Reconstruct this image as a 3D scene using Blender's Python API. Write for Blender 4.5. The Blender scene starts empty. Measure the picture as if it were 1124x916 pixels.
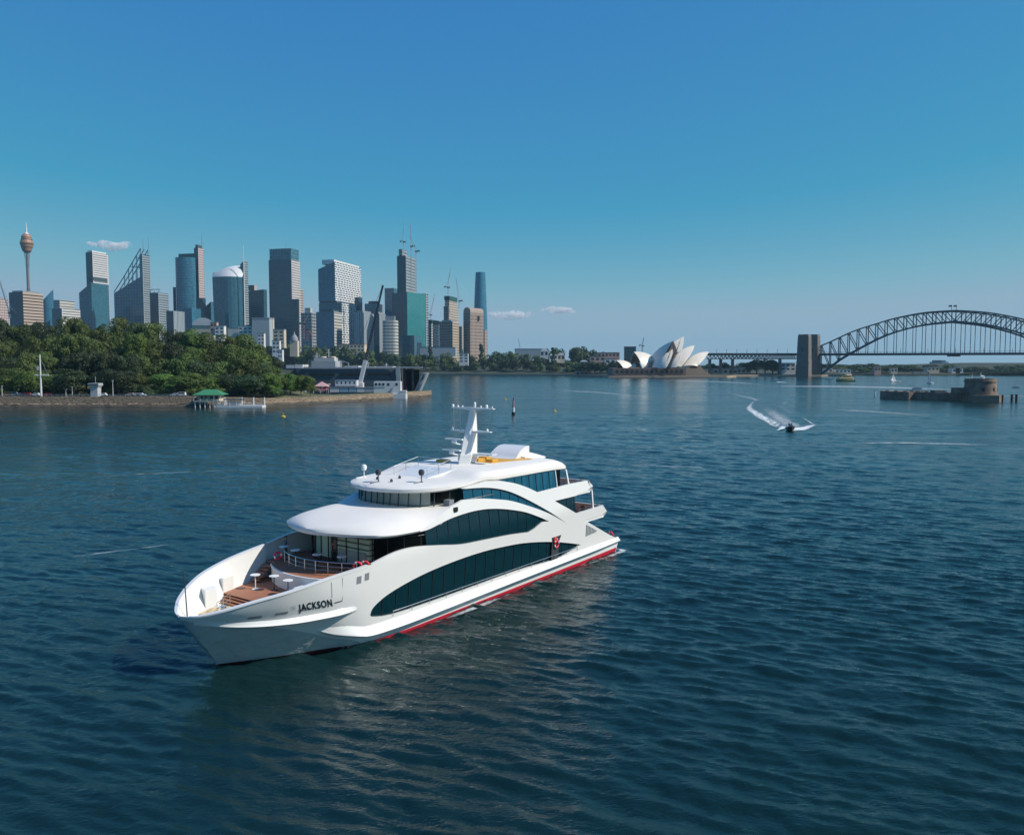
import bpy, bmesh, math, random
import numpy as np
from mathutils import Vector, Matrix, geometry
R = math.radians
sc = bpy.context.scene
C = sc.collection
# ------------------------------------------------------------------ camera
F, CX, CY, CAMH = 900.0, 562.0, 458.0, 20.0
PITCH = math.atan((CY - 400.0) / F)
cam_d = bpy.data.cameras.new('camera')
cam = bpy.data.objects.new('camera', cam_d)
C.objects.link(cam)
cam.location = (0, 0, CAMH)
cam.rotation_euler = (math.pi / 2 - PITCH, 0, 0)
cam_d.sensor_width = 36.0
cam_d.lens = 36.0 * F / 1124.0
cam_d.clip_start = 0.5
cam_d.clip_end = 60000
sc.camera = cam
# ------------------------------------------------------------------ sky, sun, exposure
SUN_AZ, SUN_EL = R(-9), R(42)          # azimuth from +X towards +Y
world = bpy.data.worlds.new('World')
sc.world = world
world.use_nodes = True
wt = world.node_tree
wt.nodes.clear()
sky = wt.nodes.new('ShaderNodeTexSky')
sky.sky_type = 'NISHITA'
sky.sun_disc = False
sky.sun_elevation = SUN_EL
sky.sun_rotation = math.pi / 2 - SUN_AZ
sky.air_density = 0.8
sky.dust_density = 0.0
sky.ozone_density = 6.0
bg = wt.nodes.new('ShaderNodeBackground')
bg.inputs['Strength'].default_value = 0.1
# colour grade of the sky, channel by channel (gain * x ** power), as the photograph's film look has it
sep = wt.nodes.new('ShaderNodeSeparateColor')
cmb = wt.nodes.new('ShaderNodeCombineColor')
wt.links.new(sky.outputs[0], sep.inputs[0])
for ch, (gain, power) in enumerate(((0.190, 0.62), (0.752, 0.67), (0.560, 0.09))):
    m0 = wt.nodes.new('ShaderNodeMath'); m0.operation = 'MULTIPLY'; m0.inputs[1].default_value = 0.1
    m1 = wt.nodes.new('ShaderNodeMath'); m1.operation = 'POWER'; m1.inputs[1].default_value = power
    m2 = wt.nodes.new('ShaderNodeMath'); m2.operation = 'MULTIPLY'; m2.inputs[1].default_value = gain * 10
    wt.links.new(sep.outputs[ch], m0.inputs[0]); wt.links.new(m0.outputs[0], m1.inputs[0])
    wt.links.new(m1.outputs[0], m2.inputs[0])
    def nx_(op, src, val, src2=None):
        q = wt.nodes.new('ShaderNodeMath'); q.operation = op; wt.links.new(src, q.inputs[0])
        if src2 is not None: wt.links.new(src2, q.inputs[1])
        else: q.inputs[1].default_value = val
        return q
    if ch == 0:                      # the low sky pales towards the horizon
        low = nx_('MULTIPLY', nx_('MAXIMUM', nx_('SUBTRACT', m0.outputs[0], 0.15).outputs[0], 0.0).outputs[0], 11.0)
        m2 = nx_('MINIMUM', nx_('ADD', m2.outputs[0], 0, low.outputs[0]).outputs[0], 2.9)
    if ch == 1: m2 = nx_('MINIMUM', m2.outputs[0], 4.3)
    wt.links.new(m2.outputs[0], cmb.inputs[ch])
out = wt.nodes.new('ShaderNodeOutputWorld')
wt.links.new(cmb.outputs[0], bg.inputs['Color'])
wt.links.new(bg.outputs[0], out.inputs['Surface'])
sun_d = bpy.data.lights.new('sun', 'SUN')
sun_d.energy = 4.8
sun_d.angle = R(0.53)
sun_d.color = (1.0, 0.945, 0.85)
sun = bpy.data.objects.new('sun', sun_d)
C.objects.link(sun)
sdir = Vector((math.cos(SUN_AZ) * math.cos(SUN_EL), math.sin(SUN_AZ) * math.cos(SUN_EL), math.sin(SUN_EL)))
sun.rotation_euler = sdir.to_track_quat('Z', 'Y').to_euler()
sun.location = (60, 0, 90)
vs = sc.view_settings
vs.view_transform = 'Standard'
vs.look = 'None'
vs.exposure = 0.0
vs.gamma = 1.0
vs.use_curve_mapping = False
sc.cycles.volume_bounces = 5
sc.cycles.max_bounces = 8
sc.cycles.transparent_max_bounces = 12
sc.cycles.volume_step_rate = 4.0
sc.cycles.caustics_reflective = True
sc.cycles.blur_glossy = 1.0
sc.cycles.sample_clamp_indirect = 4.0
sc.cycles.caustics_refractive = False

# ------------------------------------------------------------------ picking helpers: a photo point at a real distance
CP, SP_ = math.cos(PITCH), math.sin(PITCH)
def at(px, py, d):
    x = (px - CX) / F
    y = -(py - CY) / F
    r = Vector((x, CP + y * SP_, -SP_ + y * CP))
    t = d / r.y
    return Vector((r.x * t, d, CAMH + r.z * t))
def onwater(px, py, z=0.0):
    x = (px - CX) / F
    y = -(py - CY) / F
    r = Vector((x, CP + y * SP_, -SP_ + y * CP))
    t = (z - CAMH) / r.z
    return Vector((r.x * t, r.y * t, z))
def X(px, d): return at(px, 400, d).x
def Z(py, d): return at(CX, py, d).z

# ------------------------------------------------------------------ mesh builder
class MB:
    def __init__(s):
        s.v, s.f, s.m, s.uv = [], [], [], []
    def add(s, vs_, fs, mi=0, uvs=None):
        o = len(s.v)
        s.v += [tuple(p) for p in vs_]
        for k, f in enumerate(fs):
            s.f.append([i + o for i in f])
            s.m.append(mi)
            s.uv.append(uvs[k] if uvs else None)
        return s
    def box(s, x0, x1, y0, y1, z0, z1, mi=0, mat=None):
        p = [(x0, y0, z0), (x1, y0, z0), (x1, y1, z0), (x0, y1, z0), (x0, y0, z1), (x1, y0, z1), (x1, y1, z1), (x0, y1, z1)]
        if mat is not None: p = [mat @ Vector(q) for q in p]
        return s.add(p, [(0, 3, 2, 1), (4, 5, 6, 7), (0, 1, 5, 4), (1, 2, 6, 5), (2, 3, 7, 6), (3, 0, 4, 7)], mi)
    def beam(s, a, b, w, h=None, mi=0):
        h = h or w
        a, b = Vector(a), Vector(b)
        d = (b - a).normalized()
        up = Vector((0, 0, 1)) if abs(d.z) < 0.95 else Vector((0, 1, 0))
        x = d.cross(up).normalized() * (w / 2)
        y = x.normalized().cross(d).normalized() * (h / 2)
        p = [a - x - y, a + x - y, a + x + y, a - x + y, b - x - y, b + x - y, b + x + y, b - x + y]
        return s.add(p, [(0, 1, 2, 3), (4, 7, 6, 5), (0, 4, 5, 1), (1, 5, 6, 2), (2, 6, 7, 3), (3, 7, 4, 0)], mi)
    def tube(s, pts, r, n=8, mi=0, cap=True):
        pts = [Vector(p) for p in pts]
        rs = r if isinstance(r, (list, tuple)) else [r] * len(pts)
        vs_, fs = [], []
        for i, p in enumerate(pts):
            d = (pts[min(i + 1, len(pts) - 1)] - pts[max(i - 1, 0)]).normalized()
            up = Vector((0, 0, 1)) if abs(d.z) < 0.9 else Vector((1, 0, 0))
            a = d.cross(up).normalized(); b = d.cross(a)
            for k in range(n):
                t = 2 * math.pi * k / n
                vs_.append(p + a * (math.cos(t) * rs[i]) + b * (math.sin(t) * rs[i]))
        for i in range(len(pts) - 1):
            for k in range(n):
                fs.append((i * n + k, i * n + (k + 1) % n, (i + 1) * n + (k + 1) % n, (i + 1) * n + k))
        if cap:
            fs.append(tuple(range(n))); fs.append(tuple((len(pts) - 1) * n + k for k in reversed(range(n))))
        return s.add(vs_, fs, mi)
    def lathe(s, prof, c=(0, 0, 0), n=24, mi=0):
        vs_, fs = [], []
        for r, z in prof:
            for k in range(n):
                t = 2 * math.pi * k / n
                vs_.append((c[0] + r * math.cos(t), c[1] + r * math.sin(t), c[2] + z))
        for i in range(len(prof) - 1):
            for k in range(n):
                fs.append((i * n + k, i * n + (k + 1) % n, (i + 1) * n + (k + 1) % n, (i + 1) * n + k))
        fs.append(tuple(reversed(range(n)))); fs.append(tuple((len(prof) - 1) * n + k for k in range(n)))
        return s.add(vs_, fs, mi)
    def prism(s, poly, z0, z1, mi=0, ztop=None):
        n = len(poly)
        vs_ = [(p[0], p[1], z0) for p in poly] + [(p[0], p[1], (ztop[i] if ztop else z1)) for i, p in enumerate(poly)]
        fs = [tuple(reversed(range(n))), tuple(range(n, 2 * n))] + [(i, (i + 1) % n, n + (i + 1) % n, n + i) for i in range(n)]
        return s.add(vs_, fs, mi)
    def sheet(s, rows, mi=0, flip=False):
        n = len(rows[0]); vs_ = [p for r in rows for p in r]; fs = []
        for i in range(len(rows) - 1):
            for k in range(n - 1):
                q = (i * n + k, i * n + k + 1, (i + 1) * n + k + 1, (i + 1) * n + k)
                fs.append(q[::-1] if flip else q)
        return s.add(vs_, fs, mi)
    def build(s, name, mats, parent=None, smooth=False, bevel=0, weld=0, recalc=False, angle=40):
        me = bpy.data.meshes.new(name)
        me.from_pydata(s.v, [], s.f)
        if any(u is not None for u in s.uv):
            ul = me.uv_layers.new(name='UVMap')
            for p in me.polygons:
                u = s.uv[p.index]
                if u:
                    for k, li in enumerate(p.loop_indices): ul.data[li].uv = u[k]
        if not isinstance(mats, (list, tuple)): mats = [mats]
        for m in mats: me.materials.append(m)
        if len(mats) > 1: me.polygons.foreach_set('material_index', s.m)
        if weld or recalc or bevel:
            bm = bmesh.new(); bm.from_mesh(me)
            if weld: bmesh.ops.remove_doubles(bm, verts=bm.verts, dist=weld)
            if recalc or weld: bmesh.ops.recalc_face_normals(bm, faces=bm.faces)
            if bevel: bmesh.ops.bevel(bm, geom=[e for e in bm.edges if e.calc_face_angle(0) > 0.6], offset=bevel, segments=2, affect='EDGES', profile=0.6)
            bm.to_mesh(me); bm.free()
        if smooth:
            me.polygons.foreach_set('use_smooth', [True] * len(me.polygons))
            if smooth != 'all': me.set_sharp_from_angle(angle=R(angle))
        o = bpy.data.objects.new(name, me); C.objects.link(o)
        if parent is not None: o.parent = parent
        return o
def tag(o, label=None, cat=None, group=None, kind=None):
    if label: o['label'] = label
    if cat: o['category'] = cat
    if group: o['group'] = group
    if kind: o['kind'] = kind
    return o
def thing(name, label, cat, loc=(0, 0, 0), rz=0, group=None):
    o = bpy.data.objects.new(name, None); C.objects.link(o)
    o.location = loc; o.rotation_euler = (0, 0, rz)
    o.empty_display_size = 0.5
    return tag(o, label, cat, group)
def dup(root, loc=None, rz=None, label=None, group=None, scale=None):
    r = root.copy(); C.objects.link(r)
    if loc is not None: r.location = loc
    if rz is not None: r.rotation_euler = (0, 0, rz)
    if scale is not None: r.scale = scale if not isinstance(scale, (int, float)) else (scale,) * 3
    if label: r['label'] = label
    if group: r['group'] = group
    for ch in list(root.children):
        c_ = ch.copy(); C.objects.link(c_); c_.parent = r
        for g in list(ch.children):
            d = g.copy(); C.objects.link(d); d.parent = c_
    return r

# ------------------------------------------------------------------ materials
def mat(name, col, rough=0.5, metal=0.0, spec=0.5, var=0.0, vscale=1.0, bump=0.0, bscale=8.0, coat=0.0, coords='Object', ior=None, stretch=(1, 1, 1)):
    m = bpy.data.materials.new(name); m.use_nodes = True
    nt = m.node_tree; b = nt.nodes['Principled BSDF']
    b.inputs['Base Color'].default_value = (*col, 1); b.inputs['Roughness'].default_value = rough
    b.inputs['Metallic'].default_value = metal; b.inputs['Specular IOR Level'].default_value = spec
    b.inputs['Coat Weight'].default_value = coat; b.inputs['Coat Roughness'].default_value = 0.06
    if ior: b.inputs['IOR'].default_value = ior
    if var or bump:
        tc = nt.nodes.new('ShaderNodeTexCoord'); mp = nt.nodes.new('ShaderNodeMapping'); mp.inputs['Scale'].default_value = stretch
        nt.links.new(tc.outputs[coords], mp.inputs[0])
    if var:
        n = nt.nodes.new('ShaderNodeTexNoise'); n.inputs['Scale'].default_value = vscale; n.inputs['Detail'].default_value = 5
        n.inputs['Roughness'].default_value = 0.65
        nt.links.new(mp.outputs[0], n.inputs['Vector'])
        mr = nt.nodes.new('ShaderNodeMapRange'); mr.inputs['From Min'].default_value = 0.25; mr.inputs['From Max'].default_value = 0.75
        mr.inputs['To Min'].default_value = 1 - var; mr.inputs['To Max'].default_value = 1 + var
        nt.links.new(n.outputs['Fac'], mr.inputs['Value'])
        mx = nt.nodes.new('ShaderNodeMix'); mx.data_type = 'RGBA'; mx.blend_type = 'MULTIPLY'; mx.inputs['Factor'].default_value = 1
        mx.inputs[6].default_value = (*col, 1)
        nt.links.new(mr.outputs[0], mx.inputs[7]); nt.links.new(mx.outputs[2], b.inputs['Base Color'])
    if bump:
        n2 = nt.nodes.new('ShaderNodeTexNoise'); n2.inputs['Scale'].default_value = bscale; n2.inputs['Detail'].default_value = 4
        nt.links.new(mp.outputs[0], n2.inputs['Vector'])
        bp = nt.nodes.new('ShaderNodeBump'); bp.inputs['Strength'].default_value = 1.0; bp.inputs['Distance'].default_value = bump
        nt.links.new(n2.outputs['Fac'], bp.inputs['Height']); nt.links.new(bp.outputs[0], b.inputs['Normal'])
    return m
def facade(name, glass, frame, fh=4.0, bw=3.0, sp=0.35, mu=0.15, rough=0.15, frough=0.6, spec=0.9, brick=False, cellvar=0.35):
    """window grid in metres from the wall's UV: spandrel share sp of each floor, mullion share mu of each bay"""
    m = bpy.data.materials.new(name); m.use_nodes = True
    nt = m.node_tree; N = nt.nodes; L = nt.links; b = N['Principled BSDF']
    uv = N.new('ShaderNodeUVMap'); sx = N.new('ShaderNodeSeparateXYZ'); L.new(uv.outputs[0], sx.inputs[0])
    def mth(op, a, b_=None):
        n = N.new('ShaderNodeMath'); n.operation = op
        for i, q in enumerate((a, b_)):
            if q is None: continue
            if isinstance(q, (int, float)): n.inputs[i].default_value = q
            else: L.new(q, n.inputs[i])
        return n.outputs[0]
    V = mth('DIVIDE', sx.outputs[1], fh); U = mth('DIVIDE', sx.outputs[0], bw)
    if brick:
        row = mth('FLOOR', V); wn0 = N.new('ShaderNodeTexWhiteNoise'); wn0.noise_dimensions = '1D'; L.new(row, wn0.inputs['W'])
        U = mth('ADD', U, wn0.outputs['Value'])
    fv = mth('FRACT', V); fu = mth('FRACT', U)
    fr = mth('MAXIMUM', mth('LESS_THAN', fv, sp), mth('LESS_THAN', fu, mu))
    cb = N.new('ShaderNodeCombineXYZ'); L.new(mth('FLOOR', U), cb.inputs[0]); L.new(mth('FLOOR', V), cb.inputs[1])
    wn = N.new('ShaderNodeTexWhiteNoise'); wn.noise_dimensions = '2D'; L.new(cb.outputs[0], wn.inputs['Vector'])
    gv = mth('ADD', mth('MULTIPLY', wn.outputs['Value'], cellvar * 2), 1 - cellvar)
    g = N.new('ShaderNodeMix'); g.data_type = 'RGBA'; g.blend_type = 'MULTIPLY'; g.inputs['Factor'].default_value = 1
    g.inputs[6].default_value = (*glass, 1); L.new(gv, g.inputs[7])
    mx = N.new('ShaderNodeMix'); mx.data_type = 'RGBA'; L.new(fr, mx.inputs['Factor'])
    L.new(g.outputs[2], mx.inputs[6]); mx.inputs[7].default_value = (*frame, 1)
    L.new(mx.outputs[2], b.inputs['Base Color'])
    mr = N.new('ShaderNodeMapRange'); L.new(fr, mr.inputs['Value']); mr.inputs['To Min'].default_value = rough; mr.inputs['To Max'].default_value = frough
    L.new(mr.outputs[0], b.inputs['Roughness'])
    mr2 = N.new('ShaderNodeMapRange'); L.new(fr, mr2.inputs['Value']); mr2.inputs['To Min'].default_value = spec; mr2.inputs['To Max'].default_value = 0.4
    L.new(mr2.outputs[0], b.inputs['Specular IOR Level'])
    return m
def pchip(xs, ys):
    xs = np.array(xs, float); ys = np.array(ys, float); h = np.diff(xs); d = np.diff(ys) / h
    m = np.zeros_like(ys)
    for i in range(1, len(xs) - 1):
        if d[i - 1] * d[i] > 0:
            w1 = 2 * h[i] + h[i - 1]; w2 = h[i] + 2 * h[i - 1]; m[i] = (w1 + w2) / (w1 / d[i - 1] + w2 / d[i])
    m[0] = d[0]; m[-1] = d[-1]
    xl, yl, ml, hl = xs.tolist(), ys.tolist(), m.tolist(), h.tolist()
    import bisect
    def f(x):
        x = min(max(x, xl[0]), xl[-1]); i = min(max(bisect.bisect_left(xl, x) - 1, 0), len(hl) - 1)
        t = (x - xl[i]) / hl[i]
        return (1 + 2 * t) * (1 - t) ** 2 * yl[i] + t * (1 - t) ** 2 * hl[i] * ml[i] + t * t * (3 - 2 * t) * yl[i + 1] + t * t * (t - 1) * hl[i] * ml[i + 1]
    return f
sc.cycles.use_denoising = True
# ------------------------------------------------------------------ water
def make_water_mat():
    m = bpy.data.materials.new('harbour_water'); m.use_nodes = True
    nt = m.node_tree; N = nt.nodes; L = nt.links; b = N['Principled BSDF']
    b.inputs['Base Color'].default_value = (0.0040, 0.0195, 0.0200, 1)
    b.inputs['IOR'].default_value = 1.333
    b.inputs['Roughness'].default_value = 0.07
    b.inputs['Specular Tint'].default_value = (0.62, 1.0, 1.0, 1)
    tc = N.new('ShaderNodeTexCoord')
    def noise(scale, stretch, detail=3.0, rough=0.55, rot=0.0, dist=0.0):
        mp = N.new('ShaderNodeMapping'); mp.inputs['Scale'].default_value = stretch; mp.inputs['Rotation'].default_value = (0, 0, rot)
        L.new(tc.outputs['Object'], mp.inputs[0])
        n = N.new('ShaderNodeTexNoise'); n.inputs['Scale'].default_value = scale; n.inputs['Detail'].default_value = detail
        n.inputs['Roughness'].default_value = rough; n.inputs['Distortion'].default_value = dist
        L.new(mp.outputs[0], n.inputs['Vector']); return n.outputs['Fac']
    def mth(op, a, b_):
        n = N.new('ShaderNodeMath'); n.operation = op
        for i, q in enumerate((a, b_)):
            if isinstance(q, (int, float)): n.inputs[i].default_value = q
            else: L.new(q, n.inputs[i])
        return n.outputs[0]
    # wind ripples of three sizes, their strength varied by broad gust patches
    gust = noise(0.012, (1.0, 2.6, 1), 4, 0.6, R(-9))
    slick = mth('MAXIMUM', noise(0.006, (1.0, 9.0, 1), 4, 0.65, R(-5), 0.6), noise(0.016, (1.0, 8.0, 1), 3, 0.6, R(4), 0.8))
    n1 = noise(0.95, (0.62, 1.2, 1), 4, 0.6, R(24), 0.3)
    n2 = noise(3.0, (0.7, 1.2, 1), 4, 0.62, R(30), 0.2)
    h = mth('ADD', mth('MULTIPLY', n1, 0.17), mth('MULTIPLY', n2, 0.062))
    mr = N.new('ShaderNodeMapRange'); mr.inputs['From Min'].default_value = 0.3; mr.inputs['From Max'].default_value = 0.7
    mr.inputs['To Min'].default_value = 0.65; mr.inputs['To Max'].default_value = 1.2
    L.new(gust, mr.inputs['Value'])
    sl = N.new('ShaderNodeMapRange'); sl.inputs['From Min'].default_value = 0.54; sl.inputs['From Max'].default_value = 0.70
    sl.inputs['To Min'].default_value = 1.0; sl.inputs['To Max'].default_value = 0.28
    L.new(slick, sl.inputs['Value'])
    st = mth('MULTIPLY', mr.outputs[0], sl.outputs[0])
    bp = N.new('ShaderNodeBump'); bp.inputs['Distance'].default_value = 1.0
    L.new(mth('MULTIPLY', st, 0.8), bp.inputs['Strength'])
    L.new(h, bp.inputs['Height'])
    # out in the open harbour the wind chop is stronger: fine random slopes, and a rougher face
    sx = N.new('ShaderNodeSeparateXYZ'); L.new(tc.outputs['Object'], sx.inputs[0])
    far = N.new('ShaderNodeMapRange'); far.inputs['From Min'].default_value = 70; far.inputs['From Max'].default_value = 330
    far.inputs['To Min'].default_value = 0.0; far.inputs['To Max'].default_value = 1.0
    L.new(sx.outputs[1], far.inputs['Value'])
    mp = N.new('ShaderNodeMapping'); mp.inputs['Scale'].default_value = (0.35, 0.9, 1); L.new(tc.outputs['Object'], mp.inputs[0])
    wn = N.new('ShaderNodeTexNoise'); wn.inputs['Scale'].default_value = 0.8; wn.inputs['Detail'].default_value = 3; wn.inputs['Roughness'].default_value = 0.7
    L.new(mp.outputs[0], wn.inputs['Vector'])
    sub = N.new('ShaderNodeVectorMath'); sub.operation = 'SUBTRACT'; L.new(wn.outputs['Color'], sub.inputs[0]); sub.inputs[1].default_value = (.5, .5, .5)
    mul = N.new('ShaderNodeVectorMath'); mul.operation = 'MULTIPLY'; L.new(sub.outputs[0], mul.inputs[0]); mul.inputs[1].default_value = (0.36, 0.46, 0.0)
    sc_ = N.new('ShaderNodeVectorMath'); sc_.operation = 'SCALE'; L.new(mul.outputs[0], sc_.inputs[0]); L.new(mth('MULTIPLY', far.outputs[0], st), sc_.inputs['Scale'])
    ad = N.new('ShaderNodeVectorMath'); ad.operation = 'ADD'; L.new(bp.outputs[0], ad.inputs[0]); L.new(sc_.outputs[0], ad.inputs[1])
    nm = N.new('ShaderNodeVectorMath'); nm.operation = 'NORMALIZE'; L.new(ad.outputs[0], nm.inputs[0])
    L.new(nm.outputs[0], b.inputs['Normal'])
    L.new(mth('ADD', mth('MULTIPLY', mth('MULTIPLY', far.outputs[0], st), 0.15), 0.02), b.inputs['Roughness'])
    return m
M_WATER = make_water_mat()
def build_water():
    def spread(a, sgn, end, grow, cap, cap_to):
        """carry an axis on from its last value: steps grow slowly up to a cap, then freely beyond the near harbour"""
        o = []; s = abs(a[-1] - a[-2]); v = a[-1]
        while (end - v) * sgn > 0:
            s = min(s * grow, cap) if (cap_to - v) * sgn > 0 else s * 1.12
            v += s * sgn; o.append(v)
        return o
    core = list(np.arange(-50, 50.01, 0.24))
    right = spread(core, 1, 14000, 1.012, 0.95, 175)
    xs = np.array([-v for v in right[::-1]] + core + right)
    core = list(np.arange(28, 62.01, 0.2))
    ys = np.array(spread([28.2, 28], -1, -3000, 1.12, 9e9, 0)[::-1] + core + spread(core, 1, 14000, 1.0037, 1.2, 330))
    gx, gy = np.meshgrid(xs, ys)
    z = np.zeros_like(gx)
    rng = np.random.default_rng(7)
    gapx = np.abs(np.gradient(xs))[None, :]; gapy = np.abs(np.gradient(ys))[:, None]
    for lam in np.geomspace(0.75, 11, 72):
        th = R(90 - 24) + rng.normal(0, 0.42)
        k = 2 * math.pi / lam
        amp = 0.0128 * lam ** 0.08 * rng.uniform(0.5, 1.3)
        kx, ky = k * math.cos(th), k * math.sin(th)
        # a component is left out where the sheet's squares are too large to carry it
        fade = np.clip(1.7 - np.maximum(gapx, gapy) * 3.6 / lam, 0, 1)
        ph = kx * gx + ky * gy + rng.uniform(0, 6.28) + 1.1 * np.sin(gx * rng.uniform(.02, .06) + gy * rng.uniform(.02, .06) + rng.uniform(0, 6))
        s = np.sin(ph)
        z += amp * fade * (np.exp(0.85 * s) - 1.19)
    ny, nx = gx.shape
    co = np.stack([gx, gy, z], -1).reshape(-1, 3).astype(np.float32)
    i = np.arange((ny - 1) * (nx - 1)); r, c = i // (nx - 1), i % (nx - 1); a = r * nx + c
    q = np.stack([a, a + 1, a + nx + 1, a + nx], -1).astype(np.int32)
    me = bpy.data.meshes.new('water')
    me.vertices.add(len(co)); me.vertices.foreach_set('co', co.ravel())
    me.loops.add(q.size); me.loops.foreach_set('vertex_index', q.ravel())
    me.polygons.add(len(q)); me.polygons.foreach_set('loop_start', np.arange(0, q.size, 4, dtype=np.int32))
    me.polygons.foreach_set('use_smooth', np.ones(len(q), bool))
    me.update(calc_edges=True); me.materials.append(M_WATER)
    o = bpy.data.objects.new('water', me); C.objects.link(o)
    return tag(o, kind='structure')
build_water()
# ------------------------------------------------------------------ the cruise yacht
W_HULL = mat('white_gloss_paint', (0.77, 0.755, 0.73), 0.2, spec=0.5, var=0.025, vscale=0.35, coat=0.35)
W_DECK = mat('white_deck_paint', (0.73, 0.72, 0.69), 0.5, var=0.04, vscale=0.6)
W_TRIM = mat('white_trim_paint', (0.78, 0.78, 0.77), 0.35)
RED = mat('red_boot_paint', (0.55, 0.02, 0.045), 0.35, var=0.1, vscale=0.7)
DARKRED = mat('dark_red_boot_paint', (0.06, 0.008, 0.012), 0.5)
RING_RED = mat('life_ring_red', (0.75, 0.03, 0.05), 0.5)
STEEL = mat('polished_steel', (0.55, 0.56, 0.57), 0.25, metal=1.0)
W_ROOF = mat('matt_white_roof_paint', (0.72, 0.69, 0.645), 0.62, spec=0.3, var=0.05, vscale=0.5)
BLACK = mat('black_rubber', (0.012, 0.013, 0.015), 0.5)
DGREY = mat('dark_grey_paint', (0.05, 0.055, 0.06), 0.4)
MGREY = mat('mid_grey_paint', (0.22, 0.23, 0.25), 0.45)
LGREY = mat('pale_grey_blind', (0.50, 0.50, 0.48), 0.7)
INNER = mat('dark_interior', (0.015, 0.02, 0.022), 0.7)
PALEGREEN = mat('pale_green_partition', (0.72, 0.78, 0.62), 0.6, var=0.1, vscale=1.5)
CREAM = mat('cream_anchor_mat', (0.60, 0.47, 0.27), 0.7, var=0.25, vscale=3)
AMBER = mat('amber_seat_vinyl', (0.62, 0.33, 0.045), 0.5, var=0.15, vscale=2)
BROWN = mat('brown_wicker', (0.16, 0.085, 0.06), 0.7, var=0.4, vscale=6)
TEXTK = mat('black_lettering', (0.012, 0.012, 0.014), 0.4)
TEXTG = mat('pale_grey_lettering', (0.42, 0.42, 0.42), 0.5)
def teak_mat():
    m = mat('teak_planking', (0.33, 0.135, 0.07), 0.6, var=0.18, vscale=2.2, stretch=(0.4, 3, 1))
    return m
TEAK = teak_mat()
def glass_mat(name, tint, thru=0.4, rough=0.03, base=None):
    m = bpy.data.materials.new(name); m.use_nodes = True
    nt = m.node_tree; N = nt.nodes; L = nt.links; b = N['Principled BSDF']
    b.inputs['Base Color'].default_value = (*(base or [q * .05 for q in tint]), 1)
    b.inputs['Roughness'].default_value = rough; b.inputs['IOR'].default_value = 1.6
    t = N.new('ShaderNodeBsdfTransparent'); t.inputs['Color'].default_value = (*tint, 1)
    mx = N.new('ShaderNodeMixShader'); mx.inputs[0].default_value = thru
    o = N['Material Output']
    L.new(b.outputs[0], mx.inputs[1]); L.new(t.outputs[0], mx.inputs[2]); L.new(mx.outputs[0], o.inputs['Surface'])
    return m
GLASS = glass_mat('dark_tinted_glass', (0.30, 0.55, 0.60), 0.22, base=(.004, .030, .042))
GLASS_B = glass_mat('blue_tinted_glass', (0.25, 0.70, 0.90), 0.30, base=(.006, .105, .175))
GLASS_C = glass_mat('clear_saloon_glass', (0.92, 0.97, 0.95), 0.90)

Bow0 = onwater(237, 730)
Stern0 = onwater(673, 606)
_d = Stern0 - Bow0
YAW = math.atan2(_d.y, _d.x) + math.asin(5.6 / math.hypot(_d.x, _d.y))
ship = thing('cruise_yacht', 'large white multi-deck cruise yacht with red waterline and JACKSON on its bow', 'yacht', Bow0, YAW)

sheerb_ = pchip([0, .08, .3, .7, 1.5, 3.4, 5.3, 8.5, 11.1, 14.7, 50], [0, .38, .9, 1.5, 2.4, 3.78, 4.75, 5.5, 5.85, 5.95, 5.95])
wlb_ = pchip([0, 3.1, 6.5, 8.2, 10, 14, 50], [0, 2.0, 3.75, 4.8, 5.3, 5.55, 5.55])
sheerw_ = pchip([-2.7, -2, -1.2, .5, 2.4, 5.4, 8.2, 10.9, 14, 50], [3.95, 4.06, 4.33, 4.8, 5.16, 5.6, 5.87, 6.2, 6.2, 6.2])
stemu_ = pchip([-1.5, 0, 2.08, 3.3, 4.2, 5], [0.9, 0, -1.45, -2.19, -2.67, -2.8])
def HB(u, w):
    x = max(u - stemu_(w), 0); s = sheerw_(u); g = min(max(w / s, 0), 1)
    v = (1 - g) * wlb_(x) + g * sheerb_(x)
    if w > 6: v -= 0.13 * (w - 6)
    if w < 0: v *= 1 - 0.10 * min(1, -w)
    return v
def P(u, v, w): return (u, -v, w)          # v positive to port (the side the camera sees)
def SH(u, w, sg=1, off=0.0): return (u, -sg * (HB(u, w) + off), w)
USEAM = 8.4
SEAMW = [ -0.9 + (sheerw_(USEAM) + 0.9) * k / 22 for k in range(23)]
def pt_in(poly, x, y):
    c = False; n = len(poly); j = n - 1
    for i in range(n):
        xi, yi = poly[i]; xj, yj = poly[j]
        if (yi > y) != (yj > y) and x < (xj - xi) * (y - yi) / (yj - yi) + xi: c = not c
        j = i
    return c
def densify(poly, step=0.45, closed=True):
    o = []
    n = len(poly)
    for i in range(n if closed else n - 1):
        a, b = poly[i], poly[(i + 1) % n]
        k = max(1, int(math.ceil(math.hypot(b[0] - a[0], b[1] - a[1]) / step)))
        for j in range(k): o.append((a[0] + (b[0] - a[0]) * j / k, a[1] + (b[1] - a[1]) * j / k))
    if not closed: o.append(poly[-1])
    return o
def smooth_curve(pts, n=6):
    """Catmull-Rom through open points"""
    o = []
    P_ = [np.array(p, float) for p in pts]
    for i in range(len(P_) - 1):
        p0 = P_[max(i - 1, 0)]; p1 = P_[i]; p2 = P_[i + 1]; p3 = P_[min(i + 2, len(P_) - 1)]
        for k in range(n):
            t = k / n
            o.append(tuple(0.5 * ((2 * p1) + (-p0 + p2) * t + (2 * p0 - 5 * p1 + 4 * p2 - p3) * t * t + (-p0 + 3 * p1 - 3 * p2 + p3) * t ** 3)))
    o.append(tuple(P_[-1]))
    return o
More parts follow.
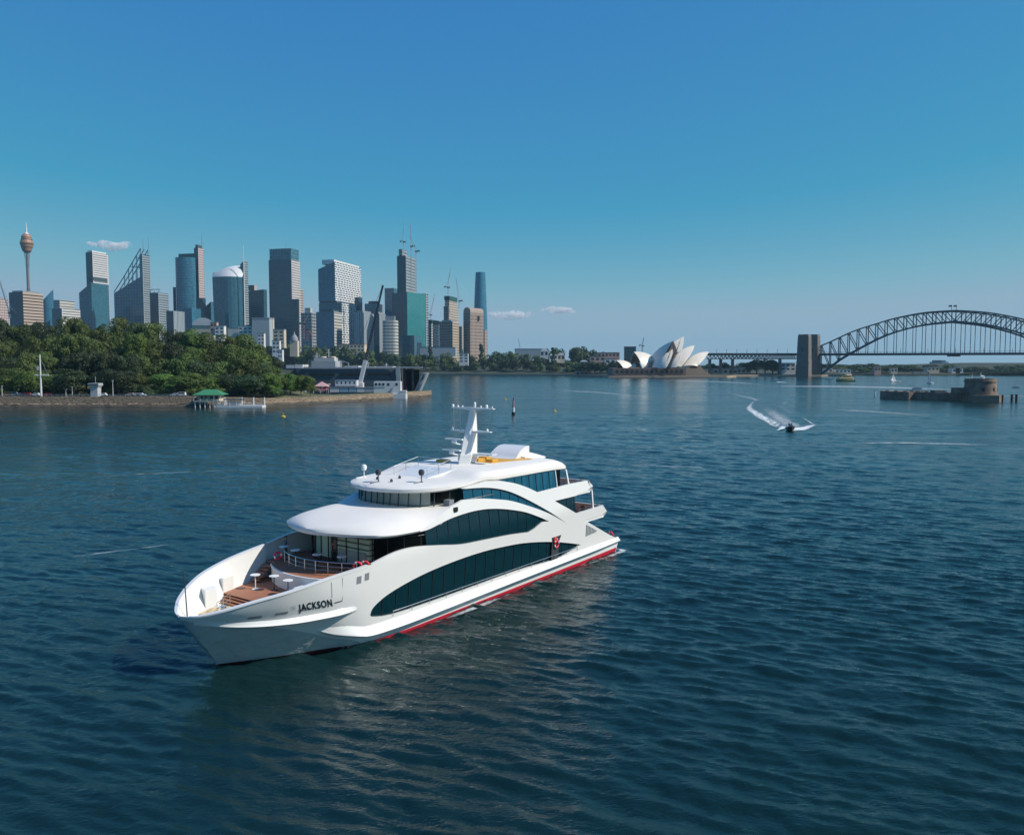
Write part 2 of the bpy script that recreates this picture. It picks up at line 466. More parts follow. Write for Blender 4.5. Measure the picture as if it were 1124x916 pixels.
def plate(mb, outer, holes, sg=1, off=0.0, step=0.5, mi=0, rim=0.0):
    """a sheet cut to the outline with holes, laid on the ship's side; rim gives its edges an inward return"""
    loops = [outer] + holes
    v2, ed = [], []
    for lp in loops:
        b = len(v2); n = len(lp)
        v2 += [Vector(p) for p in lp]; ed += [(b + i, b + (i + 1) % n) for i in range(n)]
    nb = len(v2)
    us = [p[0] for p in outer]; wsv = [p[1] for p in outer]
    u = min(us) + step / 2
    while u < max(us):
        w = min(wsv) + step / 2
        while w < max(wsv):
            if pt_in(outer, u, w) and not any(pt_in(h, u, w) for h in holes):
                if min((p.x - u) ** 2 + (p.y - w) ** 2 for p in v2[:nb]) > (step * 0.45) ** 2: v2.append(Vector((u, w)))
            w += step
        u += step
    r = geometry.delaunay_2d_cdt(v2, ed, [], 0, 1e-5)
    V, Fc = r[0], r[2]
    keep = []
    for f in Fc:
        cx = sum(V[i].x for i in f) / 3; cy = sum(V[i].y for i in f) / 3
        if pt_in(outer, cx, cy) and not any(pt_in(h, cx, cy) for h in holes): keep.append(tuple(f) if sg > 0 else tuple(f)[::-1])
    mb.add([SH(p.x, p.y, sg, off) for p in V], keep, mi)
    if rim:
        for lp in loops:
            n = len(lp)
            a = [SH(p[0], p[1], sg, off) for p in lp]; b = [SH(p[0], p[1], sg, off - rim) for p in lp]
            mb.add(a + b, [(i, (i + 1) % n, n + (i + 1) % n, n + i) for i in range(n)], mi)

# outlines of the side, read along the ship (u from the stem) and up (w from the water)
L2LOW = [(8.4, 5.89), (10.63, 6.3), (12.2, 6.4), (13.8, 6.3), (16.2, 5.96), (18.82, 5.56), (22, 5.38), (25.39, 5.2), (28.4, 4.93)]
L2UP = [(13.9, 7.37), (14.9, 7.40), (16.3, 7.62), (17.99, 7.86), (20.8, 7.97), (23.68, 7.73), (27.28, 6.98), (29.6, 6.2), (31.6, 5.42)]
L3LOW = [(19.3, 9.05), (21.6, 8.86), (23.81, 8.51), (26.22, 8.0), (30.01, 6.75), (32.5, 5.75), (34.9, 4.66)]
L3UP = [(19.42, 9.92), (22.78, 9.62), (25.82, 8.90), (29.05, 7.56), (32, 6.15), (34.9, 4.66)]
EYE = [(8.83, 2.20), (9.16, 2.77), (10.74, 3.45), (13.89, 4.02), (17.6, 4.33), (21.68, 4.42), (25.48, 4.25), (28, 4.02), (31.45, 3.5), (34.5, 2.88), (37.77, 2.09),
       (35.5, 1.72), (33.31, 1.5), (29, 1.66), (25.69, 1.72), (19.11, 1.66), (14.04, 1.66), (10.88, 1.72), (9.6, 1.88)]
EYE_C = smooth_curve(EYE[:11], 5)[:-1] + smooth_curve(EYE[10:], 3)[:-1] + smooth_curve([EYE[-1], (9.0, 2.03), EYE[0]], 3)[:-1]
l2low = smooth_curve(L2LOW, 5); l2up = smooth_curve(L2UP, 5); l3low = smooth_curve(L3LOW, 5); l3up = smooth_curve(L3UP, 5)
ARCH_FRONT = smooth_curve([(13.9, 7.52), (14.8, 7.66), (15.8, 8.02), (17.2, 8.55), (19.3, 9.05)], 4)
DOOR2 = [(32.2, 1.5)]
outer = []
outer += [(USEAM, w) for w in SEAMW[::-1]][:-1]                    # down the seam with the bow
outer += densify([(USEAM, -0.9), (44.9, -0.9), (45.3, 0.0), (45.72, 1.26), (45.1, 1.5), (43.73, 2.03), (38.3, 4.44), (41.55, 4.46), (42.67, 4.73), (41.79, 5.50), (36.55, 5.42),
                  (32.71, 7.17), (36.52, 7.16), (38.75, 7.41), (40.01, 7.72), (39.24, 8.36), (35.6, 8.42), (30.01, 8.33)], 0.6, closed=False)
outer += smooth_curve([(30.01, 8.33), (28.4, 8.98), (26.6, 9.55), (24.4, 10.03)], 5)[1:]
outer += densify([(24.4, 10.03), (22.65, 10.2), (19.32, 9.97)], 0.6, closed=False)[1:]
outer += l3up[1:]
outer += l3low[::-1][1:]
outer += ARCH_FRONT[::-1][1:]
outer += l2up
outer += [(30.6, 5.52), (29.2, 5.08)]
outer += l2low[::-1][:-1]
# ---- hull: the flared bow is lofted, the side aft of it is the cut sheet
def bow_grid(sg, off=0.0, w0=None, nq=44):
    rows = []
    for k in range(23):
        row = []
        for j in range(nq + 1):
            q = (j / nq) ** 1.9
            # height follows the same share of the sheer at each station
            s = k / 22
            u = USEAM
            wref = SEAMW[k]
            uu = None
            ust = stemu_(-0.9 + (sheerw_(-2.4) + 0.9) * s)
            u = ust + (USEAM - ust) * q
            w = -0.9 + (sheerw_(u) + 0.9) * s
            x = max(u - stemu_(w), 0.0) if j else 0.0
            v = 0.0 if j == 0 else HB(u, w)
            row.append((u, -sg * max(v + off, 0.0), w))
        rows.append(row)
    return rows
hb = MB()
for sg in (1, -1):
    hb.sheet(bow_grid(sg), 0, flip=(sg < 0))
    plate(hb, outer, [EYE_C], sg, 0.0, 0.55)
# transom and bottom
tr = []
for w in (-0.9, 0.0, 0.7, 1.26):
    u = {-0.9: 44.9, 0.0: 45.3, 0.7: 45.5, 1.26: 45.72}[w]
    h = HB(u, w); tr.append([(u, -h + 2 * h * k / 8, w) for k in range(9)])
hb.sheet(tr)
def hull_finish():
    """white topsides; below the chine of the bow a brighter, mirror-like finish, told apart by a per-vertex height above the chine"""
    m = mat('white_hull_with_mirror_forefoot', (0.77, 0.755, 0.73), 0.2, var=0.025, vscale=0.35, coat=0.35)
    nt = m.node_tree; N = nt.nodes; L = nt.links; b = N['Principled BSDF']
    b2 = N.new('ShaderNodeBsdfPrincipled'); b2.inputs['Base Color'].default_value = (0.77, 0.78, 0.78, 1); b2.inputs['Metallic'].default_value = 0.38; b2.inputs['Roughness'].default_value = 0.05  # mirror gloss added to imitate mottled light off the water
    b2.inputs['Coat Weight'].default_value = 1.0; b2.inputs['Coat Roughness'].default_value = 0.02
    tc = N.new('ShaderNodeTexCoord'); fn = N.new('ShaderNodeTexNoise'); fn.inputs['Scale'].default_value = 0.9; fn.inputs['Detail'].default_value = 3; L.new(tc.outputs['Object'], fn.inputs['Vector'])
    fb = N.new('ShaderNodeBump'); fb.inputs['Distance'].default_value = 0.16; L.new(fn.outputs['Fac'], fb.inputs['Height']); L.new(fb.outputs[0], b2.inputs['Normal']); L.new(fb.outputs[0], b2.inputs['Coat Normal'])
    a_ = N.new('ShaderNodeAttribute'); a_.attribute_name = 'chine'
    r = N.new('ShaderNodeMapRange'); r.inputs['From Min'].default_value = -0.03; r.inputs['From Max'].default_value = 0.03; r.inputs['To Min'].default_value = 1; r.inputs['To Max'].default_value = 0
    L.new(a_.outputs['Fac'], r.inputs['Value']); mx = N.new('ShaderNodeMixShader'); L.new(r.outputs[0], mx.inputs[0]); L.new(b.outputs[0], mx.inputs[1]); L.new(b2.outputs[0], mx.inputs[2])
    L.new(mx.outputs[0], N['Material Output'].inputs['Surface']); return m
hull = hb.build('hull', [hull_finish()], ship, smooth=True, weld=0.004, angle=28)
chine_w = pchip([-2.7, -1.4, 1.9, 4.65, 6.04, 8.6, 9.5], [3.75, 3.55, 2.72, 1.7, 1.1, 0.08, -1.5])
_a = hull.data.attributes.new('chine', 'FLOAT', 'POINT'); _a.data.foreach_set('value', [v.co.z - (chine_w(v.co.x) if v.co.x < 9.5 else -2.0) for v in hull.data.vertices])
# edge returns of the side (gives the window openings their depth)
rb = MB()
for sg in (1, -1):
    for lp in ([EYE_C], ):
        for l in lp:
            n = len(l); a = [SH(p[0], p[1], sg, 0.002) for p in l]; b = [SH(p[0], p[1], sg, -0.22) for p in l]
            rb.add(a + b, [(i, (i + 1) % n, n + (i + 1) % n, n + i) for i in range(n)])
    l = outer[len(SEAMW) - 1:]
    a = [SH(p[0], p[1], sg, 0.0) for p in l]; b = [SH(p[0], p[1], sg, -0.22) for p in l]; n = len(l)
    rb.add(a + b, [(i, i + 1, n + i + 1, n + i) for i in range(n - 1)])
rb.build('opening_return', [W_HULL], ship)
# ---- spray rails: ledges with a sloped top and an undercut below that shades the side
def rail(name, us, wf, df, hf, sg):
    rows = []
    for u in us:
        w, d, h = wf(u), df(u), hf(u)
        rows.append([SH(u, w + h, sg, -0.02), SH(u, w + h * 0.55, sg, d * 0.42), SH(u, w + h * 0.16, sg, d * 0.9), SH(u, w + 0.05, sg, d), SH(u, w, sg, d * 0.96), SH(u, w - 0.10, sg, d * 0.45), SH(u, w - 0.16, sg, -0.03)])
    m = MB(); m.sheet(rows, flip=(sg < 0))
    m.build(name, [W_HULL], hull, smooth=True, angle=50)
railA_w = pchip([-2.2, 0, 2, 4, 7.6], [3.50, 3.05, 2.86, 2.78, 2.86])
railA_d = pchip([-2.2, -0.6, 1.5, 4.5, 6.5, 7.6], [0.0, 0.22, 0.42, 0.5, 0.32, 0.0])
railB_w = pchip([5.2, 6.1, 7.5, 8.7, 12, 26, 45.6], [1.75, 1.32, 0.95, 0.70, 0.74, 0.93, 1.13])
railB_d = pchip([5.2, 6.3, 8, 12, 40, 45.6], [0.0, 0.34, 0.5, 0.5, 0.45, 0.3])
for sg in (1, -1):
    rail('spray_rail', np.linspace(-2.2, 7.6, 36), railA_w, railA_d, lambda u: 0.40, sg)
    rail('rubbing_rail', np.linspace(5.2, 45.6, 90), railB_w, railB_d, pchip([5.2, 7, 10, 45.6], [0.3, 0.75, 0.72, 0.42]), sg)
    m = MB()
    redtop = pchip([-1, 8.2, 9.0, 26, 43.6, 45.4], [0.10, 0.12, 0.15, 0.22, 0.40, 0.45])
    uu = np.linspace(0.05, 45.3, 110)
    m.sheet([[SH(u, w0 + (redtop(u) - w0) * k / 3, sg, 0.012) for k in range(4)] for u in uu for w0 in (-0.5,)], flip=(sg < 0))
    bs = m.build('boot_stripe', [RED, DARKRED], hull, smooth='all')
    for p in bs.data.polygons: p.material_index = 1 if p.center.x < 7.6 else 0  # the bow part of the stripe takes a darker red
# bow bulwark: inner skin and cap rail
inner = MB(); cap = MB()
DKL, DKW, DKT = 3.45, 2.95, 4.72        # fore deck, bow well, terrace
for sg in (1, -1):
    rows = []; caprow = []
    for j in range(41):
        q = (j / 40) ** 2.0
        u = -2.62 + (USEAM + 2.62) * q
        ins = 0.30
        top = sheerw_(u)
        ho = HB(u, top)
        col = []
        for k in range(9):
            w = 2.6 + (top - 2.6) * k / 8
            wl_ = max(w, 0)
            uu = max(u, stemu_(w) + 0.34)
            col.append((uu, -sg * max(HB(uu, w) - ins, 0.0), w))
        rows.append(col)
        a = (u, -sg * ho, top)
        caprow.append([(a[0], a[1] - sg * 0.02, top - 0.05), (a[0], a[1] - sg * 0.02, top + 0.045), ((col[-1][0]), col[-1][1] + sg * 0.02, top + 0.045), (col[-1][0], col[-1][1] + sg * 0.02, top - 0.05)])
    inner.sheet(rows, flip=(sg > 0)); cap.sheet(caprow, flip=(sg < 0))
    # after ends of the bulwark: a slanted wing on each side of the terrace
    e = [(USEAM, sheerw_(USEAM)), (9.4, 6.02), (9.0, 5.4), (8.6, 4.6), (USEAM, 4.0)]
inner.build('bulwark_lining', [W_DECK], hull, smooth=True, weld=0.01, angle=50)
cap.build('cap_rail', [W_HULL], hull, smooth=True, angle=50)
# decks: outline follows the lining
def deck(name, u0, u1, w, m, th=0.06, ins=0.33, front=None, n=24, parent=None, hole=None):
    mb = MB(); L_, R_ = [], []
    for k in range(n + 1):
        u = u0 + (u1 - u0) * k / n
        h = HB(u, w) - ins
        L_.append((u, -h)); R_.append((u, h))
    poly = L_ + R_[::-1]
    mb.prism(poly, w - th, w)
    return mb.build(name, [m], parent or ship)
deck('bow_well_deck', -1.1, 4.2, DKW, W_DECK)
deck('fore_deck', 3.5, 11.6, DKL, TEAK)
st = MB()
for k, (u, w) in enumerate(((3.30, 3.32), (3.02, 3.2), (2.74, 3.08))):
    st.box(u, u + 0.32, -HB(u, w) + 1.3, HB(u, w) - 0.45, w - 0.05, w)
st.build('bow_step', [TEAK], ship, bevel=0.01)
# white lockers inside the bow on the far side, and the cream anchor mat
lk = MB(); lk.prism([(1.15, 2.75), (2.1, 2.75), (2.45, 3.75), (1.45, 3.75)], DKW, 4.35); lk.build('bow_locker', [W_DECK], ship, bevel=0.04)
lk2 = MB(); lk2.prism([(3.5, 4.05), (4.6, 4.35), (4.6, 4.78), (3.5, 4.42)], DKW, 4.5); lk2.build('bow_locker', [W_DECK], ship, bevel=0.03)
am = MB(); am.prism([(0.1, -2.3), (2.3, -3.0), (2.5, 1.9), (1.4, 2.6), (0.2, 2.1)], DKW + 0.005, DKW + 0.16); am.build('anchor_mat', [CREAM], ship, bevel=0.05)
wd = MB(); wd.lathe([(0.28, 0), (0.28, 0.1), (0.16, 0.16), (0.16, 0.45), (0.24, 0.52), (0.24, 0.62), (0.02, 0.64)], P(0.9, -0.4, DKW + 0.15), 14); wd.build('anchor_windlass', [STEEL], ship, smooth=True)
for a, b in (((1.0, -1.2), (2.9, -2.4)), ((1.4, 1.2), (2.6, 1.6))):
    gr = MB()
    for h in (0.45, 0.85): gr.tube([P(a[0], a[1], DKW + h), P(b[0], b[1], DKW + h)], 0.022, 6)
    for t in (0, .5, 1): gr.tube([P(a[0] + (b[0] - a[0]) * t, a[1] + (b[1] - a[1]) * t, DKW), P(a[0] + (b[0] - a[0]) * t, a[1] + (b[1] - a[1]) * t, DKW + 0.86)], 0.022, 6)
    gr.build('bow_handrail', [STEEL], ship)
jp = MB(); jp.tube([P(-1.25, -1.15, DKW), P(-1.4, -1.2, 6.35)], [0.05, 0.03], 8); jp.build('jackstaff', [DGREY], ship)
# terrace with a curved front, its steps to the fore deck on both sides
TR = [(6.62 + (1 - math.cos(a)) * 7.6, 7.6 * math.sin(a)) for a in np.linspace(-R(34), R(34), 25)]
tp = [(u, -v) for u, v in TR] + [(12.2, -5.15), (16, -5.2), (16, 5.2), (12.2, 5.15)]
m = MB(); m.prism(tp, DKT - 0.07, DKT); m.build('terrace_deck', [TEAK], ship)
m = MB(); ar = [(u, -v) for u, v in TR]
inn = [(u + 0.16, v) for u, v in ar]
m.sheet([[(p[0], p[1], w) for p in ar] for w in (DKL, DKT - 0.075)], flip=True)
m.sheet([[(p[0] - 0.09, p[1], DKT - 0.16) for p in ar], [(p[0] - 0.09, p[1], DKT - 0.02) for p in ar], [(p[0], p[1], DKT + 0.005) for p in ar]], flip=True)
m.build('terrace_fascia', [W_DECK], ship, smooth=True)
for sg in (1, -1):
    m = MB()
    for k in range(5):
        w = DKL + (DKT - DKL) * (k + 1) / 6; u = 6.55 + k * 0.30
        y0, y1 = -sg * 4.2, -sg * (HB(u, w) - 0.4)
        m.box(u, u + 0.36, min(y0, y1), max(y0, y1), w - 0.05, w)
    m.build('terrace_steps', [TEAK], ship)
    m = MB(); m.prism([(USEAM - 0.1, -sg * 4.25), (USEAM - 0.1, -sg * 5.5), (12.3, -sg * 5.5), (12.3, -sg * 4.25)][::sg], DKT - 0.067, DKT + 0.004); m.build('side_deck', [TEAK], ship)
m = MB()
RL = [(u + 1.0, v * 0.97) for u, v in TR]
for w in (0.36, 0.66): m.tube([P(u, v, DKT + w) for u, v in RL], 0.018, 6)
m.tube([P(u, v, DKT + 0.98) for u, v in RL], 0.034, 6)
for i in range(0, 25, 3): m.tube([P(RL[i][0], RL[i][1], DKT), P(RL[i][0], RL[i][1], DKT + 0.98)], 0.028, 6)
trail = m.build('terrace_railing', [STEEL], ship)
def ring(name, c, r, axis, parent, rot=0.0):
    mb = MB(); n, k2 = 18, 8; vs_, fs = [], []
    ax = Vector(axis).normalized(); a = ax.orthogonal().normalized(); b = ax.cross(a)
    for i in range(n):
        t = 2 * math.pi * i / n; d = a * math.cos(t) + b * math.sin(t)
        for j in range(k2):
            s = 2 * math.pi * j / k2
            vs_.append(Vector(c) + d * (r + 0.085 * math.cos(s)) + ax * (0.085 * math.sin(s)))
    for i in range(n):
        for j in range(k2):
            fs.append((i * k2 + j, ((i + 1) % n) * k2 + j, ((i + 1) % n) * k2 + (j + 1) % k2, i * k2 + (j + 1) % k2))
    mi = [1 if (i % 9) in (0, 1) else 0 for i in range(n) for j in range(k2)]
    mb.add(vs_, fs); mb.m = mi
    return mb.build(name, [RING_RED, W_TRIM], parent, smooth='all')
ring('life_ring', P(9.35, 3.75, DKT + 0.62), 0.30, (1, 0.6, 0), trail)
ring('life_ring', P(9.85, 4.0, DKT + 0.62), 0.30, (1, 0.6, 0), trail)
ring('life_ring', P(8.15, -3.7, DKT + 0.62), 0.26, (0.5, 0.9, 0), trail)
# ---- saloon front: clear glazing on a curve under the big roof, mullions, things inside
SAL = smooth_curve([(14.6, -5.55), (12.6, -4.75), (11.3, -3.3), (10.65, -1.6), (10.5, 0), (10.65, 1.6), (11.3, 3.3), (12.6, 4.75), (14.6, 5.55)], 5)
m = MB(); m.sheet([[P(u, v, w) for u, v in SAL] for w in (DKT, 7.62)], flip=True)
sg_ = m.build('saloon_glazing', [GLASS_C], ship, smooth='all')
m = MB()
for i in range(0, len(SAL), 3):
    u, v = SAL[i]; m.tube([P(u - 0.02, v, DKT), P(u - 0.02, v, 7.55)], 0.055, 6)
m.tube([P(u - .02, v, DKT + 0.09) for u, v in SAL], 0.09, 6)
m.tube([P(u - .02, v, 7.0) for u, v in SAL], 0.05, 6)
m.build('mullion', [BLACK], sg_)
m = MB(); m.prism([(13.4, -5.0), (31, -5.2), (31, 5.2), (13.4, 5.0)], DKT + 0.004, DKT + 0.02); m.build('saloon_floor', [mat('dark_brown_carpet', (0.06, 0.035, 0.025), 0.9)], ship)
m = MB(); m.box(17.6, 17.8, -5.0, 5.0, DKT + .02, 7.6); m.build('saloon_bulkhead', [INNER], ship)
for (u0, v0, v1, z1) in ((11.75, -3.55, -2.5, 7.1), (11.15, -2.2, -1.15, 7.05)):
    m = MB(); m.box(u0, u0 + 0.1, -v1, -v0, DKT + .25, z1); m.build('saloon_partition', [PALEGREEN], ship)
m = MB()
for k in range(4): m.box(11.35, 11.8, -2.9, 0.7, DKT + 0.5 + k * 0.42, DKT + 0.78 + k * 0.42)
m.build('bar_shelf', [PALEGREEN], ship)
m = MB(); m.box(11.2, 11.5, -2.6, 0.4, DKT + .02, DKT + 1.05); m.build('bar_counter', [LGREY], ship, bevel=0.03)
# ---- side glazing behind the openings
def strip_glass(name, lo, hi, gm, sg, off=-0.16, bay=1.5, mm=None):
    """glazing between a lower and an upper edge (u -> w), set in from the side; mullions are its child"""
    us = np.linspace(lo[0][0], lo[-1][0], 60)
    def ev(c, u): return float(np.interp(u, [p[0] for p in c], [p[1] for p in c]))
    m = MB(); rows = []
    for u in us:
        a, b = ev(lo, u), ev(hi, u)
        rows.append([SH(u, a + (b - a) * k / 6, sg, off) for k in range(7)])
    m.sheet(rows, flip=(sg < 0))
    g = m.build(name, [gm], ship, smooth='all')
    m = MB(); u = us[0] + bay
    while u < us[-1] - 0.3:
        a, b = ev(lo, u), ev(hi, u)
        if b - a > 0.3: m.tube([SH(u, a, sg, off + 0.02), SH(u, (a + b) / 2, sg, off + 0.02), SH(u, b, sg, off + 0.02)], 0.028, 5)
        u += bay
    m.build('mullion', [mm or BLACK], g)
    return g
for sg in (1, -1):
    lo = [(p[0], p[1] - 0.25) for p in smooth_curve(EYE[10:][::-1] , 3)]
    lo = [(8.7, 2.0)] + sorted([(p[0], p[1] - 0.25) for p in EYE_C if p[1] <= np.interp(p[0], [8.8, 37.8], [2.2, 2.1]) + 0.02 and p[0] > 9.2 and p[0] < 37.7]) + [(37.95, 2.0)]
    hi = [(8.7, 2.3)] + [(p[0], p[1] + 0.25) for p in smooth_curve(EYE[:11], 4)] + [(37.95, 2.2)]
    strip_glass('main_deck_window', lo, hi, GLASS, sg, bay=1.35)
    strip_glass('saloon_side_window', [(14.6, 5.6), (20, 5.0), (31.5, 4.6)], [(14.6, 7.62), (18, 8.1), (24, 8.1), (28, 7.1), (31.5, 5.9)], GLASS, sg, bay=1.35)
    strip_glass('upper_deck_window', [(19.6, 8.7), (24, 8.3), (26.4, 7.85), (30, 6.55), (34.8, 4.45)], [(19.6, 10.0), (23, 9.8), (26, 9.1), (29.1, 7.8), (34.8, 4.95)], GLASS_B, sg, bay=1.25)
    strip_glass('sky_lounge_window', [(24.6, 9.8), (30.0, 8.2), (33.45, 8.2)], [(24.6, 10.02), (30, 9.98), (33.45, 9.92)], GLASS_B, sg, -0.12, bay=1.1)
    strip_glass('aft_lounge_window', [(32.3, 7.1), (34.6, 6.1), (36.5, 5.2)], [(32.3, 7.25), (34.6, 7.25), (36.5, 7.25)], GLASS, sg, -0.14, bay=1.3)
    strip_glass('wind_screen', [(33.5, 8.25), (35.45, 8.25)], [(33.5, 9.92), (35.3, 9.8)], GLASS_C, sg, -0.12, bay=3, mm=W_TRIM)
    m = MB(); m.beam(SH(33.47, 8.2, sg, -0.08), SH(33.42, 9.95, sg, -0.08), 0.10, 0.10); m.beam(SH(35.55, 8.3, sg, -0.08), SH(35.3, 9.85, sg, -0.08), 0.2, 0.14); m.build('screen_post', [W_TRIM], ship)
    # pale curtains behind the sky lounge glass
    m = MB()
    for k, u in enumerate((28.6, 29.7, 30.9, 32.0, 33.0)):
        lo_ = max(8.35, np.interp(u, [24.6, 30], [9.9, 8.4]))
        pts = [SH(u + 0.045 * t, lo_, sg, -0.45 - 0.06 * (t % 2)) for t in range(-5, 6)]
        m.sheet([[(p[0], p[1], w) for p in pts] for w in (lo_, 9.8)])
    m.build('curtain', [LGREY], ship, smooth=True)
# dark cores so that no daylight runs through the decks
m = MB(); m.box(11.2, 37.5, -5.05, 5.05, 0.4, 4.55); m.build('main_deck_core', [INNER], ship)
m = MB(); m.box(18.2, 36.3, -4.9, 4.9, 4.75, 7.3); m.build('saloon_core', [INNER], ship)
m = MB(); m.box(19.6, 33.3, -4.2, 4.2, 7.75, 9.9); m.build('upper_deck_core', [INNER], ship)
# ---- the big roof over the saloon
domeb = pchip([7.85, 7.9, 8.1, 8.65, 9.3, 10.3, 11.5, 13], [0, .5, 1.35, 2.75, 4.0, 5.15, 5.62, 5.72])
edge_w = lambda u: float(np.interp(u, [p[0] for p in ARCH_FRONT], [p[1] for p in ARCH_FRONT])) if u > 13.9 else float(np.interp(u, [7.85, 10.2, 13.9], [7.74, 7.62, 7.52]))
us = list(7.85 + (10.2 - 7.85) * np.linspace(0, 1, 14) ** 1.7) + list(np.linspace(10.45, 19.3, 36)) + [21, 23.5]
m = MB(); rows = []; lip = []
crown = pchip([7.85, 8.3, 9, 10, 11.2, 12.4, 14, 17, 24], [7.93, 8.10, 8.27, 8.43, 8.55, 8.63, 8.68, 8.66, 8.5])
flat = pchip([7.85, 10, 12, 14, 24], [3.0, 3.4, 4.0, 4.8, 5])
for u in us:
    ew = edge_w(min(u, 19.3))
    b = min(domeb(u), HB(u, ew)) if u < 13 else HB(u, ew)
    cw = crown(u); row = []
    for k in range(-18, 19):
        t = abs(k) / 18; t = 1 - (1 - t) ** 1.35
        sgn = 1 if k >= 0 else -1
        z = ew + (cw - ew) * (1 - t ** flat(u)) if ew < cw else cw + (ew - cw) * (max(t - 0.86, 0) / 0.14) ** 1.2
        row.append(P(u, sgn * t * b, z))
    rows.append(row)
m.sheet(rows)
us2 = [u for u in us if u < 14.3]
edge = [rows[i][0] for i in range(len(us2))][::-1] + [rows[i][-1] for i in range(1, len(us2))]
def lower(p, dz, k=1.0): return (p[0] + (0.0 if p[0] > 10 else 0.05), p[1] * k, p[2] - dz)
m.sheet([edge, [lower(p, 0.07, 1.004) for p in edge], [lower(p, 0.2, 0.985) for p in edge], [(p[0] + 0.35, p[1] * 0.9, 7.44) for p in edge]], flip=False)
so = [(p[0] + 0.35, p[1] * 0.9, 7.44) for p in edge]
nh = len(so) // 2
m.sheet([[so[nh - i] for i in range(nh + 1)], [so[nh + i] for i in range(nh + 1)]])
m.build('saloon_roof', [W_ROOF], ship, smooth=True, weld=0.003, angle=38)
m = MB()
for u, v in ((9.2, -2.4), (9.0, -0.4), (9.1, 1.6), (9.9, 3.7), (13.0, 5.35)):
    m.lathe([(0.16, 0), (0.2, -0.1), (0.17, -0.22), (0.03, -0.27)], P(u + .3, v, 7.47), 10)
m.build('soffit_lamp', [MGREY], ship, smooth=True)
# ---- wheelhouse glazing with pale blinds
WH = smooth_curve([(22.5, -4.95), (19.2, -4.75), (17.0, -3.95), (16.0, -2.6), (15.65, -1.2), (15.6, 0), (15.65, 1.2), (16.0, 2.6), (17.0, 3.95), (19.2, 4.75), (22.5, 4.95)], 5)
m = MB(); m.sheet([[P(u + (0.12 if w > 9 else 0), v, w) for u, v in WH] for w in (8.3, 10.2)], flip=True); wg = m.build('wheelhouse_glazing', [GLASS_C], ship, smooth='all')
m = MB()
for i in range(2, len(WH) - 1, 3): m.tube([P(WH[i][0] - .03, WH[i][1], 8.3), P(WH[i][0] + .09, WH[i][1], 10.1)], 0.06, 6)
m.tube([P(u - .03, v, 8.44) for u, v in WH], 0.10, 6)
m.build('mullion', [DGREY], wg)
m = MB()
for i in range(10, 40, 3):
    if i + 3 >= len(WH): break
    a, b = WH[i], WH[i + 3]
    q = [(a[0] + 0.28, a[1] * 0.965), (b[0] + 0.28, b[1] * 0.965)]
    m.sheet([[P(u, v, w) for u, v in q] for w in (8.75, 10.1)])
m.build('window_blind', [LGREY], ship)
m = MB(); m.box(19.2, 19.5, -4.3, 4.3, 8.4, 10.1); m.build('wheelhouse_bulkhead', [INNER], ship)
# ---- top roof: rounded lobe forward, bevelled sides aft
roofb = pchip([14.3, 14.35, 14.55, 15.2, 16.0, 17.0, 18.5, 20, 24, 34.6, 35.65], [0, .55, 1.45, 3.05, 4.0, 4.65, 5.1, 5.27, 5.40, 5.30, 5.15])
lowe = pchip([14.3, 17, 19.3, 22.65, 24.4, 33.3, 35.7], [9.92, 9.88, 9.95, 10.2, 10.06, 9.93, 9.80])
topw = pchip([14.3, 15, 16.5, 20.6, 22.7, 24, 34.2, 35.7], [10.17, 10.33, 10.42, 10.48, 10.98, 11.0, 10.92, 10.55])
us = list(14.3 + 3.7 * np.linspace(0, 1, 16) ** 1.9) + list(np.linspace(18.4, 35.0, 46)) + [35.4, 35.7]
m = MB(); rows = []
for u in us:
    b, lw, tw = roofb(u), lowe(u), topw(u)
    q = [(b * 0.9, lw - 0.02), (b - 0.10 * min(1, b), lw), (b, lw + 0.10), (b - 0.04 * min(1, b), lw + min(.36, (tw - lw) * .6))]
    fwd = min(max((u - 19) / 4, 0), 1)
    shoulder = 1.0 * min(1, b / 3)
    q += [(b - 0.45 * shoulder, lw + (tw - lw) * 0.85), (b - shoulder, tw - 0.03), (b * 0.55, tw + 0.02), (0.0, tw + 0.04)]
    rows.append([P(u, -v, w) for v, w in q] + [P(u, v, w) for v, w in q[::-1][1:]])
m.sheet(rows)
m.add(rows[-1], [tuple(range(len(rows[-1])))])
m.sheet([[r[0] for r in rows], [r[-1] for r in rows]])
m.build('top_roof', [W_ROOF], ship, smooth=True, weld=0.003, angle=30)
# seats and teak set into the top deck
m = MB()
for (u, v, du, dv, h) in ((25.6, -1.9, 0.9, 1.0, .24), (27.9, 0.5, 1.0, 0.7, .28), (28.3, 1.7, 0.9, 0.8, .26), (29.3, 0.1, 0.7, 1.0, .3)): m.box(u - du / 2, u + du / 2, -v - dv / 2, -v + dv / 2, 11.0, 11.03 + h)
m.build('deck_seat', [AMBER], ship, bevel=0.05)
m = MB(); m.prism([(27.4, -2.3), (32.6, -3.3), (32.6, -2.3), (30.9, -1.9), (30.9, 1.2), (27.4, 1.2)], 11.0, 11.052); m.build('sun_deck', [AMBER], ship)
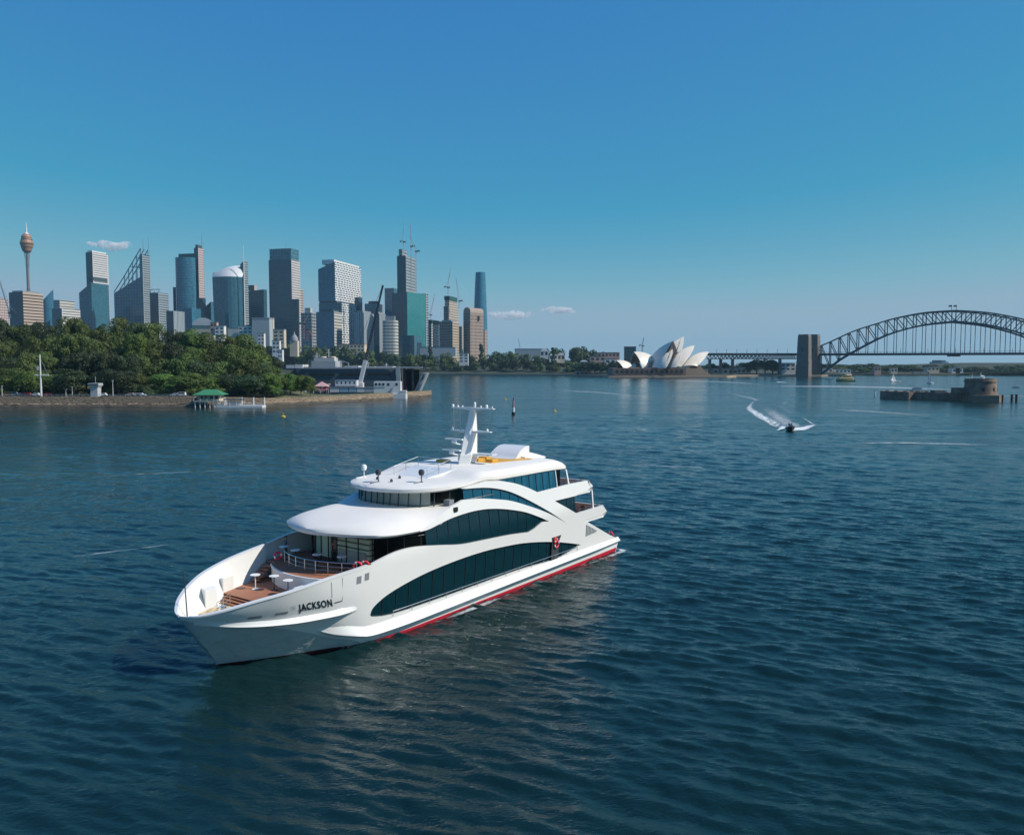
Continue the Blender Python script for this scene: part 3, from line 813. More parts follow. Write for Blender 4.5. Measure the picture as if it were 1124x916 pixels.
# sloping hatch with a rail towards the bow
m = MB(); m.prism([(19.4, 1.9), (22.6, 2.6), (22.6, -2.2), (19.4, -1.6)], 10.3, 11.0, ztop=[10.50, 11.03, 11.03, 10.50]); m.build('roof_ramp', [W_HULL], ship, bevel=0.05)
m = MB()
for v in (-2.1, 1.7):
    m.tube([P(19.3, v, 10.4), P(19.3, v, 11.25), P(22.4, v, 11.8), P(22.4, v, 11.0)], 0.025, 6)
    m.tube([P(20.8, v, 10.6), P(20.8, v, 11.5)], 0.025, 6)
m.tube([P(22.4, -2.1, 11.8), P(22.4, 1.7, 11.8)], 0.025, 6)
m.build('roof_handrail', [STEEL], ship)
for (u, v, mm) in ((17.2, -3.6, W_TRIM), (15.9, -0.6, DGREY), (17.6, 2.6, DGREY)):
    m = MB(); z0 = topw(u) - 0.02
    m.lathe([(0.16, 0), (0.16, 0.06), (0.045, 0.1), (0.045, 0.75)], P(u, v, z0), 10)
    m.lathe([(0.02, 0.55), (0.2, 0.62), (0.26, 0.84), (0.2, 1.04), (0.04, 1.1)], P(u, v, z0), 12)
    m.box(u - 0.9, u - 0.1, -v - 0.05, -v + 0.05, z0 + 0.0, z0 + 0.07)
    m.build('searchlight', [mm], ship, smooth=True)
m = MB()
for (u, v) in ((16.3, 0.5), (16.6, -1.4), (18.0, -0.2)): m.lathe([(0.1, 0), (0.12, 0.22), (0.03, 0.3)], P(u, v, topw(u)), 8)
m.build('deck_vent', [DGREY], ship, smooth=True)
# ---- mast
MV = 0.45
def plate4(mb, pts_lo, pts_hi):
    n = len(pts_lo); mb.add(list(pts_lo) + list(pts_hi), [tuple(range(n))[::-1], tuple(range(n, 2 * n))] + [(i, (i + 1) % n, n + (i + 1) % n, n + i) for i in range(n)])
def foil(u, w, lu, lv): return [P(u - lu, MV, w), P(u - lu * .3, MV + lv, w), P(u + lu, MV + lv * .7, w), P(u + lu, MV - lv * .7, w), P(u - lu * .3, MV - lv, w)]
mast = MB()
sec = [(25.9, 10.9, .95, .66), (26.2, 11.85, .98, .76), (26.22, 11.95, .9, .64), (26.6, 13.85, .68, .5), (27.0, 15.95, .34, .22)]
for a, b in zip(sec[:-1], sec[1:]): plate4(mast, foil(*a), foil(*b))
mo = mast.build('mast', [W_HULL], ship, recalc=True)
for (w, half, uo, ch) in ((15.98, 2.45, 27.05, .42), (13.9, 2.35, 26.75, .42)):
    m = MB()
    for s in (-1, 1):
        a = [P(uo - ch, MV, w - .16), P(uo + ch, MV, w - .16), P(uo + ch, MV, w + .1), P(uo - ch, MV, w + .1)]
        b = [P(uo - ch * .4, MV + s * half, w - .02), P(uo + ch * .4, MV + s * half, w - .02), P(uo + ch * .4, MV + s * half, w + .06), P(uo - ch * .4, MV + s * half, w + .06)]
        plate4(m, a, b)
    m.build('crossarm', [W_HULL], mo, recalc=True)
m = MB()
for (v, u1, u2) in ((-2.2, 27.0, 26.7), (-1.35, 27.0, 26.7), (2.2, 27.1, 26.8)):
    m.tube([P(u1, MV + v, 15.95), P(u2, MV + v * 0.86, 13.9)], 0.055, 6)
m.tube([P(27.1, MV + 2.45, 16.0), P(26.8, MV + 2.0, 13.9)], 0.03, 6)
m.build('crossarm_strut', [STEEL], mo)
m = MB()
for (v, h, r) in ((-2.35, .28, .13), (-1.75, .2, .1), (-1.2, .2, .07), (0.25, .55, .11), (.95, .22, .08), (1.6, .32, .14), (2.25, .2, .06)):
    m.lathe([(r * .6, 0), (r, h * .3), (r, h * .8), (r * .4, h)], P(27.05, MV + v, 16.04), 10)
for v in (-2.2, 1.9): m.lathe([(.09, 0), (.12, .1), (.1, .22), (.02, .26)], P(26.75, MV + v, 13.95), 10)
m.build('mast_antenna', [W_TRIM], mo, smooth=True)
for (w, du) in ((12.95, 1.2), (12.0, 1.55)):
    m = MB(); m.beam(P(26.1, MV - .2, w - .3), P(26.1 - du, MV - .45, w), .12, .1); m.lathe([(.22, 0), (.26, .1), (.2, .28)], P(26.1 - du, MV - .45, w), 10)
    m.box(25.98 - du, 26.22 - du, -MV - .55, -MV + 1.45, w + .28, w + .40); m.build('radar_scanner', [W_TRIM], mo)
m = MB(); plate4(m, [P(26.0, MV, 11.72), P(27.2, MV, 11.72), P(27.2, MV, 11.95), P(26.0, MV, 11.95)], [P(26.5, 3.1, 11.86), P(27.2, 3.1, 11.86), P(27.2, 3.1, 11.95), P(26.5, 3.1, 11.95)]); m.build('mast_wing', [W_HULL], mo, recalc=True)
# ---- exhaust cowl: concave slope rising aft, with casing behind
m = MB(); cols = smooth_curve([(30.9, 10.95), (31.4, 11.12), (32.1, 11.62), (33.0, 12.02), (33.9, 12.10)], 4)
v0, v1 = -0.95, 2.05
for s0, s1 in zip(cols[:-1], cols[1:]):
    pass
k0 = lambda t: (v0 - 0.12 * (1 - t), v1 + 0.35 * (1 - t) ** 2)
top = [[P(u, k0(i / (len(cols) - 1))[0], w), P(u, k0(i / (len(cols) - 1))[1], w)] for i, (u, w) in enumerate(cols)]
m.sheet(top)
base = [[P(u, k0(i / (len(cols) - 1))[0], 10.9), P(u, k0(i / (len(cols) - 1))[1], 10.9)] for i, (u, w) in enumerate(cols)]
m.sheet([[t[1] for t in top], [b[1] for b in base]]); m.sheet([[b[0] for b in base], [t[0] for t in top]])
m.add([top[-1][0], top[-1][1], P(33.75, v1, 10.9), P(33.75, v0, 10.9)], [(0, 1, 2, 3)])
m.build('exhaust_cowl', [W_HULL], ship, smooth=True, weld=0.002, angle=30)
m = MB(); m.prism([(33.8, 1.0), (36.0, 1.0), (36.0, -2.6), (32.4, -2.6), (32.4, -2.12), (33.8, -2.12)], 10.7, 11.3, ztop=[11.45, 10.95, 10.9, 11.15, 11.2, 11.45]); m.build('exhaust_casing', [W_HULL], ship, bevel=0.06)
# ---- after decks and balconies
def balcony(w, u0, u1, ub, m_floor, rise, ins=0.12):
    deck('balcony_floor', u0, u1, w, m_floor, 0.05, ins); deck('balcony_soffit', u0, u1 + .4, w - .055, W_TRIM, 0.2, .04)
    m = MB(); n = 10; h = HB(ub, w) - 0.02
    for (du, z) in ((0, 0),):
        rows = []
        for z_, off in ((w - 0.25, -0.9), (w + 0.05, -0.1), (w + rise * .35, 0.0), (w + rise, -0.75), (w + rise, -0.95), (w + 0.0, -0.35)):
            rows.append([(ub + off - 0.0, -h + 2 * h * k / n, z_) for k in range(n + 1)])
    m.sheet(rows); m.build('balcony_bulwark', [W_HULL], ship, smooth=True, angle=30)
balcony(7.42, 33.4, 39.0, 40.0, TEAK, 0.94)
balcony(4.47, 36.4, 41.7, 42.66, TEAK, 1.03)
for w, u0, u1 in ((8.36, 36.0, 39.1), (5.5, 37.0, 41.6)):
    m = MB()
    for sg in (1, -1):
        m.tube([SH(u0, w + .18, sg, -.2), SH(u1, w + .18, sg, -.2)], .025, 6)
        for u in np.linspace(u0, u1, 4): m.tube([SH(u, w - .1, sg, -.2), SH(u, w + .18, sg, -.2)], .02, 6)
    m.tube([SH(u1, w + .18, 1, -.2), SH(u1, w + .18, -1, -.2)], .025, 6)
    m.build('balcony_rail', [DGREY], ship)
for sg in (1, -1):
    m = MB(); m.beam(SH(40.0, 5.4, sg, -.18), SH(39.9, 7.3, sg, -.18), .2, .16); m.build('balcony_post', [W_TRIM], ship)
m = MB(); m.box(36.5, 36.6, -5.3, 5.3, 4.5, 7.15); m.build('aft_saloon_doors', [GLASS], ship)
m = MB(); m.box(35.3, 35.4, -4.7, 4.7, 7.45, 9.8); m.build('aft_lounge_doors', [GLASS], ship)
deck('aft_deck', 37.4, 45.0, 1.32, TEAK, .1, .25)
m = MB(); m.box(37.5, 37.65, -5.2, 5.2, 1.3, 4.4); m.build('aft_main_doors', [GLASS], ship)
for sg in (1, -1):
    # inner face of the sloping quarter and its louvred grille
    m = MB(); q = [(37.6, 1.35), (37.6, 4.4), (38.3, 4.4), (43.7, 2.0), (45.0, 1.5)]
    m.add([SH(u, w, sg, -.23) for u, w in q], [tuple(range(5))]); m.build('quarter_lining', [W_DECK], ship)
    m = MB()
    q = [(38.55, 2.78), (38.55, 4.0), (40.75, 3.05), (40.75, 2.9)]
    m.add([SH(u, w, sg, .012) for u, w in q], [(0, 1, 2, 3)], 0)
    for k in range(7):
        u = 38.7 + k * 0.3; hi = np.interp(u, [38.55, 40.75], [4.0, 3.05]); lo = np.interp(u, [38.55, 40.75], [2.78, 2.9])
        m.beam(SH(u, lo, sg, .03), SH(u, hi, sg, .03), .09, .04, 1)
    m.build('louvre_grille', [MGREY, LGREY], ship)
    # boarding opening with its life ring
    m = MB(); q = [(32.3, 1.55), (32.3, 3.35), (32.2, 3.75), (33.9, 3.75), (33.6, 3.3), (33.5, 1.55)]
    m.add([SH(u, w, sg, .016) for u, w in q], [tuple(range(len(q)))]); m.build('boarding_door', [DGREY], ship)
    c = SH(32.95, 3.05, sg, .12); ring('life_ring', c, .33, (0, 1, 0), ship)
    c = SH(32.75, 3.45, sg, .12); ring('life_ring', c, .2, (0, 1, 0), ship)
    # handrail along the foot of the long window
    m = MB(); uu = np.linspace(11, 37, 40); m.tube([SH(u, 1.98, sg, .05) for u in uu], .025, 5)
    for u in uu[::3]: m.tube([SH(u, 1.6, sg, .05), SH(u, 1.98, sg, .05)], .02, 5)
    m.build('side_handrail', [STEEL], ship)
    # hawse slots, square ports, panel joints
    for k, (u, w) in enumerate(((-1.05, 3.50), (0.75, 3.62), (2.25, 3.66), (3.7, 3.68))):
        m = MB(); du = .38 if k else .45
        m.add([SH(u - du, w - .07, sg, .014), SH(u + du, w - .07, sg, .014), SH(u + du, w + .1, sg, .014), SH(u - du, w + .1, sg, .014)], [(0, 1, 2, 3)])
        m.build('hawse_slot', [MGREY if k else CREAM], hull)
    for (u, w) in ((7.58, 5.03), (8.28, 5.13)):
        m = MB(); m.add([SH(u - .2, w - .27, sg, .014), SH(u + .2, w - .25, sg, .014), SH(u + .2, w + .27, sg, .014), SH(u - .2, w + .25, sg, .014)], [(0, 1, 2, 3)])
        m.build('port_window', [MGREY], hull)
    m = MB()
    for pts in ([(5.35, 5.3), (5.5, 4.2)], [(6.2, 5.45), (6.32, 3.81)], [(5.75, 3.78), (6.32, 3.81)]):
        (a, b) = pts
        m.beam(SH(a[0], a[1], sg, .004), SH(b[0], b[1], sg, .004), .035 if a[0] != 5.75 else .075, .03, 0 if a[0] != 5.75 else 1)
    m.build('panel_joint', [MGREY, TEXTK], hull)
# the name on both bows
def lettering(text, u0, u1, w0, w1, sg, lean, m_, bold):
    cu = bpy.data.curves.new('lettering', 'FONT'); cu.body = text; cu.resolution_u = 3; cu.offset = bold; cu.space_character = 1.12
    t = bpy.data.objects.new('tmp', cu); C.objects.link(t)
    dg = bpy.context.evaluated_depsgraph_get(); me = bpy.data.meshes.new_from_object(t.evaluated_get(dg))
    bpy.data.objects.remove(t); bpy.data.curves.remove(cu)
    xs = [v.co.x for v in me.vertices]; ys = [v.co.y for v in me.vertices]
    x0, x1, y0, y1 = min(xs), max(xs), min(ys), max(ys)
    for v in me.vertices:
        fx, fy = (v.co.x - x0) / (x1 - x0), (v.co.y - y0) / (y1 - y0)
        if sg < 0: fx = 1 - fx
        u = u0 + (u1 - u0) * fx + lean * fy; w = w0[0] + (w0[1] - w0[0]) * fx + (w1 - w0[0]) * fy
        v.co = SH(u, w, sg, .02)
    me.materials.clear(); me.materials.append(m_)
    o = bpy.data.objects.new('name_lettering', me); C.objects.link(o); o.parent = hull
for sg in (1, -1):
    lettering('JACKSON', 3.42, 5.72, (3.42, 3.37), 4.17, sg, -.27, TEXTK, .028)
    lettering('THE', 2.78, 3.06, (3.86, 3.85), 4.12, sg, -.05, TEXTG, .0)
m = MB(); m.tube([SH(44.6, 1.4, 1, -.3), SH(44.6, 2.3, 1, -.3)], .03, 6); m.build('stern_staff', [STEEL], ship)
ring('life_ring', SH(44.4, 1.95, 1, -.3), .28, (1, 0, .2), ship)
# camera and lamp brackets on the arch, box on the roof side
m = MB(); m.box(18.0, 18.45, -5.75, -5.4, 8.25, 8.62); m.build('side_lamp', [BLACK], ship, bevel=.03)
m = MB(); m.lathe([(0.2, 0), (.26, .12), (.2, .3), (.05, .36)], P(16.4, 5.5, 7.5), 10); m.build('side_lamp', [LGREY], ship, smooth=True)
m = MB(); m.box(18.0, 18.6, -5.2, -4.6, 8.72, 9.15); m.build('deck_box', [MGREY], ship, bevel=.03)

# ---- loose things aboard: top-level, they stand on the decks
SM = ship.matrix_basis.copy()
def sw(u, v, w): return Matrix.Translation(Bow0) @ Matrix.Rotation(YAW, 4, 'Z') @ Vector(P(u, v, w))
def bar_table(u, v, w, label, dark=False, group=None):
    t = thing('bar_table', label, 'table', sw(u, v, w), YAW, group)
    m = MB(); m.lathe([(.02, 1.04), (.36, 1.05), (.36, 1.09), (.02, 1.10)], n=18); m.build('table_top', [W_TRIM], t, smooth=True)
    m = MB(); m.lathe([(.035, .04), (.035, 1.05)], n=8); m.build('table_post', [BLACK if dark else W_TRIM], t, smooth=True)
    m = MB(); m.lathe([(.25, 0), (.25, .03), (.04, .05)], n=16); m.build('table_base', [BLACK if dark else W_TRIM], t, smooth=True)
bar_table(5.5, -3.0, DKL, 'white bar table with a white post, foremost on the lower teak fore deck', False, 'bar tables on the fore deck')
bar_table(6.1, -1.6, DKL, 'white bar table with a black post in the middle of the lower fore deck', True, 'bar tables on the fore deck')
bar_table(5.9, 0.2, DKL, 'white bar table on the lower fore deck beside the big white locker', True, 'bar tables on the fore deck')
G = 'bar tables on the curved terrace'
bar_table(9.2, -4.3, DKT, 'white bar table on the terrace with a standing person beside it', True, G)
bar_table(8.9, -2.6, DKT, 'white bar table on the terrace before the left pale green panel', True, G)
bar_table(8.9, -0.1, DKT, 'white bar table on the terrace before the bar shelves', True, G)
bar_table(9.5, 1.9, DKT, 'white bar table on the terrace beside the pair of red life rings', True, G)
t = thing('deck_locker', 'white lidded locker at the near edge of the lower fore deck', 'locker', sw(6.6, 1.6, DKL), YAW)
m = MB(); m.box(-.9, .9, -.5, .5, 0, .62); m.build('locker_body', [W_DECK], t, bevel=.03)
m = MB(); m.box(-.95, .95, -.55, .55, .625, .72); m.build('locker_lid', [W_TRIM], t, bevel=.03)
def lounge_chair(u, v, w, rz, label, group):
    t = thing('lounge_chair', label, 'chair', sw(u, v, w), YAW + rz, group)
    m = MB(); m.box(-.33, .33, -.33, .33, .28, .44); m.build('seat', [BROWN], t, bevel=.03)
    m = MB(); m.box(-.33, -.22, -.33, .33, .45, .95); m.build('backrest', [BROWN], t, bevel=.03)
    for x in (-.27, .27):
        for y in (-.27, .27):
            m = MB(); m.box(x - .03, x + .03, y - .03, y + .03, 0, .28); m.build('leg', [DGREY], t)
lounge_chair(36.6, 3.6, 7.42, 0.4, 'brown lounge chair on the upper stern balcony, nearer the glass screen', 'chairs on the stern balconies')
lounge_chair(38.1, 3.7, 7.42, 2.6, 'brown lounge chair at the outer end of the upper stern balcony', 'chairs on the stern balconies')
lounge_chair(38.2, 4.0, 4.47, 0.4, 'brown lounge chair on the lower stern balcony beside the dark window', 'chairs on the stern balconies')
lounge_chair(40.6, 4.0, 4.47, 2.8, 'brown lounge chair on the lower stern balcony behind the white post', 'chairs on the stern balconies')

# people: one continuous skinned body each, hair and clothing colours by height
def person(loc, rz, label, shirt, trousers, hair, pose='stand', scale=1.0, skin=(0.45, 0.27, 0.19)):
    J = {'pel': (0, 0, .94), 'wai': (0, .0, 1.1), 'che': (0, .01, 1.32), 'nk': (0, .0, 1.48), 'nk2': (0, -.015, 1.545), 'hd': (0, -.03, 1.64), 'hd2': (0, -.02, 1.72)}
    Rr = {'pel': .15, 'wai': .13, 'che': .155, 'nk': .062, 'nk2': .055, 'hd': .098, 'hd2': .075}
    E = [('pel', 'wai'), ('wai', 'che'), ('che', 'nk'), ('nk', 'nk2'), ('nk2', 'hd'), ('hd', 'hd2')]
    for s, n in ((1, 'l'), (-1, 'r')):
        fwd = -.16 if (pose == 'lean' and s > 0) else (.03 if pose != 'seat' else -.2)
        J['sh' + n] = (s * .19, 0, 1.41); J['el' + n] = (s * .26, .02 + fwd * .3, 1.14); J['ha' + n] = (s * .25, -.04 + fwd, .93 if pose == 'stand' else 1.06)
        J['pa' + n] = (s * .245, -.07 + fwd * 1.3, .85 if pose == 'stand' else 1.08)
        Rr['sh' + n] = .065; Rr['el' + n] = .045; Rr['ha' + n] = .03; Rr['pa' + n] = .034
        E += [('che', 'sh' + n), ('sh' + n, 'el' + n), ('el' + n, 'ha' + n), ('ha' + n, 'pa' + n)]
        for k in range(4):
            f = f'f{k}{n}'; g = f'g{k}{n}'
            dx = (k - 1.5) * .021
            p = J['pa' + n]; J[f] = (p[0] - s * .005 * k, p[1] - .012 + dx, p[2] - .065); J[g] = (p[0] - s * .018, p[1] - .018 + dx, p[2] - .105 + abs(k - 1.2) * .008)
            Rr[f] = .0095; Rr[g] = .008; E += [('pa' + n, f), (f, g)]
        J['th' + n] = (J['pa' + n][0] - s * .02, J['pa' + n][1] - .05, J['pa' + n][2] - .03); Rr['th' + n] = .011; E += [('ha' + n, 'th' + n)]
        J['hip' + n] = (s * .09, 0, .88); J['kn' + n] = (s * .1, -.02 - (.03 if s > 0 else 0), .49); J['an' + n] = (s * .105, .02, .09); J['to' + n] = (s * .125, -.13, .04)
        Rr['hip' + n] = .1; Rr['kn' + n] = .062; Rr['an' + n] = .042; Rr['to' + n] = .035
        E += [('pel', 'hip' + n), ('hip' + n, 'kn' + n), ('kn' + n, 'an' + n), ('an' + n, 'to' + n)]
    ks = list(J); ix = {k: i for i, k in enumerate(ks)}
    me = bpy.data.meshes.new('person'); me.from_pydata([J[k] for k in ks], [(ix[a], ix[b]) for a, b in E], [])
    o = bpy.data.objects.new('tmp', me); C.objects.link(o)
    sk = o.modifiers.new('s', 'SKIN'); sk.use_smooth_shade = True
    for i, k in enumerate(ks):
        me.skin_vertices[0].data[i].radius = (Rr[k], Rr[k] * (.8 if k in ('pel', 'wai', 'che') else 1)); me.skin_vertices[0].data[i].use_root = (k == 'pel')
    o.modifiers.new('b', 'SUBSURF').levels = 2
    dg = bpy.context.evaluated_depsgraph_get(); m2 = bpy.data.meshes.new_from_object(o.evaluated_get(dg))
    bpy.data.objects.remove(o)
    mats = [mat('skin_tone', skin, .6), mat('shirt_cloth', shirt, .8), mat('trouser_cloth', trousers, .8), mat('shoe_leather', (.02, .02, .02), .5)]
    m2.materials.clear()
    for q in mats: m2.materials.append(q)
    for p in m2.polygons:
        c_ = p.center; arm = abs(c_.x) > .2
        p.material_index = 3 if c_.z < .1 else (2 if c_.z < 1.0 and not (arm and c_.z > .6) else (1 if (c_.z < 1.47 and not (arm and c_.z < 1.1)) else 0))
        p.use_smooth = True
    b = bpy.data.objects.new('person', m2); C.objects.link(b)
    b.location = loc; b.rotation_euler = (0, 0, rz); b.scale = (scale,) * 3
    tag(b, label, 'person')
    hm = MB(); hm.lathe([(.03, -.02), (.1, .0), (.108, .06), (.09, .12), (.03, .15)], (0, .012, 1.645), 12); hm.build('hair', [mat('hair', hair, .7)], b, smooth=True)
    fm = MB()
    for x in (-.035, .035): fm.lathe([(.003, -.012), (.012, 0), (.003, .012)], (x, -.118, 1.65), 6)
    fm.build('eyes', [BLACK], b)
    fm = MB(); fm.add([(-.014, -.12, 1.61), (.014, -.12, 1.61), (0, -.15, 1.615), (0, -.118, 1.65)], [(0, 1, 2), (0, 2, 3), (1, 3, 2)]); fm.build('nose', [mats[0]], b)
    return b
person(sw(9.75, -4.75, DKT), YAW + R(70), 'person in a dark blue-grey outfit standing by a terrace bar table', (.07, .09, .13), (.03, .04, .06), (.015, .012, .01), 'lean')
person(sw(11.25, -0.75, DKT + .02), YAW + R(150), 'person in a pink top standing inside behind the saloon glass', (.5, .2, .2), (.06, .03, .03), (.03, .015, .01), 'stand')
# ------------------------------------------------------------------ land
GRASSY = mat('dry_grass_ground', (0.11, 0.115, 0.05), 0.9, var=0.3, vscale=0.06)
STONE = mat('sandstone_seawall', (0.25, 0.185, 0.125), 0.85, var=0.7, vscale=0.9, bump=0.7, bscale=0.9, stretch=(1, 1, 2.2))
ROCKM = mat('dark_waterline_rock', (0.075, 0.06, 0.045), 0.8, var=0.5, vscale=0.4, bump=0.3, bscale=0.6)
CONC = mat('pale_concrete', (0.42, 0.39, 0.35), 0.8, var=0.2, vscale=0.05)
ASPH = mat('asphalt', (0.06, 0.06, 0.062), 0.85, var=0.2, vscale=0.1)
CITYG = mat('city_ground_green', (0.028, 0.036, 0.018), 0.9, var=0.4, vscale=0.01)
SANDM = mat('sandy_shore_stone', (0.33, 0.25, 0.17), 0.85, var=0.3, vscale=0.05)
def smooth01(t): t = min(max(t, 0), 1); return t * t * (3 - 2 * t)
# the near point on the left: shoreline then rising ground behind
SHORE = [(-620, 388), (-330, 389), (-245, 390), (-200, 391), (-152, 391.5), (-140, 398), (-122, 402), (-100, 424), (-84, 448), (-66, 489), (-55, 508), (-51, 520)]
def shore_y(x): return float(np.interp(x, [p[0] for p in SHORE], [p[1] for p in SHORE]))
def land_z(x, y):
    s = y - shore_y(x)
    k = float(np.interp(x, [-700, -185, -135, -110], [1, 1, 0.45, 0.0]))
    return float(np.interp(x, [-150, -120], [4.6, 3.4])) + k * 19 * smooth01((s - 26) / 75) 
m = MB(); rows = []
for t in np.linspace(0, 1, 60):
    x = -620 + (568) * t
    y0 = shore_y(x)
    kd = float(np.interp(x, [-210, -150, -100, -55], [1, .42, .13, .06]))
    rows.append([(x, y0 + 0.6 + s * kd, land_z(x, y0 + s * kd + .6)) for s in (0, 4, 10, 18, 26, 36, 48, 60, 75, 95, 125, 170, 260)])
m.sheet(rows)
tag(m.build('park_ground', [GRASSY], smooth='all'), kind='structure')
m = MB()
fine = densify(SHORE, 3.0, closed=False)
rng = random.Random(3)
for r in range(1):
    rows = []
    for z, o in ((-1.0, -2.6), (0.3, -1.6), (1.1, -0.9), (1.5, -0.35), (4.75, 0.0), (4.75, 0.9), (4.5, 0.95)):
        cut = lambda x: float(np.interp(x, [-150, -120], [1, .74])) if z > 4 else 1
        rows.append([(x + rng.uniform(-.2, .2), y + o + (rng.uniform(-.5, .5) if z < 1.4 else 0), z * cut(x) + (rng.uniform(-.25, .25) if z < 1.4 else rng.uniform(-.12, .05))) for x, y in fine])
    m.sheet(rows)
o = m.build('seawall', [STONE, ROCKM])
for p in o.data.polygons:
    if p.center.z < 1.25: p.material_index = 1
tag(o, 'long sandstone seawall along the wooded point on the left', 'seawall')
# far land: the city shore, the point under the opera house, the far shore to the right
m = MB()
FS = [(-2600, 1500), (-1200, 1560), (-400, 1600), (-190, 1600), (-60, 1560), (60, 1500), (118, 1440), (150, 1330), (170, 1262), (330, 1262), (352, 1290), (362, 1370), (420, 1384), (520, 1380), (560, 1404), (600, 1450)]
for (o_, z_) in ((0, 0),):
    front = densify(FS, 25, closed=False)
    prof = ((-0.5, -1.5), (0, 2.6), (1.5, 2.8), (14, 3.4), (60, 9), (130, 20), (300, 26), (900, 34), (3000, 40))
    rows = []
    for off, z in prof:
        row = []
        for x, y in front:
            hill = float(np.interp(x, [-2600, -250, 40, 110, 200, 330, 420, 600], [1.0, 1.0, 0.9, 0.55, 0.1, 0.08, 0.25, 0.2]))
            row.append((x * (1 + off / 3500), y + off, z if off < 10 else 3.0 + (z - 3.0) * hill))
        rows.append(row)
    m.sheet(rows)
tag(m.build('city_ground', [CITYG], smooth='all'), kind='structure')
m = MB()
m.sheet([[(x, y - .6 + o_, z) for x, y in densify(FS, 25, closed=False)] for o_, z in ((-.6, -1), (-.3, 3.1), (1.4, 3.15), (1.5, 2.5))])
tag(m.build('shore_wall', [SANDM]), 'long low tan stone wall along the far garden shore', 'seawall')
m = MB()
NS = [(560, 1620), (640, 1560), (760, 1530), (900, 1520), (1050, 1500), (1150, 1470), (1400, 1440), (2600, 1400)]
front = densify(NS, 30, closed=False); rows = []
for off, z in ((-0.5, -1.5), (0, 2.2), (10, 2.8), (90, 9), (400, 11), (1500, 13), (5000, 16)):
    rows.append([(x * (1 + off / 9000), y + off, z * (1 + (1.2 if x > 850 and off > 50 and off < 500 else 0) * smooth01((x - 850) / 150))) for x, y in front])
m.sheet(rows)
tag(m.build('far_shore_ground', [CITYG], smooth='all'), kind='structure')

# ------------------------------------------------------------------ trees
def leaf_mat(name, col, var=0.35):
    m = bpy.data.materials.new(name); m.use_nodes = True
    nt = m.node_tree; N = nt.nodes; L = nt.links; b = N['Principled BSDF']
    b.inputs['Roughness'].default_value = 0.6; b.inputs['Specular IOR Level'].default_value = 0.25
    oi = N.new('ShaderNodeObjectInfo'); tc = N.new('ShaderNodeTexCoord')
    n = N.new('ShaderNodeTexNoise'); n.inputs['Scale'].default_value = 0.35; n.inputs['Detail'].default_value = 3; L.new(tc.outputs['Object'], n.inputs['Vector'])
    hs_ = N.new('ShaderNodeHueSaturation'); hs_.inputs['Color'].default_value = (*col, 1)
    def rng_(src, a, c_):
        r = N.new('ShaderNodeMapRange'); r.inputs['To Min'].default_value = a; r.inputs['To Max'].default_value = c_; L.new(src, r.inputs['Value']); return r.outputs[0]
    L.new(rng_(oi.outputs['Random'], 0.475, 0.525), hs_.inputs['Hue'])
    ad = N.new('ShaderNodeMath'); ad.operation = 'MULTIPLY'
    L.new(rng_(oi.outputs['Random'], 1 - var, 1 + var), ad.inputs[0]); L.new(rng_(n.outputs['Fac'], 0.4, 1.6), ad.inputs[1])
    L.new(ad.outputs[0], hs_.inputs['Value']); L.new(hs_.outputs[0], b.inputs['Base Color'])
    return m
LEAF = leaf_mat('olive_green_foliage', (0.062, 0.088, 0.018))
LEAF_B = leaf_mat('bright_green_foliage', (0.072, 0.122, 0.020), 0.2)
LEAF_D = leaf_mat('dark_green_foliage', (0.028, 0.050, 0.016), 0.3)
BARK = mat('grey_brown_bark', (0.12, 0.09, 0.065), 0.9, var=0.3, vscale=1.0)
def crown_mesh(name, rng, w, h, nb, nleaf, leaf, mat_, conical=False):
    """leaf clumps scattered through the shells of many lobes; unit: metres, base of the crown at z = 0"""
    lobes = []
    for i in range(nb):
        a = rng.uniform(0, 6.283); rr = math.sqrt(rng.uniform(0, 1)) * 0.72
        z = rng.uniform(0.16, 0.80)
        k = math.sqrt(max(0.05, 1 - ((z - 0.42) / 0.62) ** 2)) if not conical else (1.05 - z)
        lobes.append((rr * k * math.cos(a) * w / 2, rr * k * math.sin(a) * w / 2, z * h, rng.uniform(0.19, 0.33) * w * (0.75 + 0.3 * k)))
    lobes = np.array(lobes)
    npr = np.random.default_rng(rng.randint(0, 10 ** 6))
    li = npr.integers(0, nb, nleaf)
    d = npr.normal(size=(nleaf, 3)); d /= np.linalg.norm(d, axis=1)[:, None]
    d[:, 2] = np.where(d[:, 2] < -0.35, -d[:, 2], d[:, 2])
    c = lobes[li, :3] + d * (lobes[li, 3] * npr.uniform(0.86, 1.05, nleaf))[:, None] * np.array([1, 1, 0.72])
    nrm = d + npr.normal(0, 0.30, (nleaf, 3)); nrm /= np.linalg.norm(nrm, axis=1)[:, None]
    ref = np.where(np.abs(nrm[:, 2:3]) < 0.9, np.array([[0, 0, 1.0]]), np.array([[1.0, 0, 0]]))
    t = np.cross(nrm, ref); t /= np.linalg.norm(t, axis=1)[:, None]; b_ = np.cross(nrm, t)
    ang = npr.uniform(0, 6.28, nleaf)[:, None]; t2 = t * np.cos(ang) + b_ * np.sin(ang); b2 = -t * np.sin(ang) + b_ * np.cos(ang)
    s = (leaf * npr.uniform(0.55, 1.35, nleaf))[:, None]
    V = np.stack([c - t2 * s, c - b2 * s * .6, c + t2 * s, c + b2 * s * .6], 1).reshape(-1, 3)
    me = bpy.data.meshes.new(name)
    me.vertices.add(len(V)); me.vertices.foreach_set('co', V.astype(np.float32).ravel())
    q = np.arange(len(V), dtype=np.int32)
    me.loops.add(len(q)); me.loops.foreach_set('vertex_index', q)
    me.polygons.add(nleaf); me.polygons.foreach_set('loop_start', np.arange(0, len(q), 4, dtype=np.int32))
    me.update(calc_edges=True); me.materials.append(mat_)
    return me
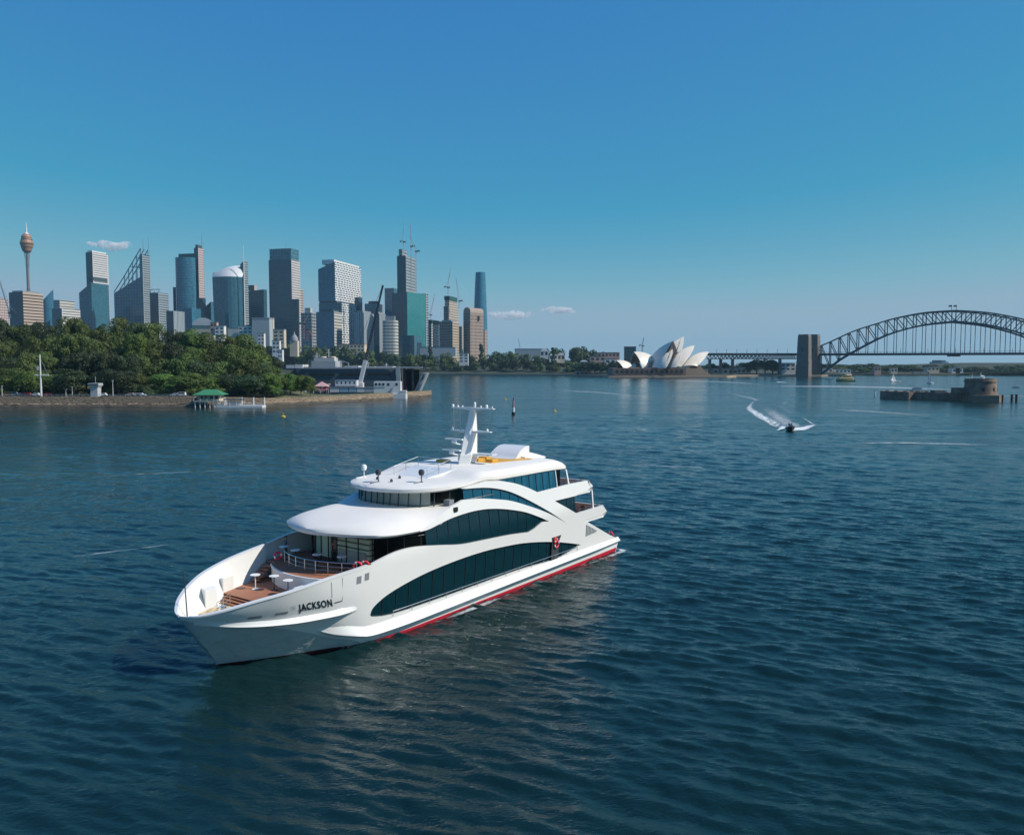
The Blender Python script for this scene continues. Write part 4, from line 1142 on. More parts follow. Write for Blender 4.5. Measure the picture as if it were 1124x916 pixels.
def tree_proto(name, rng, w, h, trunk, nb, nleaf, leaf, mat_, label, group, conical=False, limbs=4):
    t = thing(name, label, 'tree', (0, 0, -500), 0, group)
    m = MB()
    m.tube([(0, 0, -1.5), (.2, .1, trunk * .6), (0, 0, trunk + h * .25), (0.1, 0, trunk + h * .6)], [w * .035, w * .028, w * .02, w * .006], 7)
    for k in range(limbs):
        a = k * 6.283 / limbs + rng.uniform(-.4, .4); r_ = w * rng.uniform(.22, .36)
        m.tube([(0, 0, trunk * .75 + k * .2), (r_ * .5 * math.cos(a), r_ * .5 * math.sin(a), trunk + h * .18), (r_ * math.cos(a), r_ * math.sin(a), trunk + h * rng.uniform(.35, .55))], [w * .018, w * .012, w * .004], 5)
    m.build('trunk', [BARK], t, smooth=True)
    c = bpy.data.objects.new('crown', crown_mesh('crown', rng, w, h, nb, nleaf, leaf, mat_, conical)); C.objects.link(c); c.parent = t
    c.location = (0, 0, trunk - h * .04)
    return t
rng = random.Random(11)
TREE_KINDS = {}
for nm, mt in (('olive', LEAF), ('bright', LEAF_B), ('dark', LEAF_D)):
    TREE_KINDS[nm] = [tree_proto('broadleaf_tree', rng, rng.uniform(13, 15), rng.uniform(10.5, 12.5), 2.2, rng.randint(15, 20), 6500, 0.36, mt, 'x', 'x') for _ in range(3)]
FAR_KINDS = {}
for nm, mt in (('olive', LEAF), ('dark', LEAF_D)):
    FAR_KINDS[nm] = [tree_proto('broadleaf_tree', rng, 20, 15, 3.5, 15, 1300, 1.05, mt, 'x', 'x') for _ in range(3)]
CONE = [tree_proto('norfolk_pine', rng, 9, 24, 3, 24, 1500, 0.8, LEAF_D, 'x', 'x', True, 3)]
USED = set()
def plant(kind, x, y, z, width, height, label, group, pool=TREE_KINDS):
    p = rng.choice(pool[kind]) if isinstance(pool, dict) else pool[0]
    cr = [c for c in p.children if c.name.startswith('crown')][0]
    bb = [v.co for v in list(cr.data.vertices)[::7]]
    w0 = max(v.x for v in bb) - min(v.x for v in bb); h0 = max(v.z for v in bb) + cr.location.z
    return dup(p, (x, y, z), rng.uniform(0, 6.28), label, group, (width / w0, width / w0, height / h0))
CONTOUR = [(-40, 352), (0, 350), (24, 355), (43, 346), (60, 353), (79, 346), (96, 348), (115, 355), (134, 344), (154, 353), (178, 358), (197, 359), (220, 362), (240, 366), (270, 368), (285, 376), (300, 392), (312, 404), (325, 412)]
def contour(px): return float(np.interp(px, [c[0] for c in CONTOUR], [c[1] for c in CONTOUR]))
ROWS = [  # depth, px step, share of the way up to the skyline, kinds, label, group
    (412, 24, 0.30, ('olive', 'bright', 'olive', 'dark'), 'front row, crown low over the seawall road'),
    (430, 21, 0.55, ('olive', 'dark', 'olive'), 'second row'),
    (450, 20, 0.78, ('olive', 'olive', 'bright', 'dark'), 'third row'),
    (474, 19, 1.0, ('olive', 'dark', 'olive'), 'top row against the towers')]
LAB = {('olive', 0): 'olive green tree in the front row of the wooded point, above the seawall', ('bright', 0): 'bright green tree in the front row of the wooded point, above the seawall', ('dark', 0): 'dark green tree in the front row of the wooded point, above the seawall',
       ('olive', 1): 'olive green tree behind the front row on the wooded point', ('dark', 1): 'dark green tree behind the front row on the wooded point',
       ('olive', 2): 'olive green tree halfway up the wooded point', ('bright', 2): 'bright green tree halfway up the wooded point', ('dark', 2): 'dark green tree halfway up the wooded point',
       ('olive', 3): 'olive green tree on the crest of the wooded point, below the towers', ('dark', 3): 'dark green tree on the crest of the wooded point, below the towers'}
GRP = ['front row trees of the wooded point', 'second row trees of the wooded point', 'hillside trees of the wooded point', 'crest trees of the wooded point']
for ri, (d, step, share, kinds, _) in enumerate(ROWS):
    px = -60 + ri * 7
    while px < 318:
        p = px + rng.uniform(-5, 5); dd = d + rng.uniform(-7, 7)
        yt = 428 + (contour(p) - 428) * share + rng.uniform(-4, 5) * (1 if ri < 3 else .6)
        x = X(p, dd); zt = Z(yt, dd)
        if dd < shore_y(x) + 8: dd = shore_y(x) + 8 + rng.uniform(0, 5); x = X(p, dd); zt = Z(yt, dd)
        zg = land_z(x, dd)
        hgt = zt - zg
        if hgt > 3.5:
            k = rng.choice(kinds); hh = min(hgt, 17 + rng.uniform(0, 3)); zb = zg
            if hgt > hh: hh = hgt
            plant(k, x, dd, zb, rng.uniform(15, 22) if hh > 8 else rng.uniform(8, 12), hh, LAB[(k, ri)], GRP[ri])
        px += step
# bright low trees near the dockyard
for px, yt, w in ((296, 408, 10), (308, 410, 9), (318, 409, 10), (330, 411, 8), (340, 412, 8)):
    d = shore_y(X(px, 440)) + 14; d = max(d, 440) if px > 300 else d
    x = X(px, d); plant('bright', x, d, land_z(x, d), w, Z(yt, d) - land_z(x, d), 'small bright green tree beside the dockyard sheds', 'small trees by the dockyard')
# garden trees along the far shore
def far_tree(px, yt, d, kind, w, label, group):
    x = X(px, d); zb = 4.0
    plant(kind, x, d, zb, w, Z(yt, d) - zb, label, group, FAR_KINDS)
GT = [(318, 377), (340, 378), (372, 380), (400, 384), (430, 386), (455, 388), (470, 386), (490, 388), (507, 392), (520, 390), (537, 387), (560, 384), (585, 389), (610, 391), (632, 396)]
px = 300
while px < 634:
    yt = float(np.interp(px, [g[0] for g in GT], [g[1] for g in GT]))
    far_tree(px + rng.uniform(-3, 3), yt + rng.uniform(-2, 3), 1680 + rng.uniform(-20, 40), rng.choice(('dark', 'olive', 'dark')), rng.uniform(26, 36), 'dark tree in the back row of the far botanic garden', 'back row garden trees')
    px += 11
px = 468
while px < 640:
    yt = float(np.interp(px, [g[0] for g in GT], [g[1] for g in GT]))
    d = float(np.interp(px, [468, 560, 640], [1640, 1590, 1490]))
    far_tree(px + rng.uniform(-3, 3), min(yt + rng.uniform(6, 12), 405), d + rng.uniform(-8, 14), rng.choice(('dark', 'olive', 'dark')), rng.uniform(18, 26), 'low tree along the shore of the far botanic garden', 'shore trees of the far garden')
    px += 9
for px, yt, d, lab in ((528, 377, 1690, 'tall dark pine rising beside the last brown tower'), (472, 380, 1690, 'dark pine before the teal tower'), (607, 381, 1600, 'lone dark pine rising above the garden trees')):
    plant('x', X(px, d), d, 6, 11, Z(yt, d) - 6, lab, None, CONE)
for px, yt, w in ((606, 383, 30), (613, 381, 26), (633, 381, 34), (640, 380, 36), (648, 383, 30), (657, 388, 26), (664, 386, 24)):
    far_tree(px, yt, 1700 + rng.uniform(0, 20), 'dark', w, 'dark tree on the ridge between the garden and the opera house', 'ridge trees behind the opera house')
for px in (634, 640, 647, 653, 660, 667, 674, 681):
    far_tree(px, 396 + rng.uniform(0, 5), float(np.interp(px, [634, 690], [1450, 1345])) + rng.uniform(0, 14), 'dark', rng.uniform(20, 28), 'dark waterside tree directly left of the opera house', 'waterside trees left of the opera house')
for px in (770, 781, 786, 795, 811, 817): far_tree(px, 397 + rng.uniform(0, 5), 1425 + rng.uniform(0, 20), 'dark', rng.uniform(20, 28), 'dark tree behind the finger wharf, between opera house and pylon', 'trees behind the finger wharf')
# round dark trees under the bridge approach
for k, (px, yt, w) in enumerate(((822, 398, 26), (831, 394, 34), (840, 394, 34), (848, 396, 30), (857, 399, 26), (866, 403, 18))):
    far_tree(px, yt, 1405 + k * 2, 'dark', w, 'dark round tree below the bridge approach', 'trees below the bridge approach')
# far shore right
px = 903
while px < 1124:
    yt = 401 + rng.uniform(-2.5, 3)
    d = 1570 + rng.uniform(0, 40)
    far_tree(px, yt, d, rng.choice(('dark', 'olive')), rng.uniform(20, 34), 'small tree among houses on the far shore under the arch', 'far shore trees under the arch')
    px += 7
px = 900
while px < 1130:
    far_tree(px, 400.5 + rng.uniform(-1.5, 2), 2050 + rng.uniform(0, 60), 'dark', rng.uniform(38, 52), 'distant tree on the skyline of the far shore under the arch', 'skyline trees under the arch')
    px += 9
px = 1058
while px < 1140:
    for k in range(3):
        yt = float(np.interp(px, [1058, 1090, 1124], [410, 405, 400])) + k * 2.6
        far_tree(px + k * 3, yt, 1530 - k * 14, 'dark', 26, 'dark tree on the wooded hill behind the stone fort', 'trees on the hill behind the fort')
    px += 8
for ks in (TREE_KINDS, FAR_KINDS):
    for k in ks:
        for p in ks[k]:
            for c in list(p.children): bpy.data.objects.remove(c)
            bpy.data.objects.remove(p)
for p in CONE:
    for c in list(p.children): bpy.data.objects.remove(c)
    bpy.data.objects.remove(p)
# ------------------------------------------------------------------ the city towers
G_TEAL = facade('teal_glass_wall', (0.018, 0.10, 0.14), (0.03, 0.11, 0.145), 4.2, 3.2, .22, .12)
G_BLUE = facade('blue_glass_wall', (0.022, 0.12, 0.19), (0.04, 0.14, 0.20), 4.2, 4.0, .3, .08)
G_DARK = facade('dark_glass_wall', (0.010, 0.045, 0.07), (0.018, 0.06, 0.085), 4.2, 3.2, .3, .2)
G_GRID = facade('pale_framed_glass_wall', (0.015, 0.08, 0.12), (0.10, 0.20, 0.25), 8.4, 8.4, .12, .12)
G_DGRID = facade('dark_framed_glass_wall', (0.010, 0.05, 0.075), (0.025, 0.09, 0.12), 9.0, 6.0, .2, .14)
G_GREEN = facade('green_teal_glass_wall', (0.03, 0.21, 0.22), (0.035, 0.16, 0.17), 4.2, 3.4, .2, .1, cellvar=.15)
F_BEIGE = facade('beige_banded_wall', (0.07, 0.06, 0.06), (0.47, 0.36, 0.28), 7.0, 40, .58, .0)
F_WHITE = facade('white_banded_wall', (0.10, 0.12, 0.14), (0.62, 0.58, 0.55), 6.4, 60, .6, .03)
F_PINK = facade('pink_stone_wall', (0.12, 0.10, 0.10), (0.50, 0.39, 0.36), 6.4, 5.0, .45, .4)
F_GRID = facade('white_window_grid_wall', (0.05, 0.06, 0.07), (0.62, 0.56, 0.54), 6.5, 6.2, .4, .32)
F_BRICKW = facade('white_shifting_bar_wall', (0.03, 0.05, 0.06), (0.72, 0.72, 0.72), 5.6, 16, .48, .18, brick=True)
F_VERT = facade('grey_ribbed_wall', (0.10, 0.15, 0.18), (0.34, 0.36, 0.37), 300, 5.0, .0, .5)
F_CREAM = facade('cream_banded_wall', (0.13, 0.15, 0.15), (0.52, 0.49, 0.43), 7.0, 50, .6, .02)
F_BROWN = facade('brown_ribbed_wall', (0.06, 0.045, 0.04), (0.36, 0.27, 0.22), 7.5, 5.0, .25, .5)
F_BROWND = facade('brown_window_grid_wall', (0.05, 0.05, 0.055), (0.20, 0.17, 0.155), 6.0, 5.0, .35, .3)
F_TAN = facade('tan_grid_wall', (0.08, 0.07, 0.07), (0.50, 0.40, 0.30), 6.0, 5.5, .4, .35)
F_GREYB = facade('grey_banded_wall', (0.06, 0.09, 0.11), (0.34, 0.38, 0.40), 6.0, 40, .45, .04)
F_CONSTR = facade('raw_concrete_floors', (0.05, 0.07, 0.08), (0.33, 0.34, 0.35), 7.5, 9, .4, .2)
WALLW = mat('white_render', (0.66, 0.64, 0.61), .7, var=.12, vscale=.05)
WALLC = mat('cream_render', (0.56, 0.47, 0.36), .7, var=.15, vscale=.05)
WALLP = mat('pink_render', (0.46, 0.30, 0.25), .7, var=.2, vscale=.05)
ROOFG = mat('grey_roof', (0.22, 0.24, 0.26), .7, var=.2, vscale=.05)
ROOFD = mat('dark_roof_plant', (0.05, 0.075, 0.085), .6)
STEELW = mat('white_painted_steel', (0.62, 0.62, 0.62), .5)
STEELB = mat('bluish_grey_steel', (0.22, 0.27, 0.31), .5)
COPPER = mat('green_copper_band', (0.02, 0.075, 0.07), .5)
GOLD = mat('bronze_gold_cladding', (0.34, 0.19, 0.12), .5, metal=.15)
SOLIDB = facade('blue_glass_crown', (0.03, 0.10, 0.14), (0.10, 0.20, 0.24), 10, 8, .14, .12)  # pale-framed blue glass, alike on all faces of the crown
YAWC = R(14)
NV = Vector((math.cos(YAWC), -math.sin(YAWC), 0)); EV = Vector((-math.sin(YAWC), -math.cos(YAWC), 0))
def xr(px): return (px - CX) / F * CP
def footprint(x0, xs, x1, d, yaw=YAWC, maxb=60):
    n = Vector((math.cos(yaw), -math.sin(yaw), 0)); e = Vector((-math.sin(yaw), -math.cos(yaw), 0))
    c = Vector((xr(xs) * d, d, 0)); r0, r1 = xr(x0), xr(x1)
    a = (c.x - r0 * c.y) / (n.x - r0 * n.y)
    den = (e.x - r1 * e.y); b = (c.x - r1 * c.y) / den if abs(den) > 1e-4 else maxb
    if b < 4 or b > maxb * 3: b = maxb
    a = max(a, 2)
    return c, n, e, a, b            # corners: c, c - n a (south end of the east face), c - e b (west end of the north face)
def walls(mb, c, n, e, a, b, z0, z1, mi_e=0, mi_n=1, mi_r=2, ztop=None):
    p = [c, c - e * b, c - e * b - n * a, c - n * a]
    zt = ztop or [z1] * 4
    lens = [b, a, b, a]
    for i in range(4):
        j = (i + 1) % 4; L_ = lens[i]
        vs_ = [(p[i].x, p[i].y, z0), (p[i].x, p[i].y, zt[i]), (p[j].x, p[j].y, zt[j]), (p[j].x, p[j].y, z0)]
        mb.add(vs_, [(0, 3, 2, 1)], mi_n if i in (0, 2) else mi_e, [[(0, z0), (L_, z0), (L_, zt[j]), (0, zt[i])]])
    mb.add([(q.x, q.y, z) for q, z in zip(p, zt)], [(0, 1, 2, 3)], mi_r)
def block(root, name, x0, xs, x1, yt, d, me_, mn, z0=6, mr=None, yt2=None, yaw=YAWC, maxb=60, inset=0):
    c, n, e, a, b = footprint(x0, xs, x1, d, yaw, maxb)
    mb = MB(); z1 = Z(yt, d)
    zt = None
    if yt2 is not None: z2 = Z(yt2, d); zt = [z1, z1, z2, z2]
    walls(mb, c, n, e, a, b, z0, z1, ztop=zt)
    return mb.build(name, [me_, mn, mr or ROOFG], root), (c, n, e, a, b, z1)
def bld(name, label, group=None): return thing(name, label, 'building', (0, 0, 0), 0, group)
def cap_on(root, name, geo, inset, h, m, mr=None, lift=0.0):
    c, n, e, a, b, z1 = geo
    i = inset * min(a, b)
    mb = MB(); walls(mb, c - n * i - e * i, n, e, a - 2 * i, b - 2 * i, z1 + lift, z1 + lift + h)
    return mb.build(name, [m, m, mr or m], root)
def settle(root):
    """move the thing's own origin to the foot of its walls"""
    lo = Vector((1e9,) * 3); hi = -lo
    ks = [c_ for c_ in root.children if c_.type == 'MESH']
    for k in ks:
        for v in k.data.vertices:
            lo = Vector(map(min, lo, v.co)); hi = Vector(map(max, hi, v.co))
    o = Vector(((lo.x + hi.x) / 2, (lo.y + hi.y) / 2, lo.z))
    root.location = o
    def sh(k):
        for v in k.data.vertices: v.co -= o
        for q in k.children: sh(q)
    done = set()
    def sh2(k):
        if k.data.name not in done:
            done.add(k.data.name)
            for v in k.data.vertices: v.co -= o
        for q in k.children: sh2(q)
    for k in ks: sh2(k)
def mast_part(root, name, px, y0, y1, d, r0=1.2, r1=.5, m=STEELW):
    a, b = at(px, y0, d), at(px, y1, d)
    b.x = a.x; mb = MB(); mb.tube([a, b], [r0, r1], 6); mb.build(name, [m], root)
def simple(label, x0, xs, x1, yt, d, me_, mn, capf=None, name='office_tower', **k):
    r = bld(name, label); o, g = block(r, 'facade', x0, xs, x1, yt, d, me_, mn, **k)
    if capf: cap_on(r, 'roof_plant', g, capf[0], capf[1], capf[2])
    return r, g
# -- far left
r, g = simple('low pink-beige office block at the far left edge below a crane', -14, 2, 12, 328, 2000, F_BEIGE, F_PINK, (.2, 6, ROOFG)); settle(r)
r, g = simple('broad beige banded block with dark glass side below the gold observation tower', 12.7, 28, 50, 320.5, 1900, G_DARK, F_BEIGE, (.12, 4, ROOFG)); settle(r)
r = bld('office_tower', 'round dark glass tower with slanted top right of the beige banded block')
m = MB(); c = at(55, 400, 2150); rad = 13.5
zl, zh = Z(331, 2150), Z(317, 2150); n = 24
vs_ = [(c.x + rad * math.cos(t), c.y + rad * math.sin(t), 6) for t in np.linspace(0, 2 * math.pi, n, endpoint=False)] + [(c.x + rad * math.cos(t), c.y + rad * math.sin(t), zl + (zh - zl) * (0.5 + 0.5 * math.cos(t - .6))) for t in np.linspace(0, 2 * math.pi, n, endpoint=False)]
uvs = [[(i * 3.5, 6), (i * 3.5 + 3.5, 6), (i * 3.5 + 3.5, 150), (i * 3.5, 150)] for i in range(n)]
m.add(vs_, [(i, (i + 1) % n, n + (i + 1) % n, n + i) for i in range(n)], 0, uvs); m.add(vs_[n:], [tuple(range(n))], 1)
m.build('facade', [G_BLUE, ROOFD], r, smooth=True); settle(r)
r = bld('office_block', 'low white banded block with dark glass base left of the white topped tower')
block(r, 'facade', 59, 70, 90, 338, 2050, G_TEAL, F_WHITE); block(r, 'upper_storeys', 61, 68, 84, 329, 2080, F_GREYB, F_CREAM); settle(r)
# observation tower
r = thing('observation_tower', 'slim observation tower with a gold turret and needle spire', 'tower', (0, 0, 0))
d = 2450; c = at(34.3, 400, d); k = d / F
m = MB(); m.lathe([(4.6, 6), (3.8, Z(285, d)), (3.9, Z(276, d))], (c.x, c.y, 0), 12); m.build('shaft', [mat('shaft_grey_brown', (.17, .14, .14), .6)], r, smooth=True)
zz = lambda y: Z(y, d)
m = MB(); m.lathe([(6, zz(277.5)), (12, zz(275.5)), (16.5, zz(270)), (18, zz(267)), (18, zz(266.2)), (16.4, zz(265.2)), (15, zz(263)), (13.6, zz(262)), (14.2, zz(260)), (12, zz(258.5)), (8.5, zz(257))], (c.x, c.y, 0), 20); m.build('turret', [GOLD], r)
m = MB()
for y, q in ((272, 15.4), (268.2, 18.1), (263.4, 15.6)): m.lathe([(q, zz(y)), (q, zz(y) + 2.0)], (c.x, c.y, 0), 20)
m.build('window_band', [mat('turret_glass', (.05, .03, .02), .2)], r)
m = MB(); m.lathe([(6.5, zz(257)), (6, zz(256)), (2.6, zz(255)), (2.2, zz(252.5)), (1.6, zz(249)), (.5, zz(243.5))], (c.x, c.y, 0), 12); m.build('spire', [STEELW], r)
m = MB()
for t in range(10):
    a = t * .6283; m.beam((c.x + 8 * math.cos(a), c.y + 8 * math.sin(a), zz(276.5)), (c.x + 5 * math.cos(a + 2.2), c.y + 5 * math.sin(a + 2.2), zz(320)), .5)
m.build('stay_cables', [STEELB], r); settle(r)
# white topped tower above glass base
r = bld('office_tower', 'white ribbed tower rising out of a slanted teal glass block')
o, g = block(r, 'facade', 98, 105.3, 122.5, 276.5, 2400, G_DARK, F_WHITE); cap_on(r, 'roof_plant', g, .15, 5, STEELW)
m = MB(); walls(m, g[0] + (g[1] + g[2]) * .12, g[1], g[2], g[3] * .96, g[4] * .9, Z(308, 2400), Z(304, 2400)); m.build('plant_floor', [ROOFD, ROOFD, ROOFD], r); settle(r)
r, g = simple('slanted teal glass block standing before the white topped tower', 89.4, 103, 122, 310, 2250, G_TEAL, G_TEAL, yt2=321); settle(r)
# sloped lattice-topped tower
r = bld('office_tower', 'glass tower with a sloping lattice crown rising to twin antennas')
d = 2200
o, g = block(r, 'facade', 127.5, 158, 166, 303, d, G_GRID, G_GRID, yt2=321)
c, n, e, a, b, z1 = g
m = MB(); pts = [c - n * (a * t) for t in (0, .2, .4, .6)]
for i, t in enumerate((0, .15, .3, .45, .6)):
    p0 = c - n * (a * t); zt = Z(272.5 + (303 - 272.5) * min(1, t / .62), d); zb = Z(303 + 18 * t, d)
    for q in (0, 1):
        s = p0 - e * (b * q); m.beam((s.x, s.y, zb), (s.x, s.y, zt), 1.6)
for q in (0, .5, 1):
    s0 = c - e * (b * q); s1 = s0 - n * (a * .62); s2 = s0 - n * (a * 1.0)
    m.beam((s0.x, s0.y, Z(272.5, d)), (s1.x, s1.y, Z(303, d)), 1.8); m.beam((s1.x, s1.y, Z(303, d)), (s2.x, s2.y, Z(320, d)), 1.8)
    for t in (.2, .4):
        s = s0 - n * (a * t); m.beam((s0.x, s0.y, Z(272.5 + 31 * t / .62, d)), (s.x, s.y, Z(272.5 + 31 * t / .62, d)), 1.2)
m.build('lattice_crown', [STEELB], r)
for px in (157.2, 163): mast_part(r, 'antenna', px, 273, 262 if px < 160 else 259, d, .8, .4, STEELB)
m = MB(); walls(m, c + e * .5 + n * 5, n, e, 9, b, 6, Z(279, d)); m.build('lift_tower', [G_GRID, F_GREYB, ROOFG], r); settle(r)
r = bld('office_tower', 'grey banded tower with an open frame on its roof')
o, g = block(r, 'facade', 166.5, 176, 187, 321, 2100, G_DARK, F_GREYB); c, n, e, a, b, z1 = g
m = MB()
for t in (0, .5, 1): s = c - n * a * t; m.beam((s.x, s.y, z1), (s.x + 3, s.y, z1 + 8), 1.2)
s = c - n * a; m.beam((s.x + 3, s.y, z1 + 8), (c.x + 3, c.y, z1 + 8), 1.6); m.build('roof_frame', [STEELB], r)
mast_part(r, 'antenna', 170, 321, 314, 2100, .7, .4); settle(r)
for lab, q in (('low dark glass block with pale vertical piers beside the trees', (184, 192, 204, 341, 1950, G_DARK, F_VERT)), ('narrow dark slab left of the round blue tower', (192, 195, 199, 315, 2300, G_DARK, G_DARK)), ('low blue glass podium of the round blue tower', (196, 212, 222, 338, 2020, G_BLUE, G_BLUE))):
    r, g = simple(lab, *q, name='office_block'); settle(r)
# round-fronted blue tower with a beige spine and spire
r = bld('office_tower', 'round fronted blue glass tower with a stepped beige spine and spire')
d = 2250; c0 = at(206.5, 400, d); rad = 10.8 * d / F; n_ = 20; m = MB()
ang = np.linspace(R(178), R(362), n_); zt = Z(283, d)
vs_ = [(c0.x + rad * math.cos(t), c0.y + rad * .7 * math.sin(t), z) for z in (6, zt) for t in ang]
m.add(vs_, [(i, i + 1, n_ + i + 1, n_ + i) for i in range(n_ - 1)], 0, [[(i * 4.5, 6), (i * 4.5 + 4.5, 6), (i * 4.5 + 4.5, zt), (i * 4.5, zt)] for i in range(n_ - 1)]); m.add(vs_[n_:], [tuple(range(n_))], 1)
m.build('round_front', [G_BLUE, ROOFD], r)
block(r, 'rear_slab', 199, 217, 219, 278, d + 30, G_DARK, F_BEIGE)
o, g = block(r, 'spine', 216, 220.5, 226.5, 272, d + 5, G_DARK, F_PINK)
cap_on(r, 'roof_plant', g, .2, 9, ROOFD)
mast_part(r, 'spire', 221.8, 269, 257, d, 1.2, .4, STEELB); settle(r)
r, g = simple('dark glass podium slab right of the round blue tower spine', 217, 224, 227.5, 327, 2180, G_DARK, G_DARK, name='office_block'); settle(r)
r, g = simple('small teal glass block between the spire tower and the sail topped tower', 226, 233, 240, 331, 2350, G_TEAL, G_TEAL, name='office_block', yt2=337); settle(r)
# sail-topped tower
r = bld('office_tower', 'teal glass tower with white sail roof and a tall needle mast')
d = 2150; m = MB(); rows = []
for k, y in enumerate((400, 385, 360, 335, 315, 304)):
    z = Z(y, d) if k else 6
    xl = [237.4, 237.0, 236.6, 235.9, 235.4, 235.3][k]
    rows.append([at(xl + (268 - xl) * t, 400, d - 16 * math.sin(t * 3.14)) for t in np.linspace(0, 1, 9)])
    for p in rows[-1]: p.z = z
uv_ = []; vs_ = [p for q in rows for p in q]; fs_ = []
for i in range(5):
    for j in range(8):
        fs_.append((i * 9 + j, i * 9 + j + 1, (i + 1) * 9 + j + 1, (i + 1) * 9 + j)); z0, z1 = rows[i][0].z, rows[i + 1][0].z
        uv_.append([(j * 9.5, z0), (j * 9.5 + 9.5, z0), (j * 9.5 + 9.5, z1), (j * 9.5, z1)])
m.add(vs_, fs_, 0, uv_); m.build('curved_front', [G_TEAL], r)
m = MB(); top = rows[-1]
bk = [p + Vector((3, 26, Z(292, d) - Z(304, d))) * t for p, t in zip(top, (.45, .6, .8, .95, 1.05, 1.1, 1.1, 1.1, 1.1))]
mid = [(a + b_) / 2 + Vector((0, -2, 5)) for a, b_ in zip(top, bk)]
m.sheet([top, mid, bk]); m.build('sail_roof', [STEELW], r, smooth=True)
block(r, 'side_fin', 266, 270, 274.4, 286, d + 5, G_TEAL, F_GREYB, yt2=290, maxb=30)
m = MB(); bk2 = [Vector((p.x, p.y + 18, p.z)) for p in top]; m.sheet([[Vector((p.x, p.y, 6)) for p in bk2], [b_ for b_ in bk]]); m.build('rear_wall', [G_TEAL], r)
mast_part(r, 'needle_mast', 269.4, 386, 269, d - 10, 1.7, .6); settle(r)
r, g = simple('dark glass block with a stepped roof between two taller towers', 274, 291, 294.5, 317.5, 2300, G_DARK, G_DARK, name='office_tower', yt2=319)
m = MB(); walls(m, g[0] - g[1] * g[3] * .6, g[1], g[2], g[3] * .4, g[4] * .8, g[5] - 2, Z(312.5, 2300)); m.build('roof_plant', [G_DARK, WALLP, ROOFD], r); settle(r)
# tall dark gridded tower
r = bld('office_tower', 'tallest dark gridded tower with a glass crown and white window grid side')
o, g = block(r, 'facade', 297, 321.8, 331, 284.5, 2200, G_DGRID, F_GRID); c, n, e, a, b, z1 = g
m = MB(); walls(m, c - n * 2 - e * 2, n, e, a - 4, b - 4, z1, Z(272.3, 2200)); m.build('glass_crown', [SOLIDB, SOLIDB, ROOFD], r)
mast_part(r, 'antenna', 314, 272, 264.5, 2200, .6, .3, STEELB); settle(r)
r, g = simple('slim dark glass slab before the white window grid side', 321.3, 327.5, 329.5, 328, 2120, G_DARK, G_DARK, name='office_block'); settle(r)
r, g = simple('narrow beige tower behind the tall dark gridded tower', 329.5, 331, 334.2, 317.5, 2350, F_BEIGE, F_BEIGE); settle(r)
# stacked white-barred tower
r = bld('office_tower', 'broad tower wrapped in shifting white bars over dark glass')
d = 2050
o, g = block(r, 'facade', 350.7, 369, 397.3, 287, d, G_BLUE, F_BRICKW, z0=Z(330, d), yt2=295); c, n, e, a, b, z1 = g
m = MB(); walls(m, c - n * (a * .04), n, e, a * .72, b * .96, z1 - 6, z1 + 5); m.build('crown_parapet', [WALLW, WALLW, ROOFG], r)
m = MB(); walls(m, c + n * 3 - e * 2, n, e, a + 2, b * .93, Z(332, d), Z(330, d)); m.build('terrace_gap', [ROOFD, ROOFD, ROOFD], r)
block(r, 'lower_storeys', 351, 376, 392, 332, d - 15, G_TEAL, F_BRICKW); settle(r)
r, g = simple('dark slim slab at the right edge of the white-barred tower', 390, 395, 398.5, 326, 2120, G_DARK, G_DARK, name='office_block'); settle(r)
r, g = simple('blue glass block with a beige side before the white-barred tower', 347.8, 367.5, 376, 342, 1900, G_BLUE, F_CREAM, (.12, 5, ROOFD)); settle(r)
r, g = simple('grey building under construction behind red and white cranes', 331, 343, 348, 343, 1980, F_CONSTR, F_CONSTR, (.3, 12, WALLC)); settle(r)
r, g = simple('pale ribbed slab beside the long dark crane boom', 389.5, 400, 411, 343, 1900, F_VERT, F_VERT, (.2, 5, ROOFG)); settle(r)
r, g = simple('teal glass block with round plant room above the ribbed slab', 401, 414, 421.5, 333, 2100, G_TEAL, F_VERT); 
m = MB(); q = g[0] - g[1] * g[3] * .5 - g[2] * g[4] * .5; m.lathe([(14, 0), (15, 3), (14, 7)], (q.x, q.y, g[5]), 16); m.build('roof_plant', [ROOFD], r); settle(r)
r, g = simple('plain grey slab directly left of the cream banded round tower', 411, 417, 424, 344, 1850, G_DARK, F_VERT, (.25, 4, ROOFG)); settle(r)
r = bld('office_tower', 'cream banded round-cornered tower below the teal tower'); d = 1800
c0 = at(429, 400, d); m = MB(); rad = 8.2 * d / F; n_ = 20; zt = Z(352, d)
ang = np.linspace(0, 2 * math.pi, n_ + 1); sq = [(c0.x + rad * math.copysign(abs(math.cos(t)) ** .55, math.cos(t)), c0.y + rad * math.copysign(abs(math.sin(t)) ** .55, math.sin(t))) for t in ang]
vs_ = [(x, y, z) for z in (6, zt) for x, y in sq]; N1 = n_ + 1
m.add(vs_, [(i, i + 1, N1 + i + 1, N1 + i) for i in range(n_)], 0, [[(i * 5, 6), (i * 5 + 5, 6), (i * 5 + 5, zt), (i * 5, zt)] for i in range(n_)]); m.add(vs_[N1:-1], [tuple(range(n_))], 1)
m.build('facade', [F_CREAM, ROOFG], r); m = MB(); m.box(c0.x - 10, c0.x + 10, c0.y - 8, c0.y + 8, zt, zt + 10); m.build('roof_plant', [ROOFG], r); settle(r)
